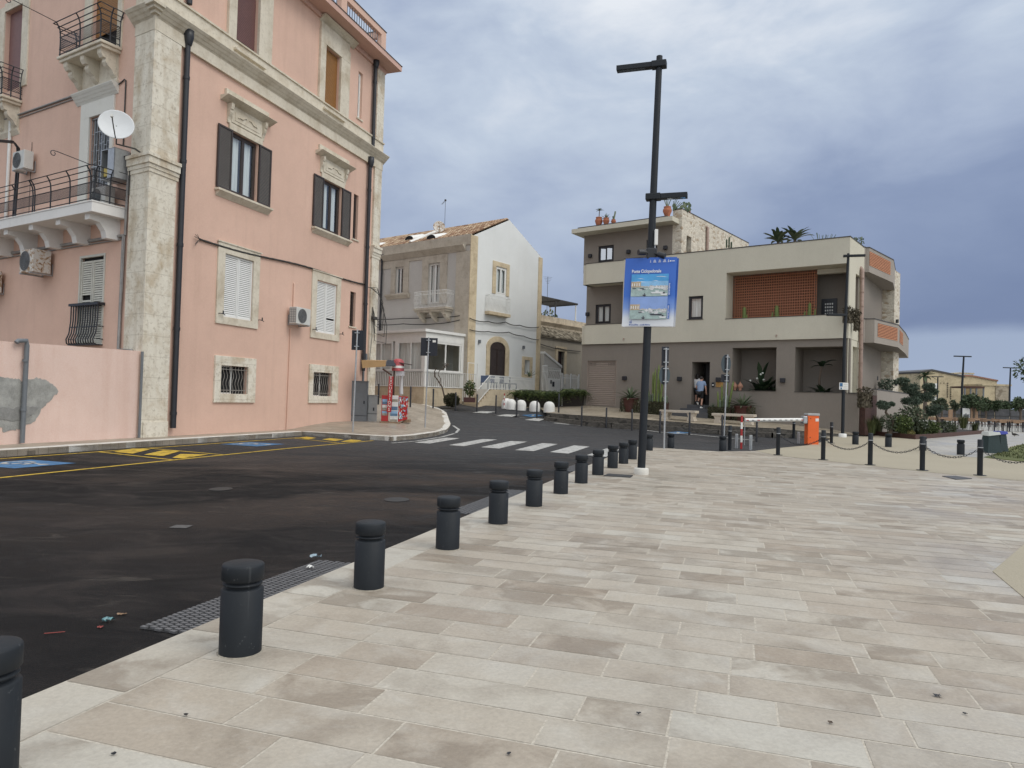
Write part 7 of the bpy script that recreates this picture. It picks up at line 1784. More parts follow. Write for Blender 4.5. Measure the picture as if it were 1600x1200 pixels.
 m = MB(); m.lathe([(.10, 0), (.085, .3), (.06, .7), (.03, 1.1), (.01, 1.25)], 10, A(626.5, 616, .7)); m.tube([A(626.5, 640, .7), A(626.5, 616, .7)], .02, 6); m.build('folded_parasol', M['tarp'], T)
kiosk()

# orange barrier box and boom
def barrier():
 P = gp(1271, 694.5); Y = P.y; z0 = P.z; A = lambda x, y, d=0: at(x, y, Y + d)
 T = thing('barrier_gate', 'orange barrier box with lowered white boom arm', 'barrier', P)
 x0, x1 = A(1261.5, 670).x, A(1280.5, 670).x; zt = A(1271, 646).z
 m = MB(); m.bbox(x0 + .02, x1 - .02, Y, Y + .36, z0 - .02, zt - .09, .02); bd = m.build('housing', M['orange'], T)
 m = MB(); m.bbox(x0 + .0, x1 + .0, Y - .02, Y + .38, zt - .09, zt, .015); m.build('top_cover', plain('grey barrier cover', (.40, .41, .41), .5), T)
 m = MB(); m.bbox(x1 - .17, x1 - .04, Y - .006, Y - .001, zt - .32, zt - .2, .002); m.build('label_plate', M['white'], bd)
 m = MB()
 for z in (zt - .2, z0 + .3): m.bbox(x0 + .1, x0 + .14, Y - .008, Y - .0005, z - .03, z + .0, .004)
 m.build('lock', M['iron'], bd)
 e = A(1164, 656.5, -.3); s = A(1258, 656, .1); d = (s - e).normalized(); m = MB(); 
 m.tube([e, s], .075, 12); m.build('boom_arm', M['white'], T)
 m = MB()
 for i in range(11): c = e.lerp(s, (i + .35) / 11); m.mi = 0 if i in (0, 2, 10) else 1; m.bbox(c.x - .05, c.x + .05, c.y - .085, c.y - .074, c.z - .018, c.z + .018, .003)
 m.build('reflector', [M['red'], plain('grey reflector', (.2, .2, .21), .5)], T)
 m = MB(); m.bbox(s.x - .12, x0, Y - .03, Y + .3, s.z - .16, s.z + .16, .04); m.build('arm_clamp', M['galv'], T)
 m = MB(); m.tube([A(1164, 655, -.3), A(1163, 697, -.3)], .015, 6); m.build('hanging_rod', M['galv'], T)
barrier()
def stubs():
 p = gp(1158, 701.5); T = thing('barrier_support', 'red and white striped post under the free end of the boom', 'post', p); zt = zat(1160, 649.5, p); n = 5
 for i in range(n):
  m = MB(); a, b = p.z + (zt - p.z) * i / n, p.z + (zt - p.z) * (i + 1) / n; m.bbox(p.x - .034, p.x + .034, p.y - .03, p.y + .03, a, b, .006); m.build('band', M['red'] if i % 2 == 0 else M['white'], T)
 for i, (px, py, top, lb) in enumerate(((1150.5, 700.5, 678, 'left grey metal stub beside the striped post'), (1172.5, 703, 680, 'right grey metal stub beside the striped post'), (1247.5, 693, 675, 'grey metal stub left of the orange barrier box'))):
  p = gp(px, py); T = thing('metal_stub', lb, 'post', p, 0, 'grey metal stubs near the barrier'); zt = zat(px, top, p); m = MB(); m.bbox(p.x - .05, p.x + .05, p.y - .04, p.y + .04, p.z, zt, .008); m.build('stub', M['galv'], T)
  m = MB(); m.box(p.x - .012, p.x + .012, p.y - .043, p.y - .0405, p.z + .03, zt - .03); m.build('slot', M['steelgrey'], T)
stubs()

# stone benches
def bench(px0, px1, pyt, pyl, Y, lb):
 c = at((px0 + px1) / 2, pyt, Y); w = (px1 - px0) / FPX * Y; zs = gz(c.x, c.y); fr = Frame((c.x, c.y), BFR.d)
 T = thing('stone_bench', lb, 'bench', (c.x, c.y, zs), 0, 'stone benches before the taupe building'); zt = c.z; L = w / (BFR.d.x + .1) * .98
 m = MB(fr.M); m.bbox(-L / 2, L / 2, -.25, .25, zt - .13, zt, .015); m.build('seat', M['travert'], T)
 for sx_ in (-1, 1):
  m = MB(fr.M); x = sx_ * L * .36; m.prism([(x - .2, -.2, zs - .02), (x + .2, -.2, zs - .02), (x + .13, -.2, zs + (zt - zs) * .4), (x + .2, -.2, zt - .13), (x - .2, -.2, zt - .13), (x - .13, -.2, zs + (zt - zs) * .4)], (0, .4, 0)); m.build('leg', M['travert'], T)
bench(1033.5, 1088.5, 641, 660, 36.3, 'left stone bench, in front of the slate entrance steps'); bench(1116, 1177.5, 646.5, 664, 35.0, 'right stone bench, behind the barrier support')

# gratings, covers, litter
def grate(pts, lb, nb, z=.004, name='drain_grate', bars_along=False):
 P = [gp(*q) for q in pts]; zz = min(p.z for p in P) + z; P = [Vector((p.x, p.y, zz)) for p in P]; T = thing(name, lb, 'drain grate', P[0])
 m = MB(); m.poly([p + Vector((0, 0, .001)) for p in P]); m.build('pit', M['dark'], T)
 m = MB(); A, B, C, D = P
 f = lambda u, v: A.lerp(B, u).lerp(D.lerp(C, u), v)
 for i in range(nb):
  u0, u1 = i / nb, (i + .58) / nb; m.prism([f(u0, 0), f(u1, 0), f(u1, 1), f(u0, 1)], (0, 0, .012))
 for v in (0, .3, .62, .94): m.prism([f(0, v), f(1, v), f(1, v + .06), f(0, v + .06)], (0, 0, .014))
 m.build('bars', plain('cast iron', (.085, .085, .088), .55, .4, var=.4, scale=30), T)
g0, g1 = K0 + KD * 0, KB
def kerb_grate(pa, pb, w, lb, nb):
 a, b = gp(*pa), gp(*pb); ta, tb = (a - K0).dot(KD), (b - K0).dot(KD)
 Q = [K0 + KD * ta - KB * (w + .02), K0 + KD * tb - KB * (w + .02), K0 + KD * tb - KB * .02, K0 + KD * ta - KB * .02]
 zz = ROAD + .003; T = thing('drain_grate', lb, 'drain grate', Q[0] + Vector((0, 0, zz))); P = [q + Vector((0, 0, zz)) for q in Q]
 m = MB(); m.poly(P); m.build('pit', M['dark'], T); A, B, C, D = P; f = lambda u, v: A.lerp(B, u).lerp(D.lerp(C, u), v); m = MB()
 for i in range(nb):
  for j in range(7): 
   o_ = .5 / nb if j % 2 else 0; u0, u1 = i / nb + o_, min(1, (i + .62) / nb + o_); m.prism([f(u0, j / 7 + .01), f(u1, j / 7 + .01), f(u1, (j + .8) / 7), f(u0, (j + .8) / 7)], (0, 0, .014))
 m.build('bars', plain('wet cast iron', (.115, .115, .12), .6, 0, var=.4, scale=30), T)
kerb_grate((259, 989), (528, 880), .42, 'long wet kerb grate with scattered litter at its far end', 46); kerb_grate((714, 803), (808, 767), .42, 'shorter kerb grate between two bollards', 34); kerb_grate((880, 737), (902, 727), .42, 'small kerb grate farthest up the road edge', 24)
grate([(943, 744), (985, 746.5), (989, 743.5), (950, 741)], 'dark slotted drain in the plaza left of the lamp post', 14, .004)
P = [gp(*q) for q in ((1472, 744.5), (1494, 749.8), (1519, 748.5), (1493, 744.2))]; m = MB(); m.prism([p + Vector((0, 0, .004)) for p in P], (0, 0, .012)); o = m.build('access_cover', M['slate'], loc=P[0]); tag(o, 'dark slate access cover set in the plaza before the chain posts', 'cover')
for i, (px, py, s, lb) in enumerate(((283, 823.5, .20, 'pale worn access cover in the middle of the black road'), (345, 764.5, .22, 'dark access cover on the brown dusty patch of road'), (620, 781, .24, 'dark access cover near the small kerb grate'))):
 p = gp(px, py); m = MB(); k = 24; m.prism([(p.x + s * 1.0 * math.cos(t) * .8, p.y + s * math.sin(t), ROAD + .004) for t in [2 * math.pi * j / k for j in range(k)]] if i else [(p.x - .1, p.y - .09, ROAD + .004), (p.x + .1, p.y - .09, ROAD + .004), (p.x + .1, p.y + .09, ROAD + .004), (p.x - .1, p.y + .09, ROAD + .004)], (0, 0, .004))
 o = m.build('road_cover', plain('worn pale iron', (.075, .075, .075), .6, var=.6, scale=25) if i == 0 else plain('dark iron cover', (.02, .02, .02), .6), loc=p); tag(o, lb, 'cover')
def litter(px, py, w, mat, lb, name='litter', seed=1, hgt=.03, onz=None):
 p = gp(px, py); r = random.Random(seed); m = MB(); z = (onz if onz is not None else p.z) + .006; n = 7
 vs = [(p.x + w * (i / n - .5) + r.uniform(-.01, .01), p.y + w * .6 * (j / 3 - .5) + r.uniform(-.01, .01), z + r.random() * hgt) for j in range(4) for i in range(n + 1)]
 m.add(vs, [(j * (n + 1) + i, j * (n + 1) + i + 1, (j + 1) * (n + 1) + i + 1, (j + 1) * (n + 1) + i) for j in range(3) for i in range(n)]); o = m.build(name, mat, loc=p); tag(o, lb, 'litter')
teal = plain('teal foil packet', (.12, .25, .27), .4, var=.8, scale=28); ltb = plain('pale blue foil packet', (.32, .42, .48), .4, var=.5, scale=22)
litter(168, 972, .075, teal, 'crumpled teal snack packet on the black road', 'snack_packet', 2); litter(157, 981.5, .035, plain('faded red paper', (.30, .07, .06), .7), 'torn red scrap beside the teal packet', 'paper_scrap', 5, .01)
litter(493, 875, .09, ltb, 'pale blue packet on the long kerb grate', 'snack_packet', 3, onz=ROAD + .02); litter(485, 892, .06, M['white'], 'white crumpled tissue on the long kerb grate', 'tissue', 4, onz=ROAD + .02)
p = gp(84, 991); m = MB(); m.tube([p + Vector((-.05, -.02, .01)), p + Vector((.06, .02, .012))], .003, 5); o = m.build('plastic_straw', plain('faded red plastic', (.30, .06, .05), .5), loc=p); tag(o, 'thin red plastic straw lying on the road', 'straw')
p = gp(190, 961); litter(190, 961, .05, M['wood'], 'dry brown leaf on the road near the packet', 'leaf', 8, .01)
for i, (px, py) in enumerate(((178, 1180), (998, 1117), (290, 1119), (795, 1180), (1465, 1089), (1508, 1117), (1297, 1131))):
 litter(px, py, .009 if i != 4 else .04, M['iron'] if i != 6 else M['bark'], 'tiny dark speck of dirt on the pale paving', 'dirt_speck', 20 + i, .008); bpy.data.objects[-1] if False else None
for o in list(COL.objects):
 if o.name.startswith('dirt_speck'): o['group'] = 'dirt specks on the plaza'
# ------------------------------------------------------------------ plants
def rosette(mb, c, n, L, w, rng, droop=.5, rise=.9, seg=5):
 """agave / aloe: blades arching out of one heart"""
 c = Vector(c)
 for i in range(n):
  a = i * 2.399 + rng.uniform(-.2, .2); k = i / n; el = R(80 - 75 * k) ; l = L * rng.uniform(.75, 1.1)
  d = Vector((math.cos(a), math.sin(a), 0)); sd = Vector((-d.y, d.x, 0)); vs = []; mb.col = (rng.uniform(.2, .9),) * 3
  for j in range(seg + 1):
   t = j / seg; p = c + d * (l * t * math.cos(el)) + Vector((0, 0, l * (t * math.sin(el) * rise - droop * t * t * (1 - k * .2) * .55)))
   ww = w * (1 - t ** 1.6) * (.75 + .5 * t * (1 - t) * 2); up = Vector((0, 0, .25 * ww))
   vs += [p - sd * ww / 2 + up, p - Vector((0, 0, .12 * ww)), p + sd * ww / 2 + up]
  fs = []
  for j in range(seg): b = j * 3; fs += [(b, b + 1, b + 4, b + 3), (b + 1, b + 2, b + 5, b + 4)]
  mb.add(vs, fs, True)
def big_leaf(mb, p, az, el, L, w, rng, curl=.5, seg=6, notch=True):
 """banana-like blade on a short stalk"""
 d = Vector((math.cos(az), math.sin(az), 0)); sd = Vector((-d.y, d.x, 0)); p = Vector(p); vs = []; mb.col = (rng.uniform(.1, .95),) * 3
 for j in range(seg + 1):
  t = j / seg; e = el - curl * t * 1.6; 
  if j: p = p + (d * math.cos(e) + Vector((0, 0, math.sin(e)))) * (L / seg)
  ww = w * math.sin(math.pi * min(1, .12 + t * .88)) ** .7 * (1 if not notch else rng.uniform(.75, 1.1)); dn = Vector((0, 0, .16 * ww))
  vs += [p - sd * ww / 2 + dn, p, p + sd * ww / 2 + dn]
 fs = []
 for j in range(seg): b = j * 3; fs += [(b, b + 1, b + 4, b + 3), (b + 1, b + 2, b + 5, b + 4)]
 mb.add(vs, fs, True)
def column_cactus(mb, p, hgt, r, rng, ribs=6, lean=(0, 0)):
 p = Vector(p); n = ribs * 2; rings = 7; vs, fs = [], []
 for i in range(rings + 1):
  t = i / rings; c = p + Vector((lean[0] * t, lean[1] * t, hgt * t)); rr = r * (1 if t < .85 else (1 - (t - .85) / .15 * .8)) * rng.uniform(.94, 1.04)
  for j in range(n): w = 2 * math.pi * j / n; q = rr * (1 if j % 2 else .68); vs.append(c + Vector((q * math.cos(w), q * math.sin(w), 0)))
 for i in range(rings):
  for j in range(n): fs.append((i * n + j, i * n + (j + 1) % n, (i + 1) * n + (j + 1) % n, (i + 1) * n + j))
 fs.append([rings * n + j for j in range(n)]); mb.add(vs, fs, True)
def drape(mb, c, rx, ry, hgt, n, rng, size=.12):
 """trailing foliage falling over an edge"""
 c = Vector(c)
 for _ in range(n):
  a = rng.uniform(0, 6.283); x, y = rx * math.cos(a) * rng.uniform(.75, 1.08), ry * math.sin(a) * rng.uniform(.75, 1.08); z = -hgt * rng.random() ** .8
  mb.col = (rng.uniform(.1, .9),) * 3; mb.leaf(c + Vector((x, y, z)), (rng.uniform(-.4, .4), rng.uniform(-.4, .4), -1), (x, y, .4), size * rng.uniform(.7, 1.5), size * .5, .1)
pr = random.Random(21)
def planter_pot(px, pyb, pyt, w, lb, kind, Y, drape_=True):
 c = at(px, pyb, Y); zs = gz(c.x, c.y); zt = at(px, pyt, Y).z; T = thing('potted_plant', lb, 'potted plant', (c.x, c.y, zs))
 r_ = w / 2 / FPX * Y; m = MB(); 
 m.lathe([(r_ * .72, zs - .02), (r_ * .95, zs + (zt - zs) * .55), (r_, zt - .06), (r_ * 1.03, zt - .05), (r_ * 1.03, zt), (r_ * .92, zt), (r_ * .9, zt - .08), (1e-4, zt - .08)], 20, (c.x, c.y, 0)); m.build('pot', M['potdark'], T)
 if drape_:
  m = MB(); d_ = BFR.d * r_ * .75
  for s_ in (-1, 1): drape(m, Vector((c.x, c.y, zt + .05)) + d_ * s_, r_ * .7, r_ * .9, zt - zs, 520, pr, .09)
  m.build('trailing_foliage', M['hedge'], T)
 m = MB()
 if kind == 'agave': rosette(m, (c.x, c.y, zt - .05), 30, 1.15, .13, pr); m.build('foliage', M['agave'], T)
 return T, c, zs, zt
planter_pot(985, 637.5, 622, 24, 'spiky aloe in a dark red pot right of the roller garage door', 'agave', 40.2)
planter_pot(1160, 649, 634, 27, 'spiky agave in a wide dark red pot right of the entrance steps', 'agave', 37.0)
def cactus_planter(px0, px1, pyb, pyt, Y, lb, cols, extra):
 c = at((px0 + px1) / 2, pyb, Y); zs = gz(c.x, c.y); zt = at((px0 + px1) / 2, pyt, Y).z; w = (px1 - px0) / FPX * Y; fr = Frame((c.x, c.y), BFR.d)
 T = thing('cactus_planter', lb, 'planter', (c.x, c.y, zs)); L = w * 1.02
 m = MB(fr.M); m.bbox(-L / 2, L / 2, -.32, .32, zs - .02, zt, .02); m.build('trough', M['corten'], T)
 m = MB(fr.M)
 for _ in range(1500):
  x = pr.uniform(-L / 2, L / 2); y = -.34 - .06 * pr.random() if pr.random() < .75 else pr.uniform(-.3, .3); z = zs + (zt - zs + .06) * pr.random() if y < -.3 else zt + .03
  m.col = (pr.random(),) * 3; m.leaf((x, y, z), (pr.uniform(-.5, .5), -.3, pr.uniform(-1, .3)), (pr.uniform(-1, 1), -1, 0), .09, .05, .1)
 m.build('trailing_foliage', M['hedge'], T)
 m = MB(fr.M)
 for s, hh, r, ln in cols: column_cactus(m, (s, pr.uniform(-.12, .12), zt - .05), hh, r, pr, 5, (ln, 0))
 m.build('cactus', M['cactus'], T)
 m = MB(fr.M)
 for s, hh, r in extra: column_cactus(m, (s, pr.uniform(-.1, .15), zt - .05), hh, r, pr, 6)
 m.build('cactus', M['cactusgrey'], T)
 return T, fr, zt
cactus_planter(1010, 1042, 641, 629, 39.3, 'long planter of tall yellow green column cacti behind the round sign', [(-.28, 1.75, .06, .0), (-.10, 1.95, .065, .03), (.06, 2.15, .07, .06), (.24, 1.7, .06, .16), (-.42, 1.1, .05, -.18), (.15, 1.5, .055, -.04)], [(-.5, .35, .1), (-.2, .55, .09), (.1, .6, .09), (.38, .4, .1), (.5, .45, .1), (-.38, .5, .07)])
T, fr, zt = cactus_planter(1110, 1143, 651, 638, 37.6, 'planter of column cacti and small agave right of the slate steps', [(.22, 2.0, .075, .04), (.02, 1.3, .06, -.02), (.34, 1.5, .06, .25), (-.12, .95, .05, -.06)], [(.1, .7, .12), (.3, .8, .12), (-.05, .5, .09)])
m = MB(fr.M); rosette(m, (-.42, -.1, zt - .02), 20, .45, .06, pr, .2); m.build('foliage', M['agave'], T)
# plants inside the two niches and on the ledges
def niche_plants():
 n1, n2 = TBI['n1'], TBI['n2']
 a = BFR.uv(1187, 608, .7); T = thing('tropical_plant', 'dense dark glossy tropical plant in the left wall niche', 'plant', BFR.P(a[0], .75, n1[2])); m = MB(BFR.M)
 for i in range(30):
  el = pr.uniform(.5, 1.45); big_leaf(m, (a[0] + pr.uniform(-.25, .25), .75 + pr.uniform(-.2, .2), n1[2] - .05), pr.uniform(0, 6.28), el, pr.uniform(.7, 1.25), pr.uniform(.2, .32), pr, pr.uniform(.35, .7))
 for i in range(3): big_leaf(m, (a[0] + .05, .75, n1[2] + .3), pr.uniform(0, 6.28), 1.45, 1.35, .3, pr, .22)
 for i in range(14): big_leaf(m, (n1[1] - .2, .6, n1[2] - .05), pr.uniform(0, 6.28), pr.uniform(.6, 1.4), .8, .16, pr)
 m.build('foliage', M['banana'], T)
 m = MB(BFR.M)
 for i in range(5): m.ball((a[0] + pr.uniform(-.45, .35), .4 - .1 * pr.random(), n1[2] + pr.uniform(.4, .95)), .06, .03, .05, 8, 5)
 m.build('flower', plain('pale petals', (.5, .52, .48), .7), T)
 for px, lb in ((1148, 'left terracotta onion vase in the left wall niche'), (1156.5, 'right terracotta onion vase in the left wall niche')):
  q = BFR.uv(px, 609, .45); T = thing('terracotta_vase', lb, 'vase', BFR.P(q[0], .45, n1[2]), 0, 'onion shaped vases'); m = MB(); c = BFR.P(q[0], .45, n1[2] + .02); m.lathe([(.10, 0), (.06, .06), (.13, .16), (.15, .24), (.10, .33), (.04, .40), (.015, .47), (1e-4, .48)], 16, c); m.build('body', plain('pale terracotta', (.42, .22, .15), .8, var=.2), T)
 a = BFR.uv(1281, 610, .8); T = thing('banana_plant', 'thin banana palm with ragged drooping leaves in the right wall niche', 'plant', BFR.P(a[0], .85, n2[2])); m = MB(BFR.M)
 zt = BFR.uv(1281, 572, .85)[1]; m.tube([(a[0] + .0, .85, n2[2] - .1), (a[0] - .05, .85, (zt + n2[2]) / 2), (a[0] + .06, .85, zt)], [.07, .055, .04], 10); m.build('stem', M['bark'], T)
 m = MB(BFR.M)
 for az, el, L in ((0.1, 1.1, .9), (3.3, 1.2, .75), (1.4, 1.5, .5), (.5, .8, .6), (3.0, .6, .6), (4.4, 1.2, .5)): big_leaf(m, (a[0] + .06, .85, zt - .05), az, el, L, .30, pr, .75)
 for i in range(34): big_leaf(m, (a[0] + pr.uniform(-.35, .4), .8 + pr.uniform(-.2, .15), n2[2] - .05), pr.uniform(0, 6.28), pr.uniform(.3, 1.35), pr.uniform(.4, .7), pr.uniform(.14, .22), pr)
 m.build('foliage', M['banana'], T)
 for px, hh, lb in ((1163, .75, 'small cactus with bent arms at the left foot of the brick lattice'), (1213.5, .75, 'thick column cactus in the middle before the brick lattice'), (1265, .8, 'branching cactus at the right foot of the brick lattice')):
  q = BFR.uv(px, 496, .6); T = thing('cactus', lb, 'cactus', BFR.P(q[0], .6, 6.1), 0, 'cacti before the brick lattice'); m = MB(BFR.M); column_cactus(m, (q[0], .6, 6.1), hh, .10 if px < 1250 else .08, pr, 6)
  for k in range(4 if px != 1213.5 else 2): column_cactus(m, (q[0] + pr.uniform(-.28, .28), .6, 6.1), hh * pr.uniform(.4, .75), .05, pr, 5, (pr.uniform(-.1, .1), 0))
  m.build('stems', M['cactus'], T)
niche_plants()
def hanging(px, py, Y, rx, hgt, lb, n=500):
 c = at(px, py, Y); m = MB(); drape(m, c, rx, rx * .7, hgt, n, pr, .12); m.col = (0, 0, 0); m.cloud(c, rx, rx * .7, .14, 140, .12, pr, 0); o = m.build('trailing_plant', M['dryplant'], loc=c); tag(o, lb, 'plant', 'dry trailing plants on the taupe building')
hanging(1325.5, 484, 34.3, .24, .55, 'dry trailing plant behind the slim lamp post on the cream ledge'); hanging(1339, 489, 34.9, .15, .8, 'dry trailing plant beside the bamboo coloured downpipe', 380); hanging(1351.5, 611, 33.6, .34, .7, 'dry trailing plant crowning the brown garden gate', 800)
# rooftop pots and plants
def roof_pot(px, pyb, pyt, wpx, Y, lb, kind):
 c = at(px, pyb, Y); k = Y / FPX; hh = (pyb - pyt) * k; r = wpx * k / 2; T = thing('roof_pot', lb, 'potted plant', c, 0, 'terracotta pots on the roof edge')
 m = MB(); m.lathe([(r * .6, -.1), (r * .65, 0), (r, hh * .45), (r * .98, hh * .65), (r * .7, hh * .86), (r * .82, hh * .93), (r * .82, hh), (r * .6, hh), (1e-4, hh - .04)], 18, c); m.build('pot', M['terrac'], T); z = c.z + hh
 m = MB()
 if kind == 'tree':
  m.tube([(c.x, c.y, z - .1), (c.x + .03, c.y, z + .45)], .025, 6); m.build('stem', M['bark'], T); m = MB(); rosette(m, (c.x + .03, c.y, z + .42), 16, .32, .09, pr, .6)
 elif kind == 'agave': rosette(m, (c.x, c.y, z - .05), 18, .42, .07, pr, .15)
 elif kind == 'stick': m.col = (.9,) * 3; m.tube([(c.x, c.y, z - .1), (c.x + .1, c.y, z + .5)], .05, 6); m.col = (.1,) * 3; m.tube([(c.x, c.y, z - .1), (c.x - .04, c.y, z + .2)], .04, 6)
 elif kind == 'arms':
  for dx, dz in ((-.3, .55), (-.12, .5), (.05, .62), (.25, .5)): m.col = (pr.random(),) * 3; m.tube([(c.x, c.y, z - .1), (c.x + dx * .6, c.y, z + dz * .7), (c.x + dx, c.y, z + dz)], .025, 5); rosette(m, (c.x + dx, c.y, z + dz), 7, .2, .05, pr, .3)
  for k_ in range(7): m.tube([(c.x + .35, c.y + .1, z - .2), (c.x + .35 + .1 * k_, c.y, z + .35 + .1 * math.sin(k_))], .018, 5)
 m.build('foliage', M['agave'], T)
roof_pot(935.5, 352, 339.5, 12, 43.8, 'left terracotta roof pot holding a small tufted tree', 'tree'); roof_pot(947, 350, 340.5, 10.5, 43.5, 'middle terracotta roof pot with a small agave', 'agave'); roof_pot(958.5, 349, 343, 8, 43.2, 'small terracotta roof pot with a single pale stick', 'stick'); roof_pot(1042.5, 336, 323, 14, 40.8, 'large terracotta roof pot with bare tufted arms beside the tower', 'arms'); roof_pot(1075, 334, 328, 8, 41.6, 'low terracotta roof pot behind the stone tower edge', 'agave')
def roof_plant(px, pyb, Y, lb, fn, name='roof_plant'):
 c = at(px, pyb, Y); m = MB(); fn(m, c); o = m.build(name, [M['agave'], M['bark']], loc=c); tag(o, lb, 'plant')
def prickly(m, c):
 for i in range(26): a = pr.uniform(-.5, .5); z = pr.uniform(0, .42); m.col = (pr.random(),) * 3; k = 10; rr = .11; t = pr.uniform(-.8, .8); m.prism([(c.x + a + rr * .7 * math.cos(w) + z * t * .4, c.y + pr.uniform(-.01, .01), c.z + z + rr * math.sin(w)) for w in [2 * math.pi * j / k for j in range(k)]], (0, .04, 0))
roof_plant(1065, 329, 41.2, 'clump of prickly pear on the stone tower edge', prickly)
def palmy(big):
 def f(m, c):
  m.mi = 1; m.lathe([(.09, -.4), (.08, .1), (.05, .5 if big else .15), (1e-4, .55 if big else .2)], 8, c); m.mi = 0
  for i in range(22): big_leaf(m, c + Vector((0, 0, .1)), i * 2.4, pr.uniform(.4, 1.35), pr.uniform(.7, 1.2), .26, pr, .5)
 return f
roof_plant(1216, 382, 37.5, 'left roof palm with a bare stump above the cream parapet', palmy(True)); roof_plant(1242, 379, 37.0, 'right spreading roof palm above the cream parapet', palmy(False))
def sparse(n, L):
 def f(m, c):
  for i in range(n): a = pr.uniform(-.5, .5); m.col = (pr.random(),) * 3; m.tube([c + Vector((a, 0, -.1)), c + Vector((a * 1.4, pr.uniform(-.1, .1), L * pr.uniform(.5, 1)))], .012, 4)
 return f
roof_plant(1286, 373, 35.8, 'thin dry stalks on the cream parapet near the corner', sparse(14, .3)); roof_plant(1342, 381, 36.5, 'small leafy tuft behind the cream corner parapet', lambda m, c: m.cloud(c + Vector((0, 0, .1)), .25, .2, .2, 80, .13, pr, 0))
roof_plant(1128, 372, 44, 'single small cactus pad on the sloping tower top', sparse(3, .3)); roof_plant(1138.5, 387, 40.5, 'little grey cactus on a wooden stump at the tower foot', lambda m, c: ([column_cactus(m, c + Vector((x, 0, 0)), hh, .05, pr, 5) for x, hh in ((-.12, .5), (.02, .62), (.15, .35))]))
# fern planter boxes between the houses, potted shrub, clipped bush with creeper, agave
def fern_box(px0, px1, pyb, pyt, Y0, Y1, lb, n):
 a, b = at(px0, pyb, Y0), at(px1, pyb - .5, Y1); L = (b - a); fr = Frame((a.x, a.y), (L.x, L.y)); Ln = math.hypot(L.x, L.y); zs = min(a.z, b.z) - .05; zt = at((px0 + px1) / 2, pyt, (Y0 + Y1) / 2).z
 T = thing('fern_planter', lb, 'planter', a); m = MB(fr.M); m.bbox(0, Ln, 0, .6, zs, zt, .01); m.build('box', M['potdark'] if False else M['earth'], T); m = MB(fr.M)
 for i in range(n):
  x = pr.uniform(0, Ln); y = pr.uniform(-.05, .6); az = pr.uniform(0, 6.28); el = pr.uniform(.2, 1.3); p = Vector((x, y, zt)); d = Vector((math.cos(az), math.sin(az), 0)); L_ = pr.uniform(.6, 1.15); k = 9; tone = pr.uniform(.1, .95)
  for j in range(k):
   t = j / k; q = p + d * L_ * t * math.cos(el * (1 - .3 * t)) + Vector((0, 0, L_ * (t * math.sin(el) * 1.1 - .95 * t * t)))
   for s_ in (-1, 1): m.col = (min(1, tone * pr.uniform(.8, 1.2)),) * 3; m.leaf(q, Vector((-d.y, d.x, 0)) * s_ + d * .5 + Vector((0, 0, -.25)), (0, 0, 1), .19 * (1 - .6 * t), .055, .2)
 m.build('foliage', M['fern'], T)
fern_box(803, 877, 634, 617, 43.3, 43.4, 'long dark planter box of bushy ferns beside the white domes', 460); fern_box(879, 909, 634, 615, 43.3, 42.9, 'short dark planter box of ferns beside the garage', 240)
def potted(px, pyb, pyt, ptop, w, Y, lb):
 c = at(px, pyb, Y); k = Y / FPX; zt = at(px, pyt, Y).z; T = thing('potted_plant', lb, 'potted plant', c); m = MB(); m.bbox(c.x - w * k / 2, c.x + w * k / 2, c.y - .25, c.y + .25, c.z, zt, .02); m.build('pot', M['potdark'], T)
 m = MB(); z1 = at(px, ptop, Y).z; m.tube([(c.x, c.y, zt - .05), (c.x + .03, c.y, (zt + z1) / 2)], .03, 6); m.build('stem', M['bark'], T); m = MB(); m.cloud((c.x, c.y, (zt + z1) / 2 + .1), .28, .28, (z1 - zt) * .5, 420, .13, pr, 0); m.build('foliage', M['fern'], T)
potted(733.5, 628.5, 621, 598, 18, 41.2, 'leafy shrub in a dark oblong pot beside the stair foot')
c = at(705.5, 633, 41.4); T = thing('clipped_bush', 'dry clipped round bush in front of the veranda', 'bush', c); m = MB(); m.cloud((c.x, c.y, c.z + .3), .44, .4, .38, 1500, .09, pr, .5); m.cloud((c.x, c.y, c.z + .25), .42, .38, .33, 500, .12, pr, 0); m.build('foliage', M['hedge'], T)
m = MB(); w = lambda x, y: at(x, y, 41.7); m.tube([w(695, 622), w(691, 605), w(684, 594), w(679.5, 588), w(679, 580), w(682.5, 575)], [.05, .045, .04, .04, .03, .02], 6); m.tube([w(688, 598), w(688.5, 592), w(684.5, 585), w(686.5, 579), w(693, 576), w(696, 572)], .025, 6); m.cloud(w(696, 571), .15, .12, .14, 50, .1, pr, 0); o = m.build('creeper_stem', [M['bark']], loc=c); tag(o, 'bare twisting creeper stem rising before the veranda', 'plant')
c = at(827, 589, 45.2); m = MB(); rosette(m, c, 12, .75, .09, pr, .1); o = m.build('agave_plant', M['agave'], loc=c); tag(o, 'small agave behind the white terrace railing', 'plant')
c = at(1384, 602, 40.8); m = MB(); m.cloud(c, .38, .35, .38, 420, .13, pr, 0); o = m.build('wall_shrub', M['pine'], loc=c); tag(o, 'dark feathery shrub before the rubble stone pier', 'shrub')

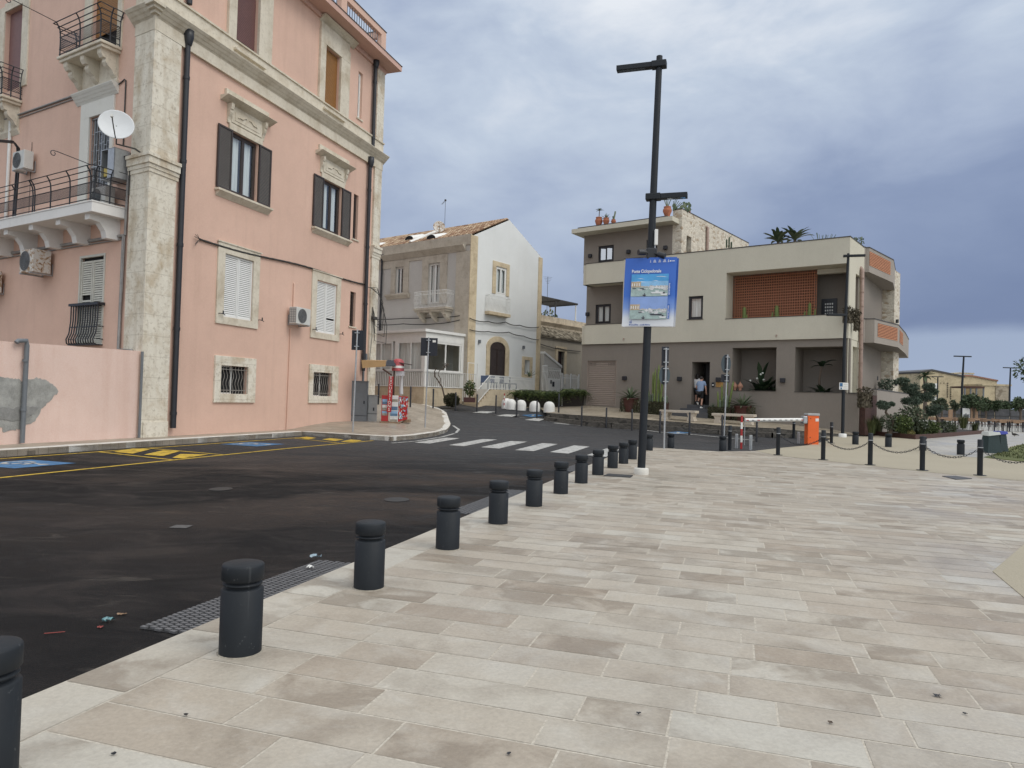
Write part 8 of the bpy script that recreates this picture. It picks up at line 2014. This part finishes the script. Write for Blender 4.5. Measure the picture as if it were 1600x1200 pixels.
# ------------------------------------------------------------------ flower bed with cloud-pruned pines
def bed():
 A = [gp(*q) for q in ((1343, 680), (1430, 686.5), (1458, 684.5), (1537, 677.5))]; n1, n2 = GP2 + Vector((.25, -.25, 0)), GP3
 T = thing('flower_bed', 'long planted bed edged with rusted steel below the garden wall', 'flower bed', A[0])
 back = [Vector((A[3].x + 1.2, A[3].y + 2.5, 0)), Vector((n2.x, n2.y, 0)), Vector((n1.x, n1.y, 0))]
 pts = [Vector((p.x, p.y, 0)) for p in A] + back; z = .18; m = MB(); m.poly([p + Vector((0, 0, z + .2)) for p in pts]); m.build('soil', M['earth'], T)
 for a, b in zip(pts, pts[1:4]): m = MB(); t = (b - a).normalized(); n = Vector((-t.y, t.x, 0)) * .03; m.prism([a + Vector((0, 0, -.1)), b + Vector((0, 0, -.1)), b + n + Vector((0, 0, -.1)), a + n + Vector((0, 0, -.1))], (0, 0, .36 + z)); m.build('edging', M['corten'], T)
 return T, pts
BED, BP = bed()
def cloud_pine(base_px, Y, pads, trunk, lb):
 b = at(*base_px, Y); b.z = .3; T = thing('cloud_pruned_tree', lb, 'tree', b)
 P = [b] + [at(x, y, Y + dy) for x, y, dy in trunk]; k = Y / FPX; n = len(P)
 m = MB(); m.tube(P, [.10 - .06 * i / max(1, n - 1) for i in range(n)], 8)
 for x, y, rx, ry in pads:
  c = at(x, y, Y); q = min(P[1:], key=lambda p: (p - c).length); m.tube([q, q.lerp(c, .5) + Vector((0, 0, -.08)), c - Vector((0, 0, ry * k * .4))], [.04, .035, .025], 6)
 m.build('trunk', M['bark'], T); m = MB()
 for x, y, rx, ry in pads:
  c = at(x, y, Y); r_ = pr.uniform(.75, 1)
  m.cloud(c, rx * k * .95, rx * k * r_, ry * k * .85, int(2200 * rx * ry / 200), .075, pr, .3)
  for _ in range(7): m.cloud(c + Vector((pr.uniform(-.8, .8) * rx * k, pr.uniform(-.6, .6) * rx * k, pr.uniform(-.3, .6) * ry * k)), rx * k * .42, rx * k * .34, ry * k * .45, 130, .075, pr, .2)
 m.build('crown', M['pine'], T); return T
cloud_pine((1432, 668), 35.2, [(1409.5, 596, 11, 6), (1421, 607, 12, 9), (1424, 627, 14, 7), (1430, 617, 8, 6), (1451, 605, 9, 7), (1449, 620, 11, 8), (1459, 612, 6, 5)], [(1430, 655, 0), (1436, 640, 0), (1431, 628, .1), (1428, 612, 0)], 'tallest cloud pruned pine in the flower bed, many dark pads')
cloud_pine((1390, 672), 33.6, [(1381, 634, 8.5, 7), (1377, 630, 5, 3.5), (1393, 631.5, 5, 3)], [(1396, 655, 0), (1388, 650, 0), (1384, 644, 0), (1386, 638, 0)], 'small cloud pruned pine leaning left beside the garden gate'); cloud_pine((1467, 668), 37.5, [(1459, 641, 11, 8), (1466, 638, 7, 5), (1455, 646, 6, 4)], [(1466, 655, 0), (1462, 648, 0)], 'low cloud pruned pine at the right part of the flower bed')
def bed_shrub(px, py, Y, rx, rz, n, mat, lb, size=.15, name='shrub'):
 c = at(px, py, Y); m = MB(); m.cloud(c, rx, rx * .8, rz, n, size, pr, .0)
 for k in range(5): m.tube([Vector((c.x + pr.uniform(-.1, .1), c.y, .3)), c + Vector((pr.uniform(-.5, .5) * rx, 0, rz * .3))], .018, 5)
 o = m.build(name, M[mat], loc=(c.x, c.y, .3)); tag(o, lb, 'shrub')
bed_shrub(1424, 655, 34.6, .75, .62, 900, 'shrub', 'big airy grey green shrub below the tallest pruned pine'); bed_shrub(1391, 660, 33.6, .45, .35, 420, 'shrub', 'small pale olive shrub below the leaning pruned pine', .12)
bed_shrub(1411, 662, 33.4, .4, .35, 420, 'fern', 'mid green leafy shrub in the left part of the flower bed', .14); bed_shrub(1450, 668, 35.3, .55, .3, 420, 'fern', 'low dark green shrub in the middle of the flower bed', .14); bed_shrub(1480, 668, 38, .5, .3, 360, 'shrub', 'low greyish shrub at the right end of the flower bed', .13)
c = at(1419, 677.5, 33.6); m = MB(); m.cloud((c.x, c.y, c.z), .29, .26, .17, 900, .06, pr, .75); m.ball((c.x, c.y, c.z - .02), .26, .23, .14); o = m.build('yellow_cushion_shrub', plain('yellow green cushion', (.20, .18, .06), .9, var=.4, scale=25), loc=c); tag(o, 'round yellowish cushion shrub at the front of the flower bed', 'shrub')
def grass_clump(px, py, Y, hgt, w, n, lb):
 c = gpz(px, py + 1.5, .38); m = MB()
 for i in range(n):
  a = pr.uniform(0, 6.28); d = Vector((math.cos(a), math.sin(a), 0)); p = c + d * w * .3 * pr.random(); m.col = (pr.random(),) * 3; L = hgt * pr.uniform(.6, 1.1); s_ = Vector((-d.y, d.x, 0)) * .012
  q = p + Vector((0, 0, L * .6)) + d * L * .12; e = p + Vector((0, 0, L * .95)) + d * L * pr.uniform(.2, .55); m.add([p - s_, p + s_, q + s_, q - s_, e], [(0, 1, 2, 3), (3, 2, 4)])
 o = m.build('ornamental_grass', M['grassm'], loc=c); tag(o, lb, 'grass clump', 'ornamental grasses in the flower bed')
for q in ((1362, 676, 33.0, .75, .5, 170, 'tufted grass at the left end of the flower bed by the gate'), (1372, 674, 33.4, .95, .6, 200, 'tall tufted grass just right of the garden gate'), (1400, 673, 33.5, .95, .6, 200, 'green tufted grass left of the yellow cushion shrub'), (1408, 676, 33.2, .7, .5, 150, 'short tufted grass touching the yellow cushion shrub'),
    (1436, 677, 34.4, .7, .5, 150, 'tufted grass behind a tall chain post'), (1460, 676, 35.5, .7, .5, 160, 'tufted grass in the middle of the flower bed edge'), (1505, 668, 38.5, 1.05, .6, 220, 'tall feathery grass near the right planter end'), (1523, 672, 38.5, .6, .5, 140, 'short grass in the right planter end'), (1488, 674, 37, .5, .5, 130, 'low yellowish grass near the right planter end')): grass_clump(*q)
# lawn blades (one mass)
m = MB(); r = random.Random(12)
for _ in range(5200):
 x, y = r.uniform(17, 27), r.uniform(23, 30)
 u = None
 P = [Vector((p.x, p.y)) for p in gr]; ins = False; j = len(P) - 1
 for i in range(len(P)):
  if (P[i].y > y) != (P[j].y > y) and x < (P[j].x - P[i].x) * (y - P[i].y) / (P[j].y - P[i].y) + P[i].x: ins = not ins
  j = i
 if not ins: continue
 p = Vector((x, y, h(x, y) + .03)); a = r.uniform(0, 6.28); d = Vector((math.cos(a), math.sin(a), 0)); m.col = (r.random(),) * 3; m.add([p - d * .02, p + d * .02, p + Vector((r.uniform(-.03, .03), r.uniform(-.03, .03), r.uniform(.03, .08)))], [(0, 1, 2)])
struct(m.build('lawn_grass', M['grassm']), 'stuff')
# ------------------------------------------------------------------ two people going in at the entrance, seen from behind
def skinned(name, nodes, chains, mat, parent, root=0, sub=1):
 """one continuous surface grown round a skeleton: nodes {key: (x, y, z, r)}, chains of keys"""
 keys = list(nodes); me = bpy.data.meshes.new(name); E_ = [(keys.index(a), keys.index(b)) for c in chains for a, b in zip(c, c[1:])]
 me.from_pydata([nodes[k][:3] for k in keys], E_, []); o = bpy.data.objects.new(name, me); COL.objects.link(o)
 o.modifiers.new('skin', 'SKIN'); sv = me.skin_vertices[0].data
 for i, k in enumerate(keys): r_ = nodes[k][3]; sv[i].radius = r_ if isinstance(r_, tuple) else (r_, r_); sv[i].use_root = (i == root)
 su = o.modifiers.new('sub', 'SUBSURF'); su.levels = su.render_levels = sub
 bpy.context.view_layer.update(); m2 = bpy.data.meshes.new_from_object(o.evaluated_get(bpy.context.evaluated_depsgraph_get())); bpy.data.objects.remove(o)
 for p in m2.polygons: p.use_smooth = True
 m2.name = name; m2.materials.clear(); m2.materials.append(mat); q = bpy.data.objects.new(name, m2); COL.objects.link(q); q.parent = parent; return q
def person(loc, rot, lb, J, shirt, legs_mat, hair_long, hold=None, sc=1.0):
 T = thing('person', lb, 'person', loc, rot); T.scale = (sc,) * 3; N_ = {}
 add = lambda k, p, r: N_.__setitem__(k, (*p, r))
 add('pelvis', J['pelvis'], (.15, .11)); add('waist', J['waist'], (.14, .10)); add('chest', J['chest'], (.17, .115)); add('neck', J['neck'], .058); add('head0', J['head'], (.078, .09)); h2 = J['head']; add('head1', (h2[0], h2[1] + .012, h2[2] + .10), (.076, .092)); add('crown', (h2[0], h2[1], h2[2] + .17), (.05, .06))
 ch = [['pelvis', 'waist', 'chest', 'neck', 'head0', 'head1', 'crown']]
 for s in 'LR':
  for k, r in (('hip', .092), ('knee', .058), ('ankle', .038), ('toe', .03), ('sh', .062), ('elb', .042), ('wri', .03)): add(k + s, J[k + s], r)
  ch += [['pelvis', 'hip' + s, 'knee' + s, 'ankle' + s, 'toe' + s], ['chest', 'sh' + s, 'elb' + s, 'wri' + s]]
  w, e = Vector(J['wri' + s]), Vector(J['elb' + s]); d = (w - e).normalized(); sd = d.cross(Vector((0, 1, 0))).normalized(); pl = w + d * .07; add('palm' + s, pl, (.034, .02)); ch.append(['wri' + s, 'palm' + s])
  for f, (o_, L) in enumerate(((-.03, .062), (-.01, .075), (.01, .07), (.03, .055))):
   a = pl + sd * o_ + d * .02; b = a + d * L * .55; c = b + (d + Vector((0, .5, 0))).normalized() * L * .45
   for i, q in enumerate((a, b, c)): add('f%d%d%s' % (f, i, s), q, .0085)
   ch.append(['palm' + s] + ['f%d%d%s' % (f, i, s) for i in range(3)])
  sg = 1 if s == 'L' else -1; a = w + d * .03 + sd * .03 * sg; b = a + (d + sd * sg).normalized() * .05; add('t' + s, b, .01); ch.append(['wri' + s, 't' + s])
 skinned('body', N_, ch, M['skin'], T)
 S_ = {k: v for k, v in N_.items() if k in ('waist', 'chest', 'shL', 'shR', 'pelvis')}; g = lambda k, e: (*N_[k][:3], tuple(x + e for x in N_[k][3]) if isinstance(N_[k][3], tuple) else N_[k][3] + e)
 S2 = {'pelvis': (N_['pelvis'][0], N_['pelvis'][1], N_['pelvis'][2] - .02, (.185, .15)), 'waist': g('waist', .045), 'chest': g('chest', .03), 'nk': (*(Vector(J['neck']) - Vector((0, .01, .03))), .075)}
 sc_ = [['pelvis', 'waist', 'chest', 'nk']]
 for s in 'LR': S2['sh' + s] = g('sh' + s, .024); S2['sl' + s] = (*Vector(J['sh' + s]).lerp(Vector(J['elb' + s]), .75), .066); sc_.append(['chest', 'sh' + s, 'sl' + s])
 skinned('shirt', S2, sc_, shirt, T, 1)
 P2 = {'p': (N_['pelvis'][0], N_['pelvis'][1], N_['pelvis'][2] + .0, (.165, .13))}; pc = []
 for s in 'LR': P2['h' + s] = g('hip' + s, .032); P2['k' + s] = (*Vector(J['hip' + s]).lerp(Vector(J['knee' + s]), .93), .085); pc.append(['p', 'h' + s, 'k' + s])
 skinned('shorts', P2, pc, legs_mat, T)
 m = MB(); h_ = Vector(J['head'])
 if hair_long: m.ball(h_ + Vector((0, -.012, .085)), .10, .118, .125, 14, 9); m.ball(h_ + Vector((0, -.06, -.04)), .095, .055, .16, 12, 8)
 else: m.ball(h_ + Vector((0, -.012, .10)), .088, .104, .098, 14, 9)
 m.build('hair', M['hair'], T, local=True); m = MB()
 for sx in (-1, 1): m.ball(h_ + Vector((sx * .082, .0, .05)), .012, .025, .035, 8, 6)
 m.ball(h_ + Vector((0, .105, .03)), .014, .024, .024, 8, 6); m.ball(h_ + Vector((0, .095, -.015)), .025, .01, .007, 8, 5); m.build('face_and_ears', M['skin'], T, local=True)
 m = MB()
 for sx in (-.032, .032): m.ball(h_ + Vector((sx, .092, .065)), .012, .008, .008, 8, 5)
 m.build('eyes', M['hair'], T, local=True)
 for s in 'LR':
  a, b = Vector(J['ankle' + s]), Vector(J['toe' + s]); m = MB(); d = (b - a); m.tube([a + d * -.35 + Vector((0, 0, -.035)), a + d * .2 + Vector((0, 0, -.03)), b, b + d * .15], [.045, .052, .045, .025], 10); m.build('shoe', M['white'] if not hair_long else M['iron'], T, local=True); m = MB(); m.tube([a + Vector((0, 0, .0)), a + Vector((0, 0, .09))], .045, 8); m.build('sock', M['iron'], T, local=True)
 if hold: m = MB(); m.bbox(*hold, .02); o = m.build('held_bag', M['blue'], T, local=True)
 return T
rz = math.atan2(BFR.n.y, BFR.n.x) - math.pi / 2
mp = BFR.P(BFR.uv(1093.5, 620, -.6)[0], -.58, 1.29)
person(mp, rz, 'man from behind in blue shirt and black shorts climbing the slate entrance steps', dict(pelvis=(0, 0, .90), waist=(.0, .05, 1.08), chest=(.0, .13, 1.30), neck=(-.01, .19, 1.50), head=(-.02, .24, 1.56), hipR=(.09, 0, .86), kneeR=(.10, .04, .48), ankleR=(.09, -.03, .09), toeR=(.10, .12, .04), hipL=(-.09, .02, .86), kneeL=(-.11, .22, .56), ankleL=(-.13, .02, .33), toeL=(-.13, .10, .22), shR=(.19, .13, 1.42), elbR=(.27, .10, 1.14), wriR=(.26, .20, .90), shL=(-.18, .15, 1.42), elbL=(-.26, .10, 1.16), wriL=(-.24, .26, 1.0)), M['shirtblue'], M['shorts'], False, (-.32, -.19, .2, .36, .84, 1.0))
wp_ = BFR.P(BFR.uv(1089.6, 610, .5)[0] - .03, .55, 1.5)
person(wp_, rz, 'woman with long dark hair and white top inside the dark doorway', dict(pelvis=(0, 0, .90), waist=(0, .02, 1.08), chest=(0, .03, 1.28), neck=(0, .04, 1.46), head=(0, .06, 1.52), hipR=(.085, 0, .86), kneeR=(.09, .04, .48), ankleR=(.085, -.03, .09), toeR=(.09, .12, .04), hipL=(-.085, 0, .86), kneeL=(-.09, .10, .50), ankleL=(-.09, .06, .1), toeL=(-.09, .2, .04), shR=(.17, .03, 1.38), elbR=(.24, .0, 1.12), wriR=(.22, .1, .9), shL=(-.17, .03, 1.38), elbL=(-.25, -.03, 1.14), wriL=(-.2, .08, .96)), M['shirtwhite'], M['shorts'], True)

# ------------------------------------------------------------------ far right: bins, terrace tables, fence, trees, ochre buildings
def bin_(px0, px1, pyt, pyb, lb, bagm):
 p = gp((px0 + px1) / 2, pyb); k = p.y / FPX; w = (px1 - px0) * k; hh = (pyb - pyt) * k; T = thing('litter_bin', lb, 'bin', p, 0, 'green slatted bins'); m = MB(); d = .5
 def ring(t, e=0): a = w / 2 * (1 - .34 * t) + e; b = d / 2 * (1 - .34 * t) + e; z = p.z + hh * t; return [(p.x - a, p.y + .3 - b, z), (p.x + a, p.y + .3 - b, z), (p.x + a, p.y + .3 + b, z), (p.x - a, p.y + .3 + b, z)]
 for i in range(12):
  t0, t1 = i / 12, (i + .86) / 12; A, B = ring(t0), ring(t1); m.add(A + B, [(j, (j + 1) % 4, 4 + (j + 1) % 4, 4 + j) for j in range(4)]); C, D_ = ring(t1, -.012), ring((i + 1) / 12, -.012); m.add(B + C + D_, [(j, (j + 1) % 4, 4 + (j + 1) % 4, 4 + j) for j in range(4)] + [(4 + j, 4 + (j + 1) % 4, 8 + (j + 1) % 4, 8 + j) for j in range(4)])
 m.poly(ring(1)); m.build('body', M['bin'], T); m = MB(); A = ring(1, .03); B = ring(.88, .04); m.add([(x, y, z + .02) for x, y, z in A] + [(x, y, z + pr.uniform(-.06, .04)) for x, y, z in B], [(0, 1, 2, 3)] + [(4 + j, 4 + (j + 1) % 4, (j + 1) % 4, j) for j in range(4)]); m.build('bag', bagm, T)
bin_(1565, 1577.5, 675, 706, 'rear green bin lined with a blue bag', M['bluebag']); bin_(1545, 1567.5, 676, 708.5, 'front green bin lined with a white bag', M['bag'])
p = gp(1585, 682); m = MB(); m.ball((p.x, p.y, p.z + .12), .14, .07, .07, 10, 7); m.ball((p.x - .12, p.y, p.z + .2), .04, .035, .04, 8, 6); m.tube([(p.x + .1, p.y, p.z + .11), (p.x + .26, p.y, p.z + .08)], [.04, .02], 6); m.tube([(p.x, p.y, p.z + .06), (p.x, p.y, p.z)], .01, 4); m.tube([(p.x - .15, p.y, p.z + .2), (p.x - .19, p.y, p.z + .19)], [.01, .003], 4); o = m.build('pigeon', M['hair'], loc=p); tag(o, 'dark pigeon on the pale paving right of the bins', 'bird')
def table():
 T = thing('terrace_table', 'x', 'table', (0, 0, 0), 0, 'outdoor restaurant tables'); m = MB(); m.bbox(-.6, .6, -.38, .38, .71, .75, .01); m.build('table_top', M['wood'], T, local=True)
 for x in (-.52, .52):
  for y in (-.3, .3): m = MB(); m.box(x - .03, x + .03, y - .03, y + .03, 0, .71); m.build('leg', M['iron'], T, local=True)
 return T
def chair():
 T = thing('terrace_chair', 'x', 'chair', (0, 0, 0), 0, 'outdoor restaurant chairs'); m = MB(); m.bbox(-.21, .21, -.21, .21, .43, .46, .01); m.build('seat', M['corten'], T, local=True); m = MB(); m.bbox(-.21, .21, .18, .21, .6, .84, .01); m.build('backrest', M['wood'], T, local=True)
 for x in (-.18, .18):
  for y in (-.18, .18): m = MB(); m.box(x - .018, x + .018, y - .018, y + .018, 0, .6 if y > 0 else .43); m.build('leg', M['white'], T, local=True)
 return T
tb, chr_ = table(), chair(); TL = ['behind the tall bed grass', 'behind the low cloud pruned pine', 'left of the big bin lamp post', 'before the white picture board', 'right of the white picture board', 'above the green bins', 'right of the green bins', 'cut by the right edge']
for i, (px, Y) in enumerate(((1459, 54), (1478, 53), (1497, 54), (1513, 52), (1531, 55), (1561, 50), (1582, 50), (1606, 50))):
 q = at(px, 665, Y); q.z = gz(q.x, q.y); lb = 'wooden terrace table on black legs ' + TL[i]
 if i == 0: tb.location = q; tb['label'] = lb
 else: dup(tb, q, lb, pr.uniform(-.2, .2))
 for j, (dx, dy) in enumerate(((-.75, .05), (-.2, -.6), (.75, -.05), (.25, .62))):
  c = q + Vector((dx, dy, 0)); lb = 'pale legged terrace chair, one of four at a table'
  a = math.atan2(-dx, dy) if True else 0
  if i == 0 and j == 0: chr_.location = c; chr_.rotation_euler[2] = a; chr_['label'] = lb
  else: dup(chr_, c, lb, a)
def far_fence():
 A, B = at(1466, 655, 66), at(1640, 659, 62); fr = Frame(A, B - A); L = Vector((B.x - A.x, B.y - A.y)).length; T = thing('mesh_fence', 'grey site fence of mesh panels before the far trees', 'fence', A); m = MB(fr.M); n = int(L / 1.1); zt = zat(1550, 638, at(1550, 650, 64))
 for i in range(n): m.box(i * 1.1, i * 1.1 + 1.03, .02, .05, .1, zt - .05)
 m.build('panels', plain('grey fence cloth', (.12, .12, .125), .9, var=.3, scale=3), T); m = MB(fr.M)
 for i in range(n + 1): m.box(i * 1.1 - .04, i * 1.1 + .02, -.05, .019, 0, zt)
 for z in (.6, 1.2): m.box(0, L, -.01, .018, z, z + .05)
 m.build('posts', M['fascia'], T)
 for x0, x1, yt, yb, mt, nm, lb in ((1482, 1489, 640, 651, 'wood', 'timber_panel', 'left orange timber panel leaning on the far fence'), (1517, 1528.5, 638, 655.5, 'wood', 'timber_panel', 'right orange timber panel beside the white picture board'), (1504.5, 1515.5, 638, 655, 'white', 'picture_board', 'white board with a dark harbour picture on the far fence')):
  a, b = at(x0, yb, 60), at(x1, yt, 60); m = MB(); m.bbox(a.x, b.x, 60, 60.08, a.z - .1, b.z, .01); o = m.build(nm, M[mt], loc=a); tag(o, lb, 'panel')
  if mt == 'white': mm = MB(); mm.box(a.x + .06, b.x - .06, 59.98, 59.995, a.z + .15, a.z + .42); mm.box(a.x + .2, b.x - .3, 59.98, 59.995, a.z + .43, a.z + .5); mm.build('print', plain('dark print', (.16, .17, .2), .7, var=.8, scale=6), o)
far_fence()
def tree(px, pyb, pyt, Y, rx, rz, lb, n=900, size=.22, mat='treeleaf', pyc=None):
 b = at(px, pyb, Y); k = Y / FPX; c = at(px, pyt, Y) - Vector((0, 0, rz * k)); T = thing('tree', lb, 'tree', b, 0, 'trees along the far fence' if Y > 50 else None); RX, RZ = rx * k, rz * k
 m = MB(); m.tube([b - Vector((0, 0, .3)), b.lerp(c, .5) + Vector((.05, 0, 0)), c], [.12, .09, .05], 7)
 for i in range(5): a = i * 1.3; m.tube([b.lerp(c, .55), c + Vector((RX * .6 * math.cos(a), RX * .6 * math.sin(a), RZ * .3))], [.06, .02], 5)
 m.build('trunk', M['bark'], T); m = MB()
 for i in range(11): q = c + Vector((pr.uniform(-.6, .6) * RX, pr.uniform(-.5, .5) * RX, pr.uniform(-.55, .6) * RZ)); m.cloud(q, RX * pr.uniform(.3, .5), RX * .42, RZ * pr.uniform(.3, .5), n // 11, size, pr, .15)
 m.build('crown', M[mat], T); return T
for a in ((1471, 660, 623, 60, 13, 9, 'olive toned young tree left in the row behind the fence', 900, .2, 'shrub'), (1491, 660, 625, 62, 8, 8, 'small olive tree left of the near T lamp post', 600, .2, 'shrub'), (1521, 660, 615, 60, 17, 13, 'broadest dark green tree of the far row', 1500), (1540, 660, 619, 64, 9, 11, 'round green tree just right of the broadest far tree', 800), (1556, 660, 626, 64, 9, 8, 'low green tree right of the ochre stone building foot', 700), (1572, 660, 627, 66, 8, 8, 'low green tree behind the farthest lamp post', 600), (1594, 660, 621, 60, 14, 11, 'green tree cut by the right edge in the far row', 1200)): tree(*a)
T = tree(1648, 700, 520, 24, 56, 48, 'tree beyond the right edge with a few leaves reaching in', 2600, .13)
def far_building(px0, px1, pyt0, pyt1, Y, dep, mat, lb, extra=None, turn=.12, pyb=648):
 a = at(px0, pyb, Y); b = at(px1, pyb, Y + (px1 - px0) * Y / FPX * turn); fr = Frame(a, b - a); L = Vector((b.x - a.x, b.y - a.y)).length; T = thing('old_building', lb, 'building', (a.x, a.y, 0)); za, zb = at(px0, pyt0, a.y).z, zat(px1, pyt1, b); m = MB(fr.M); zm = max(za, zb) if extra != 'gable' else max(za, zb) + .4
 m.prism([(0, 0, -1), (L, 0, -1), (L, 0, zb), (L * .25, 0, zm), (0, 0, za)], (0, dep, 0)); m.build('wall', M[mat], T)
 m = MB(fr.M); m.prism([(-.1, -.15, za), (L * .25, -.15, zm), (L + .1, -.15, zb), (L + .1, -.15, zb + .25), (L * .25, -.15, zm + .25), (-.1, -.15, za + .25)], (0, dep, 0)); m.build('roof', M['redroof'] if extra == 'red' else M['fascia'] if extra == 'gable' else M['yellowb'], T); return T, fr, a
T, fr, a = far_building(1437, 1505, 583, 590, 105, 20, 'yellowb', 'tall ochre plastered building with two columns of small vent holes', 'gable')
def fwin(T, fr, x0, x1, y0, y1, mat='white', nm='window'): q = fr.rect(x0, x1, y0, y1); m = MB(fr.M); m.bbox(q[0], q[1], -.12, .02, q[2], q[3], .02); m.build(nm, M[mat], T)
fwin(T, fr, 1455.5, 1464, 599, 608); fwin(T, fr, 1455.5, 1464, 620, 634)
for x, y0, n in ((1480.3, 598, 8), (1485, 604, 7)):
 for i in range(n): fwin(T, fr, x - .8, x + .8, y0 + i * 3.05, y0 + i * 3.05 + 1.5, 'dark', 'vent_hole')
for x in (1469.5, 1474.5): fwin(T, fr, x - .6, x + .6, 598, 599, 'dark', 'vent_hole')
T, fr, a = far_building(1414, 1440, 589.5, 591, 108, 15, 'yellowb', 'lower ochre wing left of the tall ochre building'); fwin(T, fr, 1425, 1431, 598, 606)
T, fr, a = far_building(1398, 1414, 585.5, 588, 112, 14, 'white', 'white house end at the left of the ochre buildings')
for i in range(4): fwin(T, fr, 1400.5 + i * 3.2, 1402 + i * 3.2, 603, 612, 'steelgrey')
T, fr, a = far_building(1504.5, 1557, 588, 596, 116, 16, 'yellowb', 'ochre building under a red clay roof', 'red'); fwin(T, fr, 1507, 1511, 610, 617, 'dark')
T, fr, a = far_building(1534, 1578, 602.5, 603.5, 104, 10, 'yellowb', 'low ochre building with a bare rubble end', None, .05); q = fr.rect(1555, 1577.5, 602, 645); m = MB(fr.M); m.box(q[0], q[1] + .05, -.1, .0, -1, q[3] - .1); m.build('rubble_end', rubble('far rubble', (.42, .36, .27), (.2, .16, .11), 1.6), T)
T, fr, a = far_building(1490, 1520, 584.5, 584.5, 150, 10, 'white', 'white flat roofed block far behind the ochre roofs')
p = at(1510, 620, 100); T = thing('steel_frame', 'rusty steel canopy frame before the red roofed building', 'frame', p); m = MB()
for x in (1508, 1517, 1526, 1537): q = at(x, 622, 100); m.box(q.x - .08, q.x + .08, 100, 100.16, -1, at(x, 604, 100).z)
m.build('uprights', M['steelgrey'], T); m = MB(); q0, q1 = at(1507, 604.5, 100), at(1538, 605.5, 100); m.bbox(q0.x, q1.x, 99.9, 103, q0.z - .12, q0.z + .12, .02); m.build('beam', M['corten'], T)
c = at(1445.5, 588, 98); T = thing('palm_tree', 'far palm tree before the tall ochre building', 'tree', (c.x, c.y, 0)); m = MB(); m.tube([(c.x, c.y, 0), (c.x + .1, c.y, c.z * .6), (c.x, c.y, c.z)], [.28, .22, .26], 8); m.build('trunk', M['bark'], T); m = MB()
for i in range(26): big_leaf(m, c, i * 2.4, pr.uniform(-.1, 1.2), pr.uniform(1.2, 1.8), .35, pr, .6)
m.build('crown', M['treeleaf'], T)

# blue grey garden chairs on the terrace of the old house
gc = thing('garden_chair', 'x', 'chair', (0, 0, 0), 0, 'blue garden chairs on the raised terrace'); bm_ = plain('blue grey chair', (.07, .10, .17), .6)
m = MB(); m.bbox(-.24, .24, -.24, .24, .40, .45, .01); m.build('seat', bm_, gc, local=True); m = MB(); m.bbox(-.24, .24, .2, .24, .45, .85, .01); m.build('backrest', bm_, gc, local=True)
for x in (-.2, .2):
 for y in (-.2, .2): m = MB(); m.box(x - .02, x + .02, y - .02, y + .02, 0, .4); m.build('leg', bm_, gc, local=True)
zt_ = CGR.uv(790, 609.3, -1.5)[1]
for i, s in enumerate((.55, 1.35, 2.6, 3.5)):
 q = CGR.P(s, -.95, zt_); lb = 'blue grey garden chair behind the white terrace railing'
 if i == 0: gc.location = q; gc['label'] = lb
 else: dup(gc, q, lb, .5 * i)
